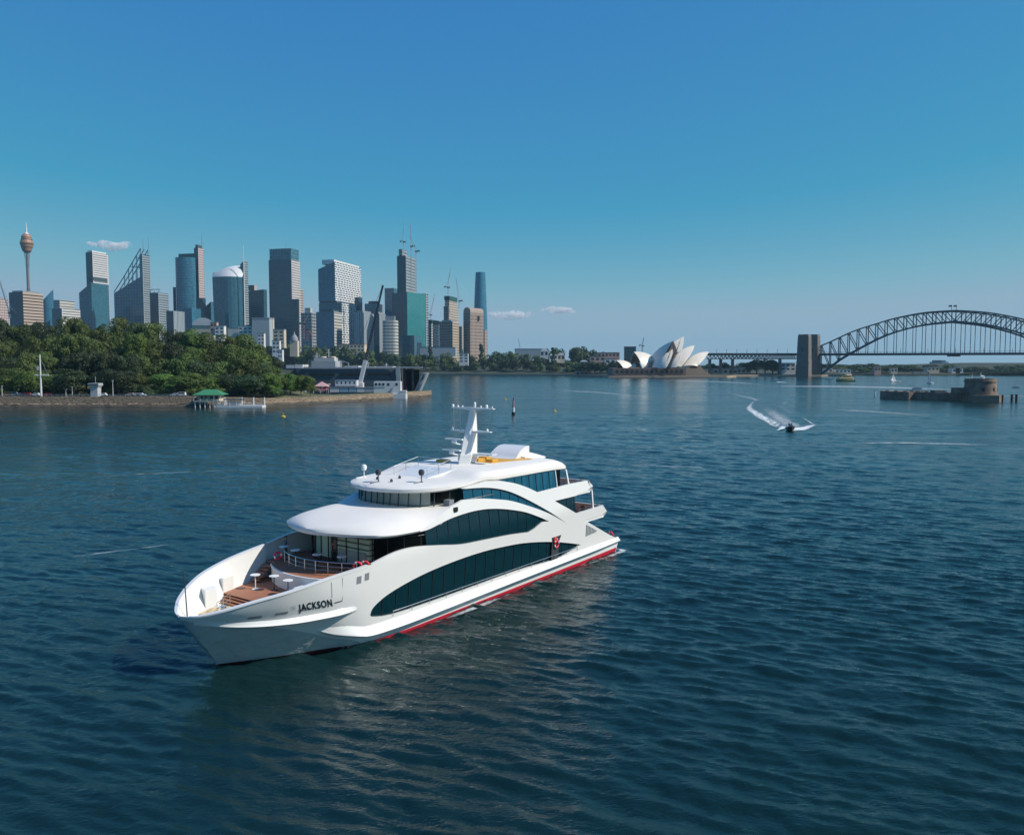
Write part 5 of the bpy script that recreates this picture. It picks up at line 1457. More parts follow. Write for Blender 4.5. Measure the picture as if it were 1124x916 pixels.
# teal tower and the one rising behind it
r, g = simple('broad teal glass tower with dark left side and pale right edge', 431, 447.5, 467.5, 320.5, 1900, G_DARK, G_GREEN, yaw=R(38)); c, n, e, a, b, z1 = g
m = MB(); walls(m, c - e * b + n * 1.0, n, e, 10, 8, 6, z1 + 1); m.build('edge_spine', [F_GREYB, F_GREYB, ROOFG], r); settle(r)
r, g = simple('dark teal podium block at the foot of the teal tower', 437, 455, 463, 368, 1850, G_TEAL, G_TEAL, name='office_block'); settle(r)
r, g = simple('slim blue-grey tower left of the teal tower', 423, 433, 438, 316, 2250, G_BLUE, G_TEAL); settle(r)
r = bld('office_tower', 'dark tower under construction above the teal tower, topped with cranes'); d = 2050
o, g = block(r, 'facade', 436.8, 446.5, 457.5, 280.5, d, G_DARK, F_CONSTR); c, n, e, a, b, z1 = g
m = MB(); walls(m, c - n * (a * .45) - e * 3, n, e, a * .4, b * .5, z1, Z(273, d)); m.build('lift_core', [F_CONSTR, F_CONSTR, ROOFG], r); settle(r)
def luffing_crane(label, px, y0, y1, d, tx, ty, col=STEELW, w=2.4):
    r = thing('tower_crane', label, 'crane', at(px, y0, d), 0)
    b0 = at(px, y0, d); H_ = Z(y1, d) - b0.z
    m = MB()
    for sx in (-1, 1):
        for sy in (-1, 1): m.beam((sx * w / 2, sy * w / 2, 0), (sx * w / 2, sy * w / 2, H_), w * .22)
    k = max(3, int(H_ / (w * 2.2)))
    for i in range(k):
        za, zb = H_ * i / k, H_ * (i + 1) / k; s = 1 if i % 2 else -1
        m.beam((-s * w / 2, -w / 2, za), (s * w / 2, -w / 2, zb), w * .16); m.beam((-s * w / 2, w / 2, za), (s * w / 2, w / 2, zb), w * .16)
    m.build('mast', [col], r)
    m = MB(); m.box(-w, w * 2.2, -w * .7, w * .7, H_, H_ + w * 1.1); m.build('cab', [DGREY], r)
    j = at(tx, ty, d) - b0; m = MB(); p0 = Vector((0, 0, H_ + w * .8))
    side = Vector((0, w * .45, 0)); up = Vector((-(j - p0).normalized().z, 0, (j - p0).normalized().x)) * w * .55
    for o_ in (side, -side, up): m.beam(p0 + o_, j + o_ * .3, w * .26)
    for i in range(8):
        t, t2 = i / 8, (i + 1) / 8; a_, b_ = p0.lerp(j, t), p0.lerp(j, t2); m.beam(a_ + side * (1 - .7 * t), b_ + up * (1 - .7 * t2), w * .14)
    m.build('jib', [col], r)
    s = -1 if j.x > 0 else 1
    m = MB(); m.beam((0, 0, H_ + w), (s * w * 3.4, 0, H_ + w * 1.6), w * .5); m.box(min(s * w * 2.6, s * w * 4), max(s * w * 2.6, s * w * 4), -w * .5, w * .5, H_ + w * .3, H_ + w * 1.5); m.build('counterweight', [DGREY], r)
    m = MB(); m.beam((s * w * 3.2, 0, H_ + w * 1.7), (s * w * .9, 0, H_ + w * 3.5), w * .14); m.beam((s * w * .9, 0, H_ + w * 3.5), j, w * .12); m.build('tie_rope', [STEELB], r)
    return r
luffing_crane('white tower crane up the right face of the dark tower under construction', 451.5, 320, 271, 2020, 450.6, 244.5)
luffing_crane('crane on the roof of the dark tower, its jib standing straight up', 443.2, 280, 266, 2050, 443.4, 243)
luffing_crane('shorter white crane at the right edge of the dark tower under construction', 456.8, 320, 276.5, 2015, 449.5, 258)
luffing_crane('thin crane above the white tower with the green crown', 472.6, 351, 346, 2000, 477.5, 322, w=2)
luffing_crane('crane with upright jib above the tan stepped tower', 491.8, 324, 316, 2000, 495, 293.5, w=2.4)
luffing_crane('crane at the right side of the tan stepped tower', 504, 338, 331, 2000, 500.5, 304, w=2.2)
luffing_crane('red and white crane beside the grey building under construction', 333.5, 372, 356, 1700, 338.5, 345, mat('crane_pink', (.5, .25, .22), .6), 2.2)
luffing_crane('red crane with lowered jib before the building under construction', 337.5, 374, 362, 1700, 344.5, 370, mat('crane_red', (.5, .16, .12), .6), 2.2)
luffing_crane('blue-grey lattice crane at the far left edge of the city', 11, 349, 344, 1800, -3, 300, STEELB, 3.2)
luffing_crane('thin distant crane standing behind the opera house', 705, 389, 380, 1750, 707, 370, STEELB, 1.8)
luffing_crane('faint thin crane above the garden trees right of the towers', 571, 390, 384, 1900, 569, 371, STEELB, 1.3)
# right end of the skyline
r = bld('office_tower', 'white slotted tower with a dark green crown'); d = 2000
o, g = block(r, 'facade', 468.7, 474, 482, 355, d, F_GREYB, F_WHITE); cap_on(r, 'crown', g, -.06, 9, COPPER); settle(r)
r = bld('office_tower', 'tan stepped tower with a dark green band below its flat crown'); d = 2000
o, g = block(r, 'facade', 487.3, 493, 503.6, 336, d, F_BROWND, F_TAN); c, n, e, a, b, z1 = g
m = MB(); walls(m, c - n * (a * .08) - e * (b * .08), n, e, a * .84, b * .8, z1, Z(329, d)); m.build('upper_step', [F_TAN, F_TAN, ROOFG], r)
m = MB(); walls(m, c - n * (a * -.02) - e * (b * .05), n, e, a * 1.0, b * .82, Z(329, d), Z(324.5, d)); m.build('crown', [COPPER, COPPER, COPPER], r); settle(r)
r, g = simple('brown gridded block with an orange-tan side before the tan stepped tower', 482.3, 497, 504, 352.5, 1850, F_BROWND, F_TAN, (.15, 3, ROOFG)); settle(r)
r, g = simple('thin tan slab right of the brown gridded block', 503, 506, 508.5, 358, 1950, F_TAN, F_TAN, name='office_block'); settle(r)
r = bld('office_tower', 'brown barrel-topped ribbed tower'); d = 1900
c, n, e, a, b = footprint(508.8, 516.5, 531, d, R(35)); z1 = Z(343, d); m = MB(); walls(m, c, n, e, a, b, 6, z1); m.build('facade', [F_BROWND, F_BROWN, ROOFG], r)
m = MB(); rows = []
for t in np.linspace(0, math.pi, 9):
    q = c - n * (a * (0.5 - .5 * math.cos(t))); zt = z1 + math.sin(t) ** .7 * (Z(337, d) - z1)
    rows.append([(q.x, q.y, zt), (q.x - e.x * b, q.y - e.y * b, zt)])
m.sheet(rows); m.add([r_[0] for r_ in rows], [tuple(range(9))]); m.add([r_[1] for r_ in rows], [tuple(range(9))]); m.build('barrel_roof', [mat('brown_stone', (.30, .23, .19), .7)], r, smooth=True)
m = MB(); q = c - e * (b * .6); m.box(q.x - 1, q.x + 3, q.y - 4, q.y + 4, Z(351, d), Z(346, d)); m.build('wall_vent', [DGREY], r); settle(r)
r, g = simple('slim brown slab right of the barrel-topped tower', 530.5, 532, 535.2, 362, 1950, F_BROWND, F_BROWN, name='office_block'); settle(r)
r = bld('office_tower', 'tall curved blue glass tower tapering to its top, last on the right'); d = 2500; m = MB(); rows = []; n_ = 16
for y in (400, 375, 350, 330, 312, 302, 299):
    k = np.interp(y, [297, 299, 312, 350, 400], [4.6, 5.6, 6.4, 8.0, 8.5]) * d / F; tw = (400 - y) * .006; c0 = at(np.interp(y, [297, 400], [527.8, 526.8]), 400, d)
    rows.append([(c0.x + k * (1 + .16 * math.cos(3 * (t + tw))) * .87 * math.cos(t), c0.y + k * math.sin(t), Z(y, d) if y < 400 else 6) for t in np.linspace(0, 2 * math.pi, n_ + 1)])
vs_ = [p for q in rows for p in q]; fs_, uv_ = [], []
for i in range(len(rows) - 1):
    for j in range(n_):
        fs_.append((i * 17 + j, i * 17 + j + 1, (i + 1) * 17 + j + 1, (i + 1) * 17 + j)); uv_.append([(j * 8, rows[i][0][2]), (j * 8 + 8, rows[i][0][2]), (j * 8 + 8, rows[i + 1][0][2]), (j * 8, rows[i + 1][0][2])])
m.add(vs_, fs_, 0, uv_); m.add(rows[-1][:-1], [tuple(range(n_))]); G_CROWN = facade('azure_glass_wall', (0.03, 0.16, 0.25), (0.03, 0.13, 0.20), 5, 5, .2, .15, cellvar=.2)
m.build('facade', [G_CROWN], r, smooth=True, angle=60); settle(r)
# low buildings at the foot of the towers
def house(label, x0, x1, y0, y1, d, wall, roof=None, name='building', group=None, hip=False, win=True):
    r = thing(name, label, 'building', (0, 0, 0), 0, group)
    a = at(x0, y1, d); w = X(x1, d) - X(x0, d); h = Z(y0, d) - Z(y1, d); dep = min(max(w * .7, 8), 40); zb = Z(y1, d)
    r.location = (a.x + w / 2, d + dep / 2, zb)
    m = MB(); m.box(-w / 2, w / 2, -dep / 2, dep / 2, -6, h * (.66 if hip else 1)); m.build('walls', [wall], r)
    if hip:
        m = MB(); hh = h * .66; e_ = .4; m.add([(-w / 2 - e_, -dep / 2 - e_, hh), (w / 2 + e_, -dep / 2 - e_, hh), (w / 2 + e_, dep / 2 + e_, hh), (-w / 2 - e_, dep / 2 + e_, hh), (-w * .22, 0, h), (w * .22, 0, h)], [(0, 1, 5, 4), (1, 2, 5), (2, 3, 4, 5), (3, 0, 4), (3, 2, 1, 0)]); m.build('roof', [roof or ROOFG], r)
    else:
        m = MB(); m.box(-w / 2 - .3, w / 2 + .3, -dep / 2 - .3, dep / 2 + .3, h, h + max(.8, h * .06)); m.build('roof', [roof or ROOFG], r)
    if win:
        nw = max(2, int(w / 7)); nf = max(1, int(h * (.62 if hip else .9) / 5))
        m = MB()
        for f in range(nf):
            for i in range(nw):
                cx = -w / 2 + w * (i + .5) / nw; cz = (f + .55) * h * (.64 if hip else .95) / nf
                m.box(cx - w / nw * .28, cx + w / nw * .28, -dep / 2 - .12, -dep / 2 + .1, cz - h / nf * .2, cz + h / nf * .2)
        m.build('window', [INNER], r)
    return r
r = thing('glasshouse', 'white arched roof glasshouse above the trees on the crest', 'building', (0, 0, 0)); d = 1300; m = MB(); rows = []
for t in np.linspace(0, math.pi, 10): rows.append([at(222.5 - 11.5 * math.cos(t) * k, 357 - 8.5 * math.sin(t) * k, d + q) for k, q in ((1, 0), (1, 25))])
for q in rows:
    pass
m.sheet(rows); m.add([q[0] for q in rows], [tuple(range(10))]); m.build('arched_roof', [WALLW], r, smooth=True)
m = MB(); a, b = at(211, 366, d), at(234, 357, d); m.box(a.x, b.x, d + 1, d + 24, a.z - 10, b.z); m.build('walls', [WALLC], r); settle(r)
HS = [('terracotta flat roofed house beside the arched glasshouse', 231, 238, 354, 364, 1290, WALLP, None), ('white house with dark windows on the crest of the trees', 236, 246, 358, 370, 1280, WALLW, None),
      ('white stepped apartment block in front of the sail topped tower', 262, 277, 358, 374, 1500, WALLW, ROOFG), ('pale apartment block beside the stepped white one', 250, 263, 360, 372, 1520, F_CREAM, ROOFG),
      ('blue glass and white apartment block below the dark gridded tower', 277, 296, 350, 376, 1480, F_GREYB, ROOFG), ('cream square apartment block below the dark gridded tower', 300, 312, 362, 378, 1450, WALLC, ROOFG),
      ('narrow cream tower block behind the square cream block', 294, 300, 350, 374, 1500, WALLC, ROOFG), ('white terrace house stepping down beside the trees', 299, 307, 374, 388, 1300, WALLW, ROOFG), ('white house lowest on the slope at the end of the trees', 305, 310, 384, 393, 1250, WALLW, ROOFG),
      ('pale house left of the narrow dark slab on the hill', 283, 290, 366, 378, 1400, WALLW, None),
      ('red roofed low building at the foot of the white-barred tower', 372, 400, 378, 386, 1760, WALLC, mat('red_roof', (.42, .12, .08), .8)),
      ('low white building between the trees below the brown gridded block', 504, 514, 388, 398, 1660, WALLW, ROOFG), ('long dark low terrace below the green crowned tower', 461, 500, 381, 388, 1780, F_GREYB, ROOFD),
      ('long grey flat roofed hall above the garden trees', 565, 602, 383, 391, 1720, F_GREYB, ROOFD)]
for i, (lab, x0, x1, y0, y1, d, w_, rf) in enumerate(HS): house(lab, x0, x1, y0, y1, d, w_, rf, win=w_ in (WALLW, WALLC, WALLP))
r = thing('sandstone_cupola', 'sandstone building with a pointed cupola at the foot of the towers', 'building', (0, 0, 0)); d = 1500; c0 = at(323.3, 384, d)
m = MB(); m.box(c0.x - 7, c0.x + 7, d - 6, d + 6, c0.z - 12, Z(374, d)); m.build('drum', [WALLC], r)
m = MB(); m.lathe([(7.5, Z(374, d)), (6.6, Z(371, d)), (4, Z(368.5, d)), (1.2, Z(366.5, d)), (.4, Z(363.5, d))], (c0.x, c0.y, 0), 12); m.build('cupola', [ROOFG], r, smooth=True); settle(r)
HS2 = [('white pillared house at the right end of the long grey hall', 593, 602, 382.5, 391, 1690, WALLW, ROOFG), ('white house among the trees right of the pillared house', 603, 612, 388, 394, 1660, WALLW, ROOFG), ('cream house lowest among the trees right of the garden', 612, 620, 387, 395, 1670, WALLC, ROOFG),
       ('pale house under the ridge trees left of the opera house', 637, 645, 395, 400, 1500, WALLW, ROOFG), ('cream terrace below the dark ridge roofs', 648, 664, 391, 397, 1540, WALLP, ROOFD), ('long dark roofed terrace on the ridge left of the opera house', 656, 680, 387, 392, 1580, WALLP, ROOFD), ('white low house between ridge trees and opera house', 664, 676, 394, 399, 1480, WALLW, ROOFD),
       ('dark square tower block behind the small opera shells', 686, 698, 381, 396, 1560, G_DARK, ROOFD), ('pale waterfront pavilion with arches at the end of the garden', 632, 650, 407.2, 412, 1440, WALLP, ROOFG)]
for (lab, x0, x1, y0, y1, d, w_, rf) in HS2: house(lab, x0, x1, y0, y1, d, w_, rf, hip=(x1 - x0 < 12), win=w_ is not G_DARK)
# across the water, under the bridge
G = 'small buildings on the far shore under the arch'
FH = [(905, 914, 404, 409, WALLW, 'white long shed at the foot of the arch'), (917, 934, 405.5, 409.5, WALLW, 'long white boat shed beside the arch foot'), (960, 967, 402, 408, WALLP, 'reddish house among the far trees under the arch'), (978, 985, 404, 409, WALLC, 'cream house between far trees under the arch'), (1003, 1010, 409, 412, WALLW, 'white waterfront house behind the sailing boats'),
      (1011, 1020, 408.5, 413, WALLC, 'tan waterfront house right of the sailing boats'), (1018, 1031, 403, 407, WALLC, 'long pale block left of the lone blue tower'), (1045, 1057, 404, 409, WALLW, 'white houses right of the lone blue tower'), (1049, 1054, 401.5, 406, WALLC, 'small cream block right of the lone blue tower')]
for x0, x1, y0, y1, w_, lab in FH: house(lab, x0, x1, y0, y1, 1545, w_, ROOFG)
r, g = simple('lone blue glass tower far away under the bridge arch', 1033.5, 1041, 1042.5, 397, 3000, G_BLUE, G_BLUE, (.2, 6, ROOFD), yaw=R(-14)); settle(r)
for x0, x1, y, lab in ((1056, 1059, 400.5, 'tiny distant block right of the lone blue tower'), (1070, 1075, 401, 'tiny distant tower before the wooded hill'), (1063, 1068, 402.5, 'tiny low distant block left of the wooded hill')):
    r, g = simple(lab, x0, x1, x1 + .5, y, 3000, G_BLUE, F_GREYB, name='office_block', yaw=R(-14)); settle(r)
# long finger wharf buildings left of the south pylon
house('long reddish finger wharf building between opera house and pylon', 783, 810, 404.5, 411, 1392, WALLP, ROOFD); house('dark roofed long wharf shed under the bridge approach', 798, 824, 403.5, 410.5, 1400, WALLP, ROOFG); house('pale ferry terminal under the bridge beside the pylon', 857, 873, 398.5, 407, 1400, WALLW, STEELW)
# ------------------------------------------------------------------ the arch bridge
IRON = mat('blue_grey_bridge_steel', (0.020, 0.034, 0.05), .55, var=.1, vscale=.02)
GRAN = mat('granite_pylon', (0.15, 0.13, 0.115), .85, var=.2, vscale=.08)
bridge = thing('arch_bridge', 'steel arch bridge with granite pylons across the harbour on the right', 'bridge', (0, 0, 0))
AX = Vector((.956, -.292, 0)); PX_ = Vector((.292, .956, 0)); HL = 204.0
B0 = Vector(((901 - CX) / F * CP * 1420, 1420, 0)); BC = B0 + AX * HL
up_ = pchip([0, .03, .27, .41, .55, .82, 1.0], [379.2, 377.6, 362.3, 356.0, 349.9, 342.9, 341.3])
lo_ = pchip([0, .03, .13, .27, .55, .82, 1.0], [411, 408, 396.7, 384.8, 365.4, 355.9, 353.2])
def arch_pt(s, row, top):
    t = 1 - abs(s) / HL
    p = BC + AX * s
    z = Z((up_ if top else lo_)(t), 1420 - .292 * (HL + s))
    q = p + PX_ * row; q.z = z; return q
DECKZ = 39.2
NP = 28; ss = [-HL + 2 * HL * i / NP for i in range(NP + 1)]
for row in (-15, 15):
    m = MB()
    for a, b in zip(ss[:-1], ss[1:]):
        m.beam(arch_pt(a, row, 1), arch_pt(b, row, 1), 2.0); m.beam(arch_pt(a, row, 0), arch_pt(b, row, 0), 2.6)
    for i, s in enumerate(ss):
        m.beam(arch_pt(s, row, 0), arch_pt(s, row, 1), 1.2)
        if i < NP:
            m.beam(arch_pt(s, row, 1), arch_pt(ss[i + 1], row, 0), 1.2) if s < -.1 else m.beam(arch_pt(s, row, 0), arch_pt(ss[i + 1], row, 1), 1.2)
    m.build('arch_truss', [IRON], bridge)
m = MB()
for i, s in enumerate(ss):
    m.beam(arch_pt(s, -15, 1), arch_pt(s, 15, 1), .9)
    if i < NP: m.beam(arch_pt(s, -15, 1), arch_pt(ss[i + 1], 15, 1), .6)
m.build('lateral_bracing', [IRON], bridge)
for row in (-15, 15):
    for s in ss[1:-1]:
        q = arch_pt(s, row, 0)
        if abs(q.z - DECKZ) > 3:
            m = MB(); b = q.copy(); b.z = DECKZ; m.beam(q, b, .75); m.build('hanger', [IRON], bridge)
m = MB()
a0, a1 = BC - AX * HL, BC + AX * HL
def dk(mb, p, q, w, z0, z1):
    n = (q - p).normalized(); s = Vector((-n.y, n.x, 0)) * w / 2
    v = [p - s, q - s, q + s, p + s]
    mb.add([(x.x, x.y, z) for z in (z0, z1) for x in v], [(3, 2, 1, 0), (4, 5, 6, 7), (0, 1, 5, 4), (1, 2, 6, 5), (2, 3, 7, 6), (3, 0, 4, 7)])
dk(m, a0, a1, 44, DECKZ - 3.6, DECKZ)
m.build('deck', [IRON], bridge)
m = MB(); n_ = 40
for i in range(n_ + 1):
    p = a0.lerp(a1, i / n_) - PX_ * 22; m.beam((p.x, p.y, DECKZ), (p.x, p.y, DECKZ + 2.4), .35)
    if i % 4 == 0: m.beam((p.x, p.y, DECKZ), (p.x, p.y, DECKZ + 7), .4)
p, q = a0 - PX_ * 22, a1 - PX_ * 22; m.beam((p.x, p.y, DECKZ + 2.2), (q.x, q.y, DECKZ + 2.2), .4); m.build('parapet', [IRON], bridge)
m = MB(); c = BC - PX_ * 10; m.box(c.x - 9, c.x + 9, c.y - 4, c.y + 4, DECKZ - 6, DECKZ - 3.6); m.build('maintenance_gantry', [IRON], bridge)
# approach spans to the left of the pylon
ap0 = Vector((X(778, 1395), 1400, 0)); ap1 = Vector((X(876, 1410), 1410, 0))
m = MB(); dk(m, ap0, ap1, 40, DECKZ - 3.8, DECKZ); m.build('approach_deck', [IRON], bridge)
n_ = 24
for off in (-14, 14):
    m = MB()
    for i in range(n_):
        a, b = ap0.lerp(ap1, i / n_), ap0.lerp(ap1, (i + 1) / n_); o = Vector((0, off, 0)); a, b = a + o, b + o
        mid = (a + b) / 2
        m.beam((a.x, a.y, DECKZ - 4), (mid.x, mid.y, DECKZ - 9.5), .9); m.beam((mid.x, mid.y, DECKZ - 9.5), (b.x, b.y, DECKZ - 4), .9); m.beam((a.x, a.y, DECKZ - 9.5), (b.x, b.y, DECKZ - 9.5), .9)
    m.build('approach_truss', [IRON], bridge)
for px in (779, 791, 804, 856):
    m = MB()
    for off in (-13, 13):
        p = at(px, 400, 1405 + off); m.prism([(p.x - 2.2, p.y - 2), (p.x + 2.2, p.y - 2), (p.x + 2.2, p.y + 2), (p.x - 2.2, p.y + 2)], 0, DECKZ - 10)
    m.build('approach_pier', [GRAN], bridge)
m = MB()
for i in range(9):
    p = ap0.lerp(ap1, (i + .5) / 9) - Vector((0, 20, 0)); m.beam((p.x, p.y, DECKZ), (p.x, p.y, DECKZ + 6), .4); m.beam((p.x, p.y, DECKZ + 6), (p.x + 2.5, p.y, DECKZ + 6.2), .3)
m.build('lamp_posts', [IRON], bridge)
def pylon(px0, px1, d, mirror=False):
    cx = (X(px0, d) + X(px1, d)) / 2; w = (X(px1, d) - X(px0, d)) * .80; m = MB(); ang = R(-38); dep = 16
    def ringp(k, z): 
        pts = [(-w / 2 * k, -dep / 2 * k), (w / 2 * k, -dep / 2 * k), (w / 2 * k, dep / 2 * k), (-w / 2 * k, dep / 2 * k)]
        return [(cx + x * math.cos(ang) - y * math.sin(ang), d + x * math.sin(ang) + y * math.cos(ang), z) for x, y in pts]
    zt = Z(367, d); lv = [(1.06, -1), (1.04, 26), (1.0, 26.5), (.94, zt * .82), (.90, zt - 3), (.84, zt - 1.2), (.84, zt), (.76, zt)]
    rows = [ringp(k, z) for k, z in lv]
    for a, b in zip(rows[:-1], rows[1:]): m.add(a + b, [(i, (i + 1) % 4, 4 + (i + 1) % 4, 4 + i) for i in range(4)])
    m.add(rows[-1], [(0, 1, 2, 3)])
    o = m.build('pylon', [GRAN], bridge)
    m = MB(); 
    for dx in (0,):
        q = Vector((cx + w * .02, d, 0)) + Vector((math.sin(ang), -math.cos(ang), 0)) * (dep * .49); m.box(q.x - 1.6, q.x + 1.6, q.y - .4, q.y + .9, DECKZ + 2, DECKZ + 9)
    m.build('pylon_opening', [INNER], o)
pylon(874.5, 890.5, 1378); pylon(886.5, 900, 1428)
for dx in (430, 455):
    pass
m = MB(); q = arch_pt(0, 0, 1)
for o in (-4, 4): m.beam((q.x + o, q.y, q.z), (q.x + o, q.y, q.z + 10), .5); m.add([(q.x + o, q.y, q.z + 10), (q.x + o - 5, q.y + .2, q.z + 9.2), (q.x + o - 5, q.y + .2, q.z + 6.6), (q.x + o, q.y, q.z + 7)], [(0, 1, 2, 3)]); 
m.build('flag', [IRON], bridge)

# ------------------------------------------------------------------ the shell-roofed opera house
TILE = mat('cream_white_roof_tile', (0.74, 0.66, 0.55), .4, var=.06, vscale=.15)
STEPS = mat('tan_granite_steps', (0.40, 0.27, 0.19), .8, var=.1, vscale=.05)
PODIUM = mat('shaded_granite_podium', (0.20, 0.135, 0.105), .8, var=.15, vscale=.05)  # same stone as the steps, darkened to carry its shade
BRONZE = mat('bronze_tinted_glass', (0.045, 0.025, 0.015), .2)
opera = thing('opera_house', 'opera house of white sail-like shell roofs on a stone podium', 'opera house', (0, 0, 0))
OD = 1290.0
def o3(Xz, Yz, d): return at(620 + Xz / 6.244, 350 + Yz / 6.244, d)
def shell(back, peak, foot, hw, d=OD, bulge=.22, sag=.10, mouth=True, turn=.42):
    b, p, f = o3(*back, d), o3(*peak, d), o3(*foot, d)
    dp = turn * (p.x - b.x); p = o3(*peak, d + dp); df = turn * (f.x - b.x)
    k_ = Vector((turn, -1, 0)).normalized() * hw
    f = o3(*foot, d + df - hw); fn = f.copy(); ff = fn - k_ * 2; f = fn - k_; f.z = fn.z; d = f.y
    n = 12; ridge = []
    for i in range(n + 1):
        t = i / n; q = b.lerp(p, t); L_ = (p - b).length; nn = Vector((-(p - b).z, 0, (p - b).x)).normalized()
        if nn.z < 0: nn = -nn
        ridge.append(q + nn * (bulge * L_ * 4 * t * (1 - t) * .5))
    m = MB()
    for ft, sgn in ((fn, -1), (ff, 1)):
        rows = []
        for i in range(n + 1):
            row = []
            for j in range(9):
                s = j / 8; q = ft.lerp(ridge[i], s); L_ = (ridge[i] - ft).length
                o = Vector((-turn * sgn, sgn, .55)).normalized() * (sag * L_ * 4 * s * (1 - s)); row.append(q + o)
            rows.append(row)
        m.sheet(rows, flip=sgn > 0)
    o = m.build('roof_shell', [TILE], opera, smooth=True, angle=60)
    # folded glass wall a little inside the mouth
    if mouth:
        k = .88; m = MB(); inn = lambda v: Vector((f.x + (v.x - f.x) * k, d + (v.y - d) * k, f.z + (v.z - f.z) * .96))
        pts = [inn(fn.lerp(ridge[-1], s) + Vector((0, -1, .55)).normalized() * (sag * (ridge[-1] - fn).length * 4 * s * (1 - s))) for s in np.linspace(0, 1, 6)] + [inn(ff.lerp(ridge[-1], s) + Vector((0, 1, .55)).normalized() * (sag * (ridge[-1] - ff).length * 4 * s * (1 - s))) for s in np.linspace(1, 0, 6)]
        m.add(pts, [tuple(range(12))]); m.build('mouth_glass', [BRONZE], opera)
shell((556, 335), (742, 150), (662, 337), 24, OD + 26, turn=-1.0)
shell((664, 330), (815, 120), (742, 337), 24, OD + 22, .26, turn=.9)
shell((650, 337), (740, 208), (694, 335), 14, OD - 34, .24, turn=.9)
shell((722, 330), (888, 180), (800, 326), 17, OD - 20, .24, turn=.9)
shell((728, 335), (804, 236), (766, 330), 10, OD - 34, .26, turn=.9)
shell((812, 322), (986, 224), (908, 322), 16, OD - 8, .22, turn=.8)
shell((618, 268), (473, 225), (532, 338), 20, OD + 12, .18)
shell((470, 318), (352, 283), (408, 348), 11, OD - 5, .2)
shell((436, 348), (507, 288), (476, 340), 9, OD, .2)
m = MB()
def obox(mb, X0, X1, Y0, Y1, d0, d1, z0=0):
    a, b = o3(X0, Y0, d0), o3(X1, Y0, d0); mb.box(a.x, b.x, d0, d1, z0, a.z)
obox(m, 330, 830, 336, 0, 1264, 1335); m.build('podium', [PODIUM], opera)
m = MB(); obox(m, 832, 908, 338, 0, 1268, 1330); obox(m, 400, 530, 330, 0, 1275, 1325); m.build('podium_terrace', [STEPS], opera)
m = MB()
for k in range(6): obox(m, 908, 935 + k * 14, 322 + k * 12, 0, 1270 - k * .4, 1325 + k)
m.build('podium_steps', [STEPS], opera)
m = MB(); obox(m, 300, 1098, 391, 0, 1256, 1340, -1); m.build('broadwalk', [STEPS], opera)
m = MB()
for k in range(14): obox(m, 350 + k * 34, 368 + k * 34, 372, 0, 1263.2, 1264.5, 12)
m.build('podium_windows', [INNER], opera)
settle(opera)

# ------------------------------------------------------------------ the stone fort on its islet
FORT = mat('weathered_fort_stone', (0.215, 0.155, 0.115), .9, var=.5, vscale=.35, bump=.15, bscale=1.0)
fort = thing('stone_fort', 'round stone gun tower with a long low battery wall on a harbour islet', 'fort', (0, 0, 0)); FD = 446.0
c = at(1077, 400, FD); rt = 16.2 * FD / F
zq = lambda y: Z(y, FD)
m = MB(); m.lathe([(rt * 1.06, -1), (rt * 1.05, zq(439)), (rt * .95, zq(419.5)), (rt * .99, zq(419)), (rt * .99, zq(417.4)), (rt * .95, zq(417)), (rt * .95, zq(415.2)), (rt * .86, zq(415.2)), (rt * .85, zq(416.5)), (.1, zq(416.5))], (c.x, c.y, 0), 30); m.build('tower', [FORT], fort, smooth=True, angle=35)
m = MB()
for a in (-1.9, -1.15, -.55): m.box(-.6, .6, -.3, .3, -.9, .9, mat=Matrix.Translation((c.x + rt * .97 * math.cos(a), c.y + rt * .97 * math.sin(a), zq(427))) @ Matrix.Rotation(a + math.pi / 2, 4, 'Z'))
m.build('gun_opening', [INNER], fort)
m = MB(); m.tube([(c.x, c.y, zq(416)), (c.x, c.y, zq(408.5))], [.35, .1], 6); m.lathe([(1.2, zq(416.3)), (1.2, zq(413.2)), (1.5, zq(413)), (.2, zq(411.8))], (c.x + 1.0, c.y + .5, 0), 10)
m.tube([(c.x - 4.6, c.y, zq(416)), (c.x - 4.6, c.y, zq(410))], [.12, .08], 6); m.build('beacon_lantern', [STEELW], fort)
m = MB(); x0, x1 = X(970.5, FD), c.x + 3
x0 = X(971, 484); m.prism([(x0, 484), (x0 + 9, 472), (x0 + 13, 473), (x1, FD - 4.5), (x1, FD + 7), (x0 + 10, 490), (x0 + 1, 491)], -1, 4.4); m.build('battery_wall', [FORT], fort)
m = MB(); x = x0 + 1
while x < x1 - 8:
    y = float(np.interp(x, [x0, x0 + 9, x0 + 13, x1], [484, 472, 473, FD - 4.5])); m.box(x, x + 1.5, y + .35, y + 1.4, 4.4, 5.1); x += 3.2
m.build('battlement', [FORT], fort)
m = MB(); m.prism([(c.x - 8, FD - 9), (c.x + 4, FD - 11), (X(1094, FD), FD - 6), (X(1094, FD), FD + 8), (c.x - 8, FD + 8)], -1, zq(433)); m.build('tower_plinth', [FORT], fort)
m = MB(); a = X(1056, FD + 3); m.box(a - 4, a + 2, FD, FD + 6, 4.4, 7.4); m.build('keepers_hut', [FORT], fort)
m = MB(); m.box(X(1025, FD + 3), X(1037, FD + 3), FD + 1, FD + 6, 4.4, 5.9); m.build('barrack_roof', [mat('slate', (.11, .105, .1), .7)], fort)
m = MB()
for i in range(9): 
    x = X(1094, FD) + i * 1.9; m.tube([(x, FD, 0), (x, FD, zq(435.2))], .14, 5)
m.beam((X(1093, FD), FD, zq(434.6)), (X(1093, FD) + 19, FD, zq(434.6)), .25); m.build('jetty_walkway', [STEELW], fort); settle(fort)
WOODD = mat('dark_pile_timber', (.035, .03, .026), .8)
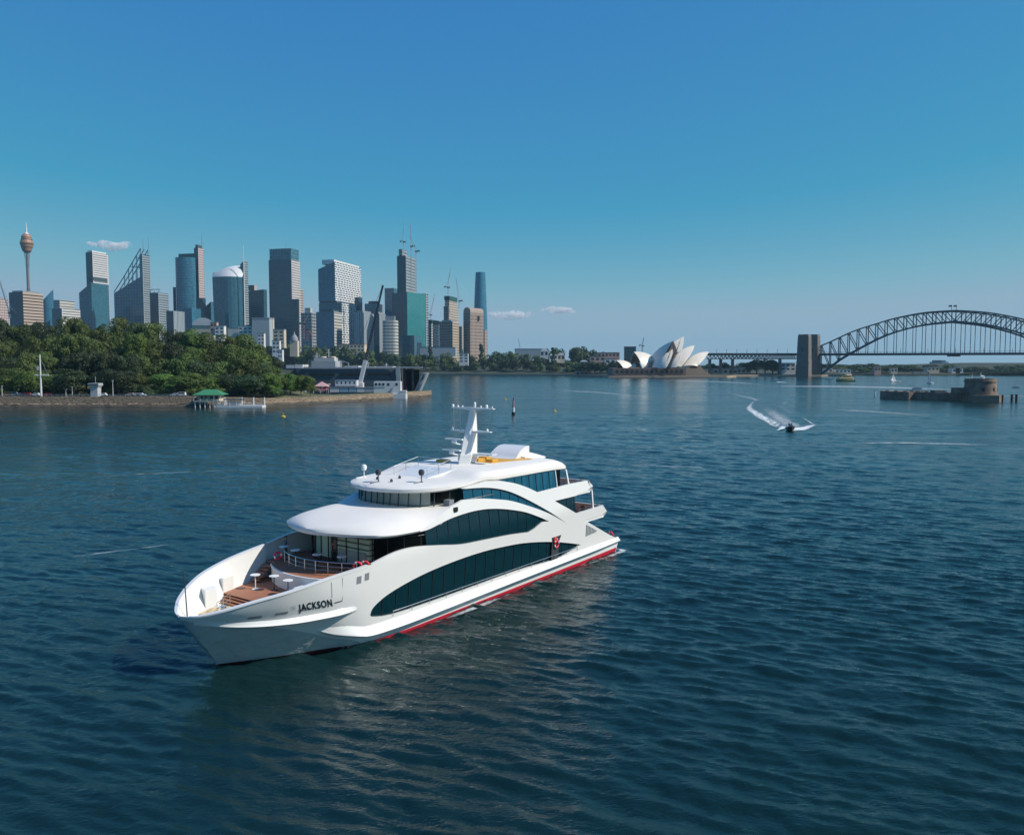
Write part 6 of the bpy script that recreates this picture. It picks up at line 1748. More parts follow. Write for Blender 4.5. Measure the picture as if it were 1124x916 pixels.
for px, y0, lab in ((1100, 434.5, 'dark mooring post nearest the stone fort'), (1110.5, 434, 'dark mooring post in the middle of the row right of the fort'), (1115.5, 434, 'dark mooring post farthest from the stone fort')):
    p = onwater(px, 441); r = MB(); r.tube([(p.x, p.y, -2), (p.x, p.y, Z(y0, p.y) )], .62, 8); r.lathe([(.7, 0), (.7, .5), (.2, .8)], (p.x, p.y, Z(y0, p.y)), 8); tag(r.build('mooring_post', [WOODD]), lab, 'mooring post', 'mooring posts right of the fort')
# small figures strolling along the battery: a few simple upright visitors
for px, col, lab in ((1021, (.6, .6, .6), 'tiny visitor in white on the battery wall of the fort'), (1035, (.5, .1, .1), 'tiny visitor in red on the battery wall of the fort'), (1047, (.1, .2, .4), 'tiny visitor in blue on the battery wall near the tower')):
    p = at(px, 428, 458); p.y = 478 - (p.x - 219) * .78 ; person((p.x, p.y, 4.4), R(40), lab, col, (.05, .05, .07), (.03, .02, .01), 'stand')

# ------------------------------------------------------------------ boats
BW = mat('boat_white_gelcoat', (.72, .72, .70), .3); BY = mat('ferry_cream', (.62, .48, .22), .5); BG = mat('ferry_green', (.03, .13, .07), .5); SAIL = mat('sailcloth', (.74, .73, .70), .8); RIBM = mat('grey_rib_tube', (.06, .065, .07), .5)
def hull_mb(L_, B, H_, bow=.35, n=9):
    m = MB(); rows = []
    for i in range(n + 1):
        t = i / n; x = -L_ / 2 + L_ * t
        k = 1 if t < 1 - bow else max(0.02, math.sqrt(max(0, 1 - ((t - 1 + bow) / bow) ** 2)))
        sh = H_ * (1 + .35 * t * t)
        rows.append([(x + sh * .25 * t, -B / 2 * k, sh), (x, -B / 2 * k * .86, .1), (x - .02 * L_, 0, -.35), (x, B / 2 * k * .86, .1), (x + sh * .25 * t, B / 2 * k, sh)])
    m.sheet(rows); m.sheet([[r_[0] for r_ in rows], [r_[4] for r_ in rows]], flip=True); m.add(rows[0], [(0, 1, 2, 3, 4)])
    return m
def motorboat(px, py, L_, rz, label, hullm=BW, flybridge=True):
    p = onwater(px, py); r = thing('motor_boat', label, 'boat', (p.x, p.y, 0), rz)
    hull_mb(L_, L_ * .3, L_ * .1).build('hull', [hullm], r, smooth=True, angle=40)
    m = MB(); h = L_ * .11; m.prism([(-L_ * .3, -L_ * .11), (L_ * .2, -L_ * .09), (L_ * .2, L_ * .09), (-L_ * .3, L_ * .11)], h, h + L_ * .1); m.build('cabin', [BW], r)
    m = MB(); m.box(-L_ * .28, L_ * .205, -L_ * .112, L_ * .112, h + L_ * .035, h + L_ * .075); m.build('cabin_window', [INNER], r)
    if flybridge: m = MB(); m.prism([(-L_ * .22, -L_ * .09), (L_ * .05, -L_ * .08), (L_ * .05, L_ * .08), (-L_ * .22, L_ * .09)], h + L_ * .105, h + L_ * .17); m.build('flybridge', [BW], r)
    return r
motorboat(851, 418.4, 11, R(168), 'white motor boat below the bridge approach trees')
motorboat(909, 416, 13, R(180), 'white launch close to the foot of the bridge arch', flybridge=False)
motorboat(1115, 425.5, 6, R(150), 'small white boat at the right edge beyond the fort', flybridge=False)
motorboat(1005.5, 429.5, 13, R(165), 'white cruiser moored behind the battery wall of the fort')
motorboat(985.5, 419, 8, R(10), 'small white launch beside the left sailing boat', flybridge=False)
p = onwater(927.5, 418.4); fr = thing('harbour_ferry', 'small green and cream harbour ferry passing the bridge foot', 'ferry', (p.x, p.y, 0), R(195))
hull_mb(24, 7, 1.8).build('hull', [BG], fr, smooth=True, angle=40)
m = MB(); m.prism([(-10, -2.9), (9, -2.4), (9, 2.4), (-10, 2.9)], 1.9, 4.4); m.build('cabin', [BY], fr); m = MB(); m.prism([(-8, -2.5), (6, -2.2), (6, 2.2), (-8, 2.5)], 4.45, 6.7); m.build('upper_cabin', [BY], fr)
m = MB(); m.box(-9, 8, -2.95, 2.95, 2.8, 3.7); m.box(-7, 5, -2.56, 2.56, 5.2, 6.1); m.build('windows', [INNER], fr); m = MB(); m.prism([(-8.5, -2.8), (6.5, -2.5), (6.5, 2.5), (-8.5, 2.8)], 6.75, 7.0); m.build('roof', [BG], fr)
m = MB(); m.lathe([(.8, 7), (.8, 9)], (-2, 0, 0), 10); m.build('funnel', [BY], fr)
def sailboat(px, py, L_, H_, rz, label, main=True):
    p = onwater(px, py); r = thing('sailing_boat', label, 'boat', (p.x, p.y, 0), rz)
    hull_mb(L_, L_ * .28, L_ * .09).build('hull', [BW], r, smooth=True, angle=40)
    m = MB(); m.tube([(L_ * .08, 0, .5), (L_ * .08, 0, H_)], [.12, .07], 6); m.build('mast', [STEELW], r)
    for nm, q in (('main_sail', [(L_ * .06, 0, L_ * .16), (-L_ * .36, .5, L_ * .17), (-L_ * .2, .75, H_ * .42), (L_ * .02, .25, H_ * .97)]), ('jib_sail', [(L_ * .1, 0, H_ * .82), (L_ * .44, 0, L_ * .14), (L_ * .2, -.7, L_ * .13)])):
        m = MB(); m.add(q + [(a, b + .03, z) for a, b, z in q], [tuple(range(len(q))), tuple(range(len(q), 2 * len(q)))[::-1]]); m.build(nm, [SAIL], r)
    m = MB(); m.box(-L_ * .2, L_ * .12, -L_ * .07, L_ * .07, L_ * .1, L_ * .15); m.build('coach_roof', [BW], r)
sailboat(980.6, 419, 9, 9.5, R(30), 'sailing boat with a small white sail, left of the pair under the arch')
sailboat(1020.5, 420.5, 10, 12.5, R(100), 'sailing boat with a taller white sail, right of the pair under the arch')
# the speeding boat with its wake
p = onwater(868, 472.5); rb_ = thing('speed_boat', 'dark speed boat with two riders throwing up white wake', 'boat', (p.x, p.y, .25), R(-100)); rb_.rotation_euler = (R(4), R(-5), R(-100))
rb_.scale = (.85, .85, .85); hull_mb(6.4, 2.4, .8).build('hull', [RIBM], rb_, smooth=True, angle=40)
m = MB()
for s in (-1, 1): m.tube([(-3.1, s * 1.2, .85), (1.2, s * 1.2, .95), (2.6, s * .7, 1.1), (3.5, 0, 1.2)], .28, 8)
m.build('side_tube', [RIBM], rb_, smooth=True)
m = MB(); m.box(-.5, .4, -.55, .55, .8, 1.55); m.build('console', [BW], rb_, bevel=.05); m = MB(); m.add([(.42, -.55, 1.55), (.42, .55, 1.55), (.2, .5, 2.05), (.2, -.5, 2.05)], [(0, 1, 2, 3)]); m.build('windscreen', [GLASS], rb_)
m = MB(); m.box(-3.4, -2.9, -.35, .35, .3, 1.4); m.build('outboard_motor', [BLACK], rb_, bevel=.08)
m = MB(); m.tube([(-2.2, -1, .9), (-2.2, -1, 2.3), (-2.2, 1, 2.3), (-2.2, 1, .9)], .05, 6); m.build('roll_bar', [STEEL], rb_)
for (a, b, lab, col) in ((-.9, -.4, 'rider in dark jacket at the console of the speed boat', (.05, .05, .07)), (-1.0, .45, 'rider in pale jacket beside the driver of the speed boat', (.5, .48, .45))):
    q = Vector((p.x, p.y, 0)) + Matrix.Rotation(R(-100), 3, 'Z') @ Vector((a, b, .62)); person(q, R(-100) + R(90), lab, col, (.04, .04, .05), (.02, .015, .01), 'lean')
def foam_mat(name, dens, scale, stretch=(1, 1, 1), col=(.72, .78, .80), edge=True):
    m = bpy.data.materials.new(name); m.use_nodes = True; nt = m.node_tree; N = nt.nodes; L = nt.links; b = N['Principled BSDF']
    b.inputs['Base Color'].default_value = (*col, 1); b.inputs['Roughness'].default_value = .8
    tc = N.new('ShaderNodeTexCoord'); mp = N.new('ShaderNodeMapping'); mp.inputs['Scale'].default_value = stretch; L.new(tc.outputs['Object'], mp.inputs[0])
    n = N.new('ShaderNodeTexNoise'); n.inputs['Scale'].default_value = scale; n.inputs['Detail'].default_value = 6; n.inputs['Roughness'].default_value = .7; L.new(mp.outputs[0], n.inputs['Vector'])
    at_ = N.new('ShaderNodeAttribute'); at_.attribute_name = 'cover'
    s = N.new('ShaderNodeMath'); s.operation = 'ADD'; L.new(n.outputs['Fac'], s.inputs[0]); L.new(at_.outputs['Fac'], s.inputs[1])
    r = N.new('ShaderNodeMapRange'); r.inputs['From Min'].default_value = .84; r.inputs['From Max'].default_value = 1.2; r.inputs['To Max'].default_value = dens; L.new(s.outputs[0], r.inputs['Value'])
    t = N.new('ShaderNodeBsdfTransparent'); mx = N.new('ShaderNodeMixShader'); L.new(r.outputs[0], mx.inputs[0]); L.new(t.outputs[0], mx.inputs[1]); L.new(b.outputs[0], mx.inputs[2])
    L.new(mx.outputs[0], N['Material Output'].inputs['Surface']); return m
FOAM = foam_mat('wake_foam', .95, .55); FOAM_S = foam_mat('thin_foam', .5, .35)
def foam_strip(name, pts, m_, label=None, z=.16, cov=None, nw=6):
    """a strip of churned water along a track: (left, right, cover) rows"""
    m = MB(); rows = []; cv = []
    for (l, r_, c_) in pts:
        row = []
        for k in range(nw + 1):
            t = k / nw; row.append((l[0] + (r_[0] - l[0]) * t, l[1] + (r_[1] - l[1]) * t, z)); cv.append(c_ * math.sin(math.pi * t) ** 1.1)
        rows.append(row)
    m.sheet(rows); o = m.build(name, [m_], smooth='all')
    a = o.data.attributes.new('cover', 'FLOAT', 'POINT'); a.data.foreach_set('value', cv)
    return tag(o, kind='stuff')
def track(ptsL, covs, m_, nsub=6, name='wake_foam', z=.16):
    """ptsL: photo points of the two edges [(left px,py),(right px,py)] laid on the water"""
    L_ = smooth_curve([onwater(*a)[:2] for a, b in ptsL], nsub); R_ = smooth_curve([onwater(*b)[:2] for a, b in ptsL], nsub)
    cv = np.interp(np.linspace(0, 1, len(L_)), np.linspace(0, 1, len(covs)), covs)
    return foam_strip(name, list(zip(L_, R_, cv)), m_, z=z)
# bow spray beside the speed boat, the two arms of the wake and the churned middle
track([((849, 474), (866.5, 469)), ((852, 470.5), (866, 467.5)), ((847, 468.5), (862, 465.5))], [.85, .85, .55], FOAM)
track([((868, 474), (872, 468.5)), ((885, 473.5), (880, 467.5)), ((899, 467.5), (893, 464.5))], [.9, .8, .4], FOAM)
track([((849, 470.5), (862, 466.5)), ((836, 464), (849, 459)), ((823, 456), (836, 451.5)), ((816, 449), (828, 445.5)), ((822, 441.5), (834, 438.5))], [.85, .72, .66, .55, .35], FOAM)
track([((899, 468.5), (887, 464)), ((887, 461.5), (877, 457)), ((870, 453.5), (861, 450)), ((858, 446), (850, 443.5))], [.75, .66, .55, .4], FOAM_S)
track([((852, 469.5), (884, 466.5)), ((842, 461), (868, 458)), ((832, 452), (856, 448))], [.75, .62, .4], FOAM_S)
track([((848, 471), (890, 467)), ((833, 461), (872, 456)), ((820, 450), (856, 445))], [.62, .56, .3], FOAM_S)
track([((836, 438), (828, 440.5)), ((818, 434), (812, 436)), ((800, 430.5), (796, 432))], [.55, .5, .35], FOAM_S)
track([((868, 445), (854, 443)), ((866, 440.5), (860, 441)), ((880, 438.6), (866, 438))], [.45, .4, .2], FOAM_S)
for a, c_ in ((((930, 420.0), (975, 421.5), (1010, 422.6)), .5), (((853, 419.2), (862, 419.6), (868, 419.6)), .75)):
    track([((q[0], q[1] + .6), (q[0], q[1] - .5)) for q in a], [c_, c_ * .7, .2], FOAM_S if c_ < .6 else FOAM, z=.12)
# long pale slicks and old wakes lying across the harbour
for pts, c_ in ((((790, 424.5), (900, 424), (1000, 426), (1130, 431)), .62), (((700, 416.8), (790, 419), (860, 424)), .5), (((920, 487), (1000, 486.5), (1130, 490)), .58), (((590, 428), (660, 431), (740, 441)), .5), (((898, 449), (960, 452), (1040, 458)), .52),
                ((
                 (57, 615), (110, 608), (160, 602), (205, 596)), .52), (((80, 525), (170, 520), (260, 516)), .46), (((680, 506), (730, 512), (800, 514)), .48)):
    track([((q[0], q[1] + 1.6), (q[0], q[1] - 1.4)) for q in pts], [.15, c_, c_, .15], FOAM_S, z=.14)
# churned water along the yacht's side and stern
def hull_foam(us, wid, cov):
    pts = []
    for u, wd_, c_ in zip(us, wid, cov):
        a = sw(u, HB(min(u, 45), 0) + .12 if u < 45.4 else 4.6 - (u - 45.4) * .3, 0); b = sw(u, (HB(min(u, 45), 0) if u < 45.4 else 5.4) + wd_, 0); pts.append((a, b, c_))
    foam_strip('hull_foam', pts, FOAM, z=.13)
hull_foam(np.linspace(8, 46, 50), np.interp(np.linspace(8, 46, 50), [8, 14, 20, 30, 46], [.4, .9, 1.3, 1.0, 1.6]), np.interp(np.linspace(8, 46, 50), [8, 15, 18, 20, 24, 36, 46], [.1, .25, .55, .6, .34, .28, .58]))
pts = []
for t in np.linspace(0, 1, 14): pts.append((sw(44.8 + t * 9, -4.8 - t, 0), sw(44.8 + t * 9, 5.7 + t * .8, 0), .62 - .4 * t))
foam_strip('stern_foam', pts, FOAM, z=.13)

# ------------------------------------------------------------------ buoys and beacons
YEL = mat('buoy_yellow', (.75, .45, .03), .5)
def buoy(px, py, k, label):
    p = onwater(px, py); r = thing('buoy', label, 'buoy', (p.x, p.y, 0), 0, None)
    m = MB(); m.lathe([(.2 * k, -.4), (.9 * k, -.1), (.95 * k, .35 * k), (.4 * k, .55 * k), (.15 * k, .6 * k)], n=14); m.build('float', [YEL], r, smooth=True)
    m = MB(); m.beam((-.2 * k, 0, .5 * k), (-.06 * k, 0, 1.7 * k), .09 * k); m.beam((.2 * k, 0, .5 * k), (.06 * k, 0, 1.7 * k), .09 * k); m.box(-.26 * k, .26 * k, -.03, .03, 1.2 * k, 1.75 * k); m.build('top_mark', [YEL], r)
buoy(311, 457.5, .95, 'yellow buoy alone off the ferry pontoon'); buoy(555, 438.5, .8, 'yellow buoy just left of the striped beacon'); buoy(609, 451.5, .75, 'yellow buoy right of the striped beacon')
p = onwater(563.5, 455); r = thing('channel_beacon', 'slim black and white channel beacon pile with pinkish top', 'beacon', (p.x, p.y, 0)); k = p.y / F
m = MB(); m.lathe([(1.9 * k, -2), (1.9 * k, 3 * k * 1.0)], n=12); m.build('pile_foot', [BLACK], r); m = MB(); m.lathe([(1.6 * k, 3 * k), (1.5 * k, 8 * k)], n=12); m.build('white_band', [STEELW], r); m = MB(); m.lathe([(1.1 * k, 8 * k), (.9 * k, 16 * k)], n=10); m.build('upper_pole', [mat('faded_red', (.35, .16, .18), .6)], r); m = MB(); m.lathe([(.5 * k, 16 * k), (.6 * k, 17.5 * k), (.15 * k, 18 * k), (.1 * k, 20 * k)], n=8); m.build('lantern', [BLACK], r)
p = onwater(960.5, 434.5); r = thing('channel_beacon', 'white marker post standing left of the fort islet', 'beacon', (p.x, p.y, 0)); k = p.y / F
m = MB(); m.lathe([(.9 * k, -2), (.9 * k, 4.2 * k), (.5 * k, 4.6 * k)], n=10); m.build('post', [STEELW], r); m = MB(); m.lathe([(.3 * k, 4.6 * k), (.7 * k, 5 * k), (.2 * k, 6 * k)], n=8); m.build('lantern', [BLACK], r)

# ------------------------------------------------------------------ along the left seawall
def wallz(d): return 4.75
ASPHALT_Y = 6
m = MB(); xs_ = np.linspace(-600, -120, 60); m.sheet([[(x, shore_y(x) + 5.0, 4.72) for x in xs_], [(x, shore_y(x) + 11.5, 4.72) for x in xs_]], flip=True); tag(m.build('shore_road', [ASPH]), kind='structure')
r = thing('signal_mast', 'tall white signal mast with a yard standing on the seawall', 'flagpole', (0, 0, 0)); d = 397; c = at(45.4, 437, d)
m = MB(); m.tube([(c.x, d, 4.6), (c.x, d, Z(389, d))], [.5, .28], 8); m.build('mast', [STEELW], r); m = MB(); m.tube([(X(37.8, d), d, Z(411.7, d)), (X(53, d), d, Z(411.7, d))], .3, 6); m.build('yard', [STEELW], r)
m = MB(); m.beam((c.x - 1.2, d, Z(406, d)), (c.x - 1.2, d, Z(402, d)), .7); m.build('signal_box', [STEELW], r); m = MB()
for px in (38.5, 52.5): m.tube([(X(px, d), d, Z(411.7, d)), (c.x, d, Z(392, d))], .05, 4)
m.build('stay', [STEELB], r); settle(r)
r = thing('watch_tower', 'grey flared concrete watch tower on the seawall', 'tower', (0, 0, 0)); d = 397; c = at(105.5, 437, d); k = d / F
CG = mat('pale_grey_concrete', (.42, .44, .46), .7, var=.1, vscale=.3)
m = MB(); m.prism([(c.x - 4.2 * k, d - 1.6), (c.x + 3.6 * k, d - 1.6), (c.x + 3.6 * k, d + 2), (c.x - 4.2 * k, d + 2)], 4.6, Z(425.5, d)); m.build('shaft', [CG], r)
m = MB(); a = [(c.x - 4.2 * k, d - 1.6, Z(425.5, d)), (c.x + 3.6 * k, d - 1.6, Z(425.5, d)), (c.x + 3.6 * k, d + 2, Z(425.5, d)), (c.x - 4.2 * k, d + 2, Z(425.5, d))]; b = [(c.x + (x - c.x) * 1.5, d + (y - d) * 1.3, Z(422.5, d)) for x, y, z in a]; t_ = [(x, y, Z(420.4, d)) for x, y, z in b]
plate4(m, a, b); plate4(m, b, t_); m.build('lookout_head', [CG], r)
m = MB(); m.box(c.x - 5.4 * k, c.x + 4.6 * k, d - 2.25, d - 2.0, Z(422.2, d), Z(421.2, d)); m.build('lookout_window', [INNER], r); m = MB(); m.tube([(c.x, d, Z(420.4, d)), (c.x, d, Z(413, d))], .06, 4); m.build('antenna', [STEELW], r); settle(r)
def lamp_post(px, y0, d, label):
    c = at(px, 436, d); r = thing('lamp_post', label, 'lamp post', (c.x, d, 4.6)); h = Z(y0, d) - 4.6
    m = MB(); m.tube([(0, 0, 0), (0, 0, h)], [.16, .09], 6); m.build('post', [STEELW], r); m = MB(); m.box(-.35, .35, -.2, .2, h, h + .35); m.build('lamp_head', [STEELW], r)
lamp_post(124.2, 418, 398, 'white lamp post right of the grey watch tower'); lamp_post(79.5, 425, 399, 'short pale post between signal mast and watch tower'); lamp_post(72.5, 428, 399, 'shortest pale post right of the signal mast'); lamp_post(2.5, 424, 398, 'pale post at the left edge of the seawall')
def car(px, d, colr, label, rz=0.0, van=False):
    c = at(px, 436, d); r = thing('parked_car', label, 'car', (c.x, d, 4.73), rz); L_ = 4.5; H_ = 1.9 if van else 1.45
    pm = mat('car_paint', colr, .3, coat=.5)
    m = MB(); m.prism([(-L_ / 2, -.85), (L_ / 2, -.85), (L_ / 2, .85), (-L_ / 2, .85)], .35, .85); m.build('body', [pm], r, bevel=.08)
    lo = (-L_ * .45, L_ * .28) if not van else (-L_ * .48, L_ * .36); hi = (-L_ * .32, L_ * .1) if not van else (-L_ * .46, L_ * .24)
    m = MB(); plate4(m, [(lo[0], -.8, .855), (lo[1], -.8, .855), (lo[1], .8, .855), (lo[0], .8, .855)], [(hi[0], -.68, H_), (hi[1], -.68, H_), (hi[1], .68, H_), (hi[0], .68, H_)]); m.build('cabin', [pm], r)
    m = MB(); zl, zh = 1.0, H_ - .12
    for s in (-1, 1): m.add([(lo[0] + .25, s * .795, zl), (lo[1] - .3, s * .795, zl), (hi[1] - .05, s * .72, zh), (hi[0] + .12, s * .72, zh)], [(0, 1, 2, 3)])
    m.build('side_window', [BLACK], r)
    for x in (-1.4, 1.4):
        for s in (-1, 1): m = MB(); m.tube([(x, s * .68, .33), (x, s * .9, .33)], .33, 12); m.build('wheel', [BLACK], r)
    return r
CARS = [(8, (.45, .22, .07), 'orange-brown car at the left edge of the shore road', 1), (16, (.35, .34, .33), 'grey van left of the red cars on the shore road', 1), (21, (.7, .7, .7), 'white car left of the red cars on the shore road', 0), (26.5, (.45, .03, .06), 'crimson car left of the signal mast', 0), (32, (.5, .05, .06), 'red hatchback directly left of the signal mast', 0), (39, (.62, .64, .68), 'pale blue-grey car beside the foot of the signal mast', 0), (52, (.5, .02, .03), 'red car just right of the signal mast', 0),
        (92.5, (.62, .28, .04), 'orange van left of the grey watch tower', 1), (112.5, (.75, .75, .75), 'white car just right of the grey watch tower', 0), (143, (.55, .42, .33), 'tan car halfway along the shore road', 0), (149, (.72, .72, .72), 'white car right of the tan car', 0), (155, (.65, .66, .66), 'silver car last before the long gap on the shore road', 0), (192, (.6, .62, .64), 'silver car behind the fence near the green-roofed wharf', 0), (199, (.75, .75, .73), 'white van behind the fence near the green-roofed wharf', 1)]
for px, cl, lab, van in CARS: car(px, 399.5, cl, lab, rng.choice((0, math.pi)), bool(van))
r = thing('railing', 'long thin metal railing on top of the seawall', 'railing', (0, 0, 0)); m = MB(); pl = [(x, shore_y(x) + 1.2) for x in np.arange(-330, -153, 2.5)]
for x, y in pl: m.tube([(x, y, 4.7), (x, y, 5.75)], .05, 4)
m.build('posts', [STEELB], r); m = MB(); m.tube([(x, y, 5.75) for x, y in pl], .05, 4); m.tube([(x, y, 5.3) for x, y in pl], .04, 4); m.build('rails', [STEELB], r); settle(r)
# green-roofed wharf and its pontoon
def dpt(px, d, y=None): return X(px, d)
WGREEN = mat('green_wharf_roof', (.05, .21, .09), .5, var=.1, vscale=.5)
r = thing('wharf_pavilion', 'green-roofed ferry wharf pavilion on white piles', 'pavilion', (0, 0, 0)); d = 388; x0, x1 = X(216, d), X(245, d); zd = Z(439.2, d)
m = MB(); m.box(x0, x1, d - 5, d + 5, zd - .5, zd); m.build('deck', [CONC], r)
for i in range(6):
    x = x0 + .5 + (x1 - x0 - 1) * i / 5
    for y in (d - 4.5, d + 4.5): m = MB(); m.tube([(x, y, -2), (x, y, zd - .5)], .28, 8); m.build('pile', [STEELW], r)
m = MB(); m.box(x0 + 1.2, x1 - 1.2, d - 3.2, d + 3.2, zd, zd + 2.6); m.build('kiosk_wall', [WALLC], r); m = MB()
for i in range(4): x = x0 + 2.2 + i * 2.4; m.box(x, x + 1.5, d - 3.3, d - 3.1, zd + .9, zd + 2.1)
m.build('kiosk_window', [INNER], r)
ze, zr = zd + 2.7, Z(427.2, d); m = MB(); e_ = .7; m.add([(x0 - e_, d - 5.2, ze), (x1 + e_, d - 5.2, ze), (x1 + e_, d + 5.2, ze), (x0 - e_, d + 5.2, ze), (x0 + 3.5, d, zr), (x1 - 3.5, d, zr)], [(0, 1, 5, 4), (1, 2, 5), (2, 3, 4, 5), (3, 0, 4), (3, 2, 1, 0)]); m.build('hipped_roof', [WGREEN], r)
m = MB()
for i in range(5): x = x0 + (x1 - x0) * i / 4; m.tube([(x, d - 4.8, zd), (x, d - 4.8, ze)], .1, 6)
m.build('veranda_posts', [STEELW], r); settle(r)
r = thing('ferry_pontoon', 'low white floating pontoon with a dark flat shelter beside the wharf', 'pontoon', (0, 0, 0)); d = 383; x0, x1 = X(239, d), X(289, d)
m = MB(); m.box(x0, x1, d - 3, d + 3, -.3, 1.0); m.build('float', [STEELW], r); m = MB(); m.box(X(246, d), X(267, d), d - 2.4, d + 2.4, 3.6, 4.0); m.build('shelter_roof', [ROOFD], r); m = MB()
for px in (247, 253, 260, 266):
    for y in (d - 2.1, d + 2.1): m.tube([(X(px, d), y, 1), (X(px, d), y, 3.6)], .1, 6)
m.build('shelter_posts', [STEELW], r); m = MB(); m.box(X(250, d), X(263, d), d - .3, d + .3, 1, 2.8); m.build('shelter_wall', [CG], r); m = MB()
for i in range(22): x = x0 + (x1 - x0) * i / 21; m.tube([(x, d - 2.9, 1), (x, d - 2.9, 2.1)], .05, 4)
for z in (1.5, 2.1): m.tube([(x0, d - 2.9, z), (x1, d - 2.9, z)], .05, 4)
m.build('guard_rail', [STEELW], r); m = MB()
for px in (243, 262, 275, 287): m.tube([(X(px, d), d + 3.4, -2), (X(px, d), d + 3.4, 4.6)], .3, 8)
m.build('guide_piles', [STEELW], r); settle(r)
# -- the dockyard: naval ship, crane, sheds, tents
NGREY = mat('naval_grey_paint', (.105, .115, .13), .55, var=.15, vscale=.1); NLIGHT = mat('light_naval_grey', (.36, .38, .40), .5, var=.1, vscale=.2)
ns = thing('naval_ship', 'dark grey naval landing ship with its bow ramp doors open', 'ship', (0, 0, 0)); d = 548
x0, x1 = X(318, d), X(444, d); zt = Z(404, d)
m = MB(); rows = []
for t, k, z in ((0, .86, 12.5), (.1, 1, zt), (.5, 1, zt), (.85, 1, zt), (1, .92, zt)):
    x = x0 + (x1 - x0) * t; rows.append([(x, d - 11 * k, -1), (x, d - 12 * k, 5), (x, d - 12.5 * k, z), (x, d + 12.5 * k, z), (x, d + 12 * k, 5), (x, d + 11 * k, -1)])
m.sheet(rows); m.add(rows[0], [tuple(range(6))]); m.add(rows[-1], [tuple(range(6))[::-1]]); m.build('hull', [NGREY], ns)
m = MB(); y_ = d - 12.75
for a, b in ((322, 340), (345, 372), (378, 402), (408, 432)): m.box(X(a, d), X(b, d), y_, y_ + .5, Z(411.5, d), Z(408.8, d))
m.build('hull_gallery', [INNER], ns)
for a, b, y0 in ((318, 327, 400.5), (327.5, 336, 400), (381, 396, 401.5), (399, 414, 402.2), (415, 433, 402)):
    m = MB(); m.box(X(a, d), X(b, d), d - 9, d + 6, zt, Z(y0, d)); m.build('deck_container', [STEELW], ns)
m = MB(); m.box(X(345, d), X(371, d), d - 8, d + 8, zt, Z(396, d)); m.box(X(347, d), X(369, d), d - 6, d + 6, Z(396, d), Z(392.5, d)); m.build('superstructure', [NLIGHT], ns)
for px in (356.5, 367): m = MB(); m.lathe([(2.0, 0), (1.9, 4.2), (1.3, 4.5)], (X(px, d), d - 3, Z(398.5, d)), 12); m.build('funnel', [WALLC], ns, smooth=True)
m = MB()
for px in (347.5, 351): m.beam((X(px, d), d - 5, Z(404, d)), (X(349.5, d), d - 5, Z(386.5, d)), .5)
m.beam((X(345.5, d), d - 5, Z(391, d)), (X(353, d), d - 5, Z(391, d)), .4); m.beam((X(361, d), d, Z(392, d)), (X(361, d), d, Z(383, d)), .4); m.beam((X(358, d), d, Z(387, d)), (X(364, d), d, Z(387, d)), .3); m.build('lattice_mast', [STEELW], ns)
m = MB()   # bow doors: tall pale frames swung open either side of a dark opening
xa, xb, xc = X(439, d), X(447, d), X(470, d)
m.add([(xa, d - 12.9, -1), (xa + 1, d - 14, zt + .5), (xb - 2, d - 14.6, zt + .5), (xb - 3.5, d - 13.4, 1)], [(0, 1, 2, 3)]); m.add([(xc - 6.5, d - 8, .8), (xc - 5, d - 9, 7), (xc, d - 9, Z(409, d)), (xc - 1.5, d - 9, Z(409, d) ), (xc - 3.0, d - 9, 7), (xc - 9.5, d - 8, .8)], [tuple(range(6))])
plate4(m, [(xc - 9.5, d - 8, .5), (xc - 6, d - 8, .5), (xc - 6, d + 8, .5), (xc - 9.5, d + 8, .5)], [(xc - 3.0, d - 9, Z(409, d)), (xc, d - 9, Z(409, d)), (xc, d + 9, Z(409, d)), (xc - 3.0, d + 9, Z(409, d))])
m.build('bow_door', [NLIGHT], ns); m = MB(); m.box(xb - 3, xc - 7, d + 8.8, d + 9.2, .4, zt - 1); m.box(xb - 3, xc - 7, d - 8, d + 9, .2, .5); m.build('ramp_interior', [INNER], ns)
m = MB(); m.beam((xb + 1, d - 6, 1), (xb - 2.5, d - 6, zt - 1), .45); m.beam((xb + 5, d - 6, 1), (xb + 5, d - 6, 7), .45); m.box(xb, xb + 6, d - 7, d - 3, .6, 2.4); m.build('ramp_gear', [mat('red_hydraulics', (.5, .03, .05), .5)], ns)
m = MB(); m.box(X(437, d), X(470, d), d - 10, d + 10, zt, zt + .5); m.build('bow_roof', [NGREY], ns); 
m = MB()
for px, y0 in ((376, 396), (405, 397), (425, 398.5)):
    m.tube([(X(px, d), d - 4, zt), (X(px, d), d - 4, Z(y0, d))], .22, 5); m.beam((X(px - 2.4, d), d - 4, Z(y0 + 1.6, d)), (X(px + 2.4, d), d - 4, Z(y0 + 1.6, d)), .22)
m.build('deck_mast', [STEELW], ns)
m = MB(); m.beam((X(386, d), d - 11, zt), (X(386, d), d - 11, Z(398, d)), .7); m.beam((X(386, d), d - 11, Z(398.4, d)), (X(377, d), d - 11, Z(395.5, d)), .5); m.build('deck_crane', [NLIGHT], ns)
m = MB(); m.box(X(338, d), X(438, d), d - 12.9, d - 12.6, zt - .3, zt + .8); m.build('deck_edge', [NLIGHT], ns)
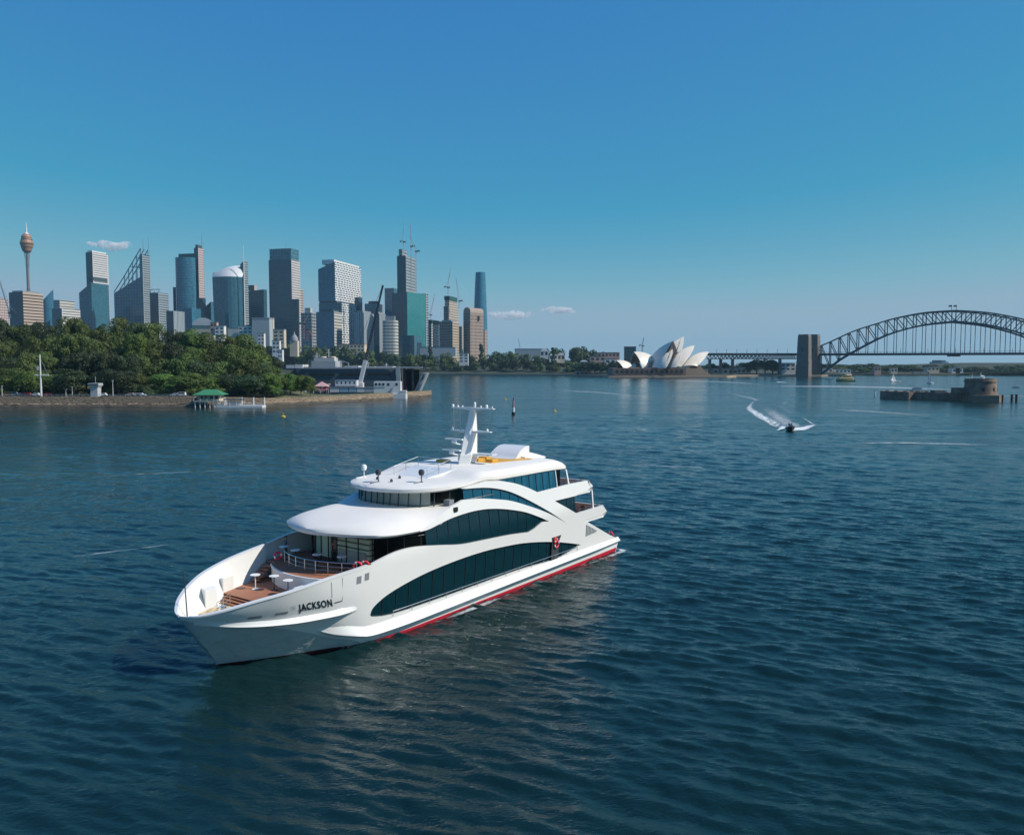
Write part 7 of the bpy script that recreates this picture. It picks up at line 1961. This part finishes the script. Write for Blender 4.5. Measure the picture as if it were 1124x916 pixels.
m = MB(); m.box(xa - .5, xa + 1.2, d - 13.6, d - 12.2, 1.5, zt + .6); m.box(xb + 2, xb + 3.2, d + 8, d + 9.5, .6, zt + .6); m.add([(X(438.5, d), d - 15.2, 1), (X(443.5, d), d - 15.2, 1), (X(442, d), d - 15.6, zt + 1), (X(438, d), d - 15.6, zt + 1), (X(438.5, d), d - 13, 1), (X(443.5, d), d - 13, 1), (X(442, d), d - 13, zt + 1), (X(438, d), d - 13, zt + 1)], [(0, 1, 2, 3), (1, 5, 6, 2), (2, 6, 7, 3), (0, 3, 7, 4)]); m.box(X(440, d), X(466, d), d - 15, d - 12.6, zt + .1, zt + 1.0); m.build('door_frame', [NLIGHT], ns)
settle(ns)
mc = thing('mobile_crane', 'dockside crane with a long dark raised boom and red and white base', 'crane', (0, 0, 0)); d = 506; b0, b1 = at(394.5, 424, d), at(420.3, 313, d)
bz = b0.copy(); m = MB(); m.box(bz.x - 4, bz.x + 4, d - 3, d + 3, 3.6, 5.2); m.build('carrier', [mat('crane_base_red', (.45, .05, .08), .5)], mc); m = MB(); m.prism([(bz.x - 2.2, d - 2), (bz.x + 2.6, d - 2), (bz.x + 2.6, d + 2), (bz.x - 2.2, d + 2)], 5.25, 9); m.build('slew_house', [STEELW], mc, bevel=.2)
mid = b0.lerp(b1, .26); m = MB(); m.beam(b0, mid, 2.3); m.build('boom_foot', [STEELW], mc); m = MB(); n_ = 26; dr = (b1 - mid)
w_ = 1.15; sd = Vector((dr.z, 0, -dr.x)).normalized()
for s1, s2 in ((1, 1), (1, -1), (-1, 1), (-1, -1)):
    o = sd * (w_ / 2 * s1) + Vector((0, w_ / 2 * s2, 0)); m.beam(mid + o, b1 + o * .5, .42)
for i in range(n_):
    a, b = mid.lerp(b1, i / n_), mid.lerp(b1, (i + 1) / n_); s = 1 if i % 2 else -1; m.beam(a + sd * (w_ / 2 * s), b - sd * (w_ / 2 * s), .38)
m.build('lattice_boom', [mat('boom_dark', (.03, .035, .05), .6)], mc); m = MB(); m.tube([b1, b0.lerp(b1, .5) + Vector((-6, 0, 0)), b0 + Vector((-2, 0, 4))], .08, 4); m.build('pendant_rope', [BLACK], mc); settle(mc)
def shed(label, px0, px1, y0, y1, d, wall, roofm=None, pitched=False, doors=0, name='dock_shed', windows=0):
    r = thing(name, label, 'shed', (0, 0, 0)); a, b = X(px0, d), X(px1, d); z0, z1 = 3.4, Z(y0, d); w = b - a; dep = min(w, 7)
    if y1 is not None: z0 = Z(y1, d)
    m = MB(); m.box(a, b, d, d + dep, z0, z1); m.build('walls', [wall], r)
    if pitched: m = MB(); m.add([(a - .2, d - .2, z1), (b + .2, d - .2, z1), (b + .2, d + dep, z1), (a - .2, d + dep, z1), (a, d + dep / 2, z1 + 1.4), (b, d + dep / 2, z1 + 1.4)], [(0, 1, 5, 4), (2, 3, 4, 5), (1, 2, 5), (3, 0, 4)]); m.build('roof', [roofm or ROOFG], r)
    else: m = MB(); m.box(a - .15, b + .15, d - .15, d + dep + .15, z1, z1 + .25); m.build('roof', [roofm or ROOFG], r)
    for i in range(doors): x = a + w * (i + .5) / doors; m = MB(); m.box(x - w / doors * .32, x + w / doors * .32, d - .06, d + .1, z0, z0 + (z1 - z0) * .75); m.build('door', [CG], r)
    for i in range(windows): x = a + w * (i + .5) / windows; m = MB(); m.box(x - .4, x + .4, d - .06, d + .1, z0 + (z1 - z0) * .4, z0 + (z1 - z0) * .75); m.build('window', [INNER], r)
    settle(r); return r
BLUEB = mat('pale_blue_container', (.28, .42, .50), .5)
shed('white site office raised above the grey containers', 367.5, 391, 417.3, 423.5, 496, STEELW, windows=5, name='site_office'); 
for a, b, cl, lab in ((362, 372, WALLW, 'white container left in the row beside the red crane base'), (372.5, 382, BLUEB, 'pale blue container below the white site office'), (382.5, 391, BLUEB, 'pale blue container right below the white site office'), (391.5, 400, WALLW, 'white container behind the crane base'), (400.5, 409, CG, 'grey container right of the crane base'), (409.5, 417, WALLW, 'white container beside the moored barge')):
    shed(lab, a, b, 425.5, None, 492, cl, name='shipping_container')
r = thing('work_barge', 'boxy white work barge with stairs moored at the dock end', 'barge', (0, 0, 0)); d = 484
m = MB(); m.box(X(412, d), X(446, d), d - 4, d + 4, -.5, Z(432, d)); m.build('hull', [STEELW], r); m = MB(); m.box(X(411, d), X(440, d), d - 3, d + 4, Z(432, d), Z(418.5, d)); m.build('deckhouse', [STEELW], r); m = MB(); m.box(X(411, d), X(424, d), d - 3.2, d + 4, Z(424.5, d), Z(424, d)); m.build('gallery_floor', [CG], r); m = MB()
for px in (413.5, 417.5, 421.5, 427, 436): m.box(X(px, d) - .6, X(px, d) + .6, d - 3.1, d - 2.9, Z(422.8, d), Z(420.2, d))
m.build('window', [INNER], r); m = MB(); m.beam((X(431, d), d - 3.6, Z(431.5, d)), (X(434.5, d), d - 3.6, Z(422, d)), .7, .2); m.build('stairway', [CG], r); m = MB(); m.box(X(440, d), X(446, d), d - 3.5, d + 3, Z(432, d), Z(428.5, d)); m.build('ramp_end', [CG], r); settle(r)
def tent(px0, px1, y0, d, colr, label):
    a, b = X(px0, d), X(px1, d); r = thing('market_tent', label, 'tent', ((a + b) / 2, d, 3.8)); w = (b - a); h = Z(y0, d) - 3.8; m_ = mat('tent_fabric', colr, .8)
    m = MB(); m.add([(-w / 2, -2, h * .6), (w / 2, -2, h * .6), (w / 2, 2, h * .6), (-w / 2, 2, h * .6), (0, 0, h)], [(0, 1, 4), (1, 2, 4), (2, 3, 4), (3, 0, 4)]); m.build('canopy', [m_], r); m = MB()
    for x in (-w / 2, w / 2):
        for y in (-1.9, 1.9): m.tube([(x, y, 0), (x, y, h * .6)], .06, 5)
    m.build('posts', [STEELW], r)
for a, b, y0, cl, lab in ((326, 334, 428.5, WALLW, 'white van-sized cabin between the red tents and the small trees'), (361, 367, 422.5, WALLP, 'pink cabin stacked behind the white container by the crane'), (349, 360, 421.5, WALLP, 'long pale pink cabin behind the tents'), (392, 397, 427, WALLW, 'small white cabin just right of the crane foot')):
    shed(lab, a, b, y0, None, 500, cl, name='site_cabin', windows=2)
T_ = [(308, 315, 425, (.05, .18, .38), 'blue tent at the left end of the row of tents'), (318, 325, 427, (.45, .03, .05), 'dark red tent beside the blue tent'), (336, 344, 425, (.6, .12, .14), 'red tent left of the pink tents'), (344.5, 352, 424, (.62, .30, .30), 'pale pink tent in the middle of the tents'), (352.5, 359, 424.5, (.55, .10, .13), 'red tent next to the crane'), (345, 361, 418.5, (.60, .36, .36), 'pale pink broad canopy behind the tents')]
for a, b, y0, cl, lab in T_: tent(a, b, y0, max(shore_y(X((a + b) / 2, 460)) + 7, 440 if a < 330 else 462), cl, lab)
r = thing('park_fence', 'yellowish timber fence on the lawn between wharf and tents', 'fence', (0, 0, 0)); m = MB(); d = 412
for px in [float(q) for q in np.arange(272, 303, 1.2)]: x = X(px, d + (px - 272) * .9); m.box(x - .2, x + .2, d + (px - 272) * .9 - .05, d + (px - 272) * .9 + .05, 4.4, 6.1)
m.build('pickets', [mat('yellow_timber', (.46, .36, .16), .8)], r); m = MB(); m.beam((X(271.5, d), d + .12, 5.6), (X(303, d + 28), d + 28 + .12, 5.6), .12, .2); m.build('rail', [WALLC], r); settle(r)
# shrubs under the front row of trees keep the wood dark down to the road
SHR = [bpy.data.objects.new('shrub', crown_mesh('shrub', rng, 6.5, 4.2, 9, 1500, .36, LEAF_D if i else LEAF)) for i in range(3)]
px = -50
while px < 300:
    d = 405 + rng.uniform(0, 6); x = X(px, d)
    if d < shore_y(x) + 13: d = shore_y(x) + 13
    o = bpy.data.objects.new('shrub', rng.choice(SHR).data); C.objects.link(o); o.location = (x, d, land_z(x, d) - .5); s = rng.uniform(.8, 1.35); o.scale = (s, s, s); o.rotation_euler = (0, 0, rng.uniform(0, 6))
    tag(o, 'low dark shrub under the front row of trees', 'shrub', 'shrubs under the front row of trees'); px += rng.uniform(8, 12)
for o in SHR: bpy.data.objects.remove(o)

# pieces that repeat along one thing become parts of their own
def split_islands(o):
    bm = bmesh.new(); bm.from_mesh(o.data); bm.verts.ensure_lookup_table(); seen = set(); isl = []
    for v in bm.verts:
        if v.index in seen: continue
        st_ = [v]; seen.add(v.index); g = []
        while st_:
            q = st_.pop(); g.append(q.index)
            for e_ in q.link_edges:
                w_ = e_.other_vert(q)
                if w_.index not in seen: seen.add(w_.index); st_.append(w_)
        isl.append(set(g))
    bm.free()
    if len(isl) < 2 or len(isl) > 90: return
    me = o.data; vv = [tuple(v.co) for v in me.vertices]; ff = [(tuple(p.vertices), p.material_index, p.use_smooth) for p in me.polygons]
    for k, s in enumerate(isl):
        ix = {q: i for i, q in enumerate(sorted(s))}; fk = [(tuple(ix[i] for i in f_), mi, sm_) for f_, mi, sm_ in ff if f_[0] in s]
        m2 = bpy.data.meshes.new(me.name); m2.from_pydata([vv[q] for q in sorted(s)], [], [f_[0] for f_ in fk])
        for mt in me.materials: m2.materials.append(mt)
        m2.polygons.foreach_set('material_index', [f_[1] for f_ in fk]); m2.polygons.foreach_set('use_smooth', [f_[2] for f_ in fk])
        n = o if k == 0 else o.copy()
        n.data = m2
        if k: C.objects.link(n)
SPLIT = ('mullion', 'battlement', 'podium_terrace', 'deck_seat', 'screen_post', 'window', 'kiosk_window', 'mast_antenna', 'crossarm_strut', 'curtain', 'gun_opening', 'hull_gallery', 'guide_piles', 'deck_vent', 'wheel', 'soffit_lamp', 'flag', 'eyes')
for o in [q for q in bpy.data.objects if q.type == 'MESH' and q.parent and q.name.split('.')[0] in SPLIT]: split_islands(o)

# ------------------------------------------------------------------ fair-weather clouds, far beyond everything
def cloud_mat():
    m = bpy.data.materials.new('cloud_vapour'); m.use_nodes = True; nt = m.node_tree; N = nt.nodes; L = nt.links
    N.remove(N['Principled BSDF']); v = N.new('ShaderNodeVolumePrincipled'); v.inputs['Color'].default_value = (1, .97, .95, 1); v.inputs['Anisotropy'].default_value = 0.0
    tc = N.new('ShaderNodeTexCoord'); n = N.new('ShaderNodeTexNoise'); n.inputs['Scale'].default_value = .012; n.inputs['Detail'].default_value = 6; L.new(tc.outputs['Object'], n.inputs['Vector'])
    r = N.new('ShaderNodeMapRange'); r.inputs['From Min'].default_value = .44; r.inputs['From Max'].default_value = .72; r.inputs['To Max'].default_value = .028; L.new(n.outputs['Fac'], r.inputs['Value'])
    L.new(r.outputs[0], v.inputs['Density']); L.new(v.outputs[0], N['Material Output'].inputs['Volume']); return m
CLOUD = cloud_mat()
def cloud(px, py, w, h, label, seed):
    d = 17000; c = at(px, py, d); k = d / F; rg = random.Random(seed); bm = bmesh.new()
    for i in range(9):
        t = (i + .5) / 9 - .5; q = Vector((t * w * k, rg.uniform(-60, 60), rg.uniform(-.1, .25) * h * k)); s = h * k * .42 * (1.1 - abs(t) * 1.3) * rg.uniform(.8, 1.2)
        bmesh.ops.create_icosphere(bm, subdivisions=2, radius=1, matrix=Matrix.Translation(q) @ Matrix.Diagonal((s * 2.0, s * 1.6, s * .8, 1)))
    me = bpy.data.meshes.new('cloud'); bm.to_mesh(me); bm.free(); me.materials.append(CLOUD)
    o = bpy.data.objects.new('cloud', me); C.objects.link(o); o.location = c
    md = o.modifiers.new('r', 'REMESH'); md.mode = 'VOXEL'; md.voxel_size = 18
    tag(o, label, 'cloud')
cloud(122, 270, 46, 12, 'small white cloud above the white topped tower', 1); cloud(560, 347, 48, 13, 'wide faint cloud just right of the last blue tower', 2); cloud(612, 341.5, 36, 10, 'small bright cloud above the garden trees', 3)
# ------------------------------------------------------------------ harbour haze
hz = MB(); hz.box(-14500, 14500, -3300, 14600, -4, 430)
hm = bpy.data.materials.new('harbour_haze'); hm.use_nodes = True; nt = hm.node_tree; nt.nodes.remove(nt.nodes['Principled BSDF']); v = nt.nodes.new('ShaderNodeVolumePrincipled')
v.inputs['Color'].default_value = (.46, .74, .92, 1); v.inputs['Density'].default_value = 4.2e-5; v.inputs['Anisotropy'].default_value = .1
nt.links.new(v.outputs[0], nt.nodes['Material Output'].inputs['Volume'])
tag(hz.build('haze', [hm]), kind='stuff')
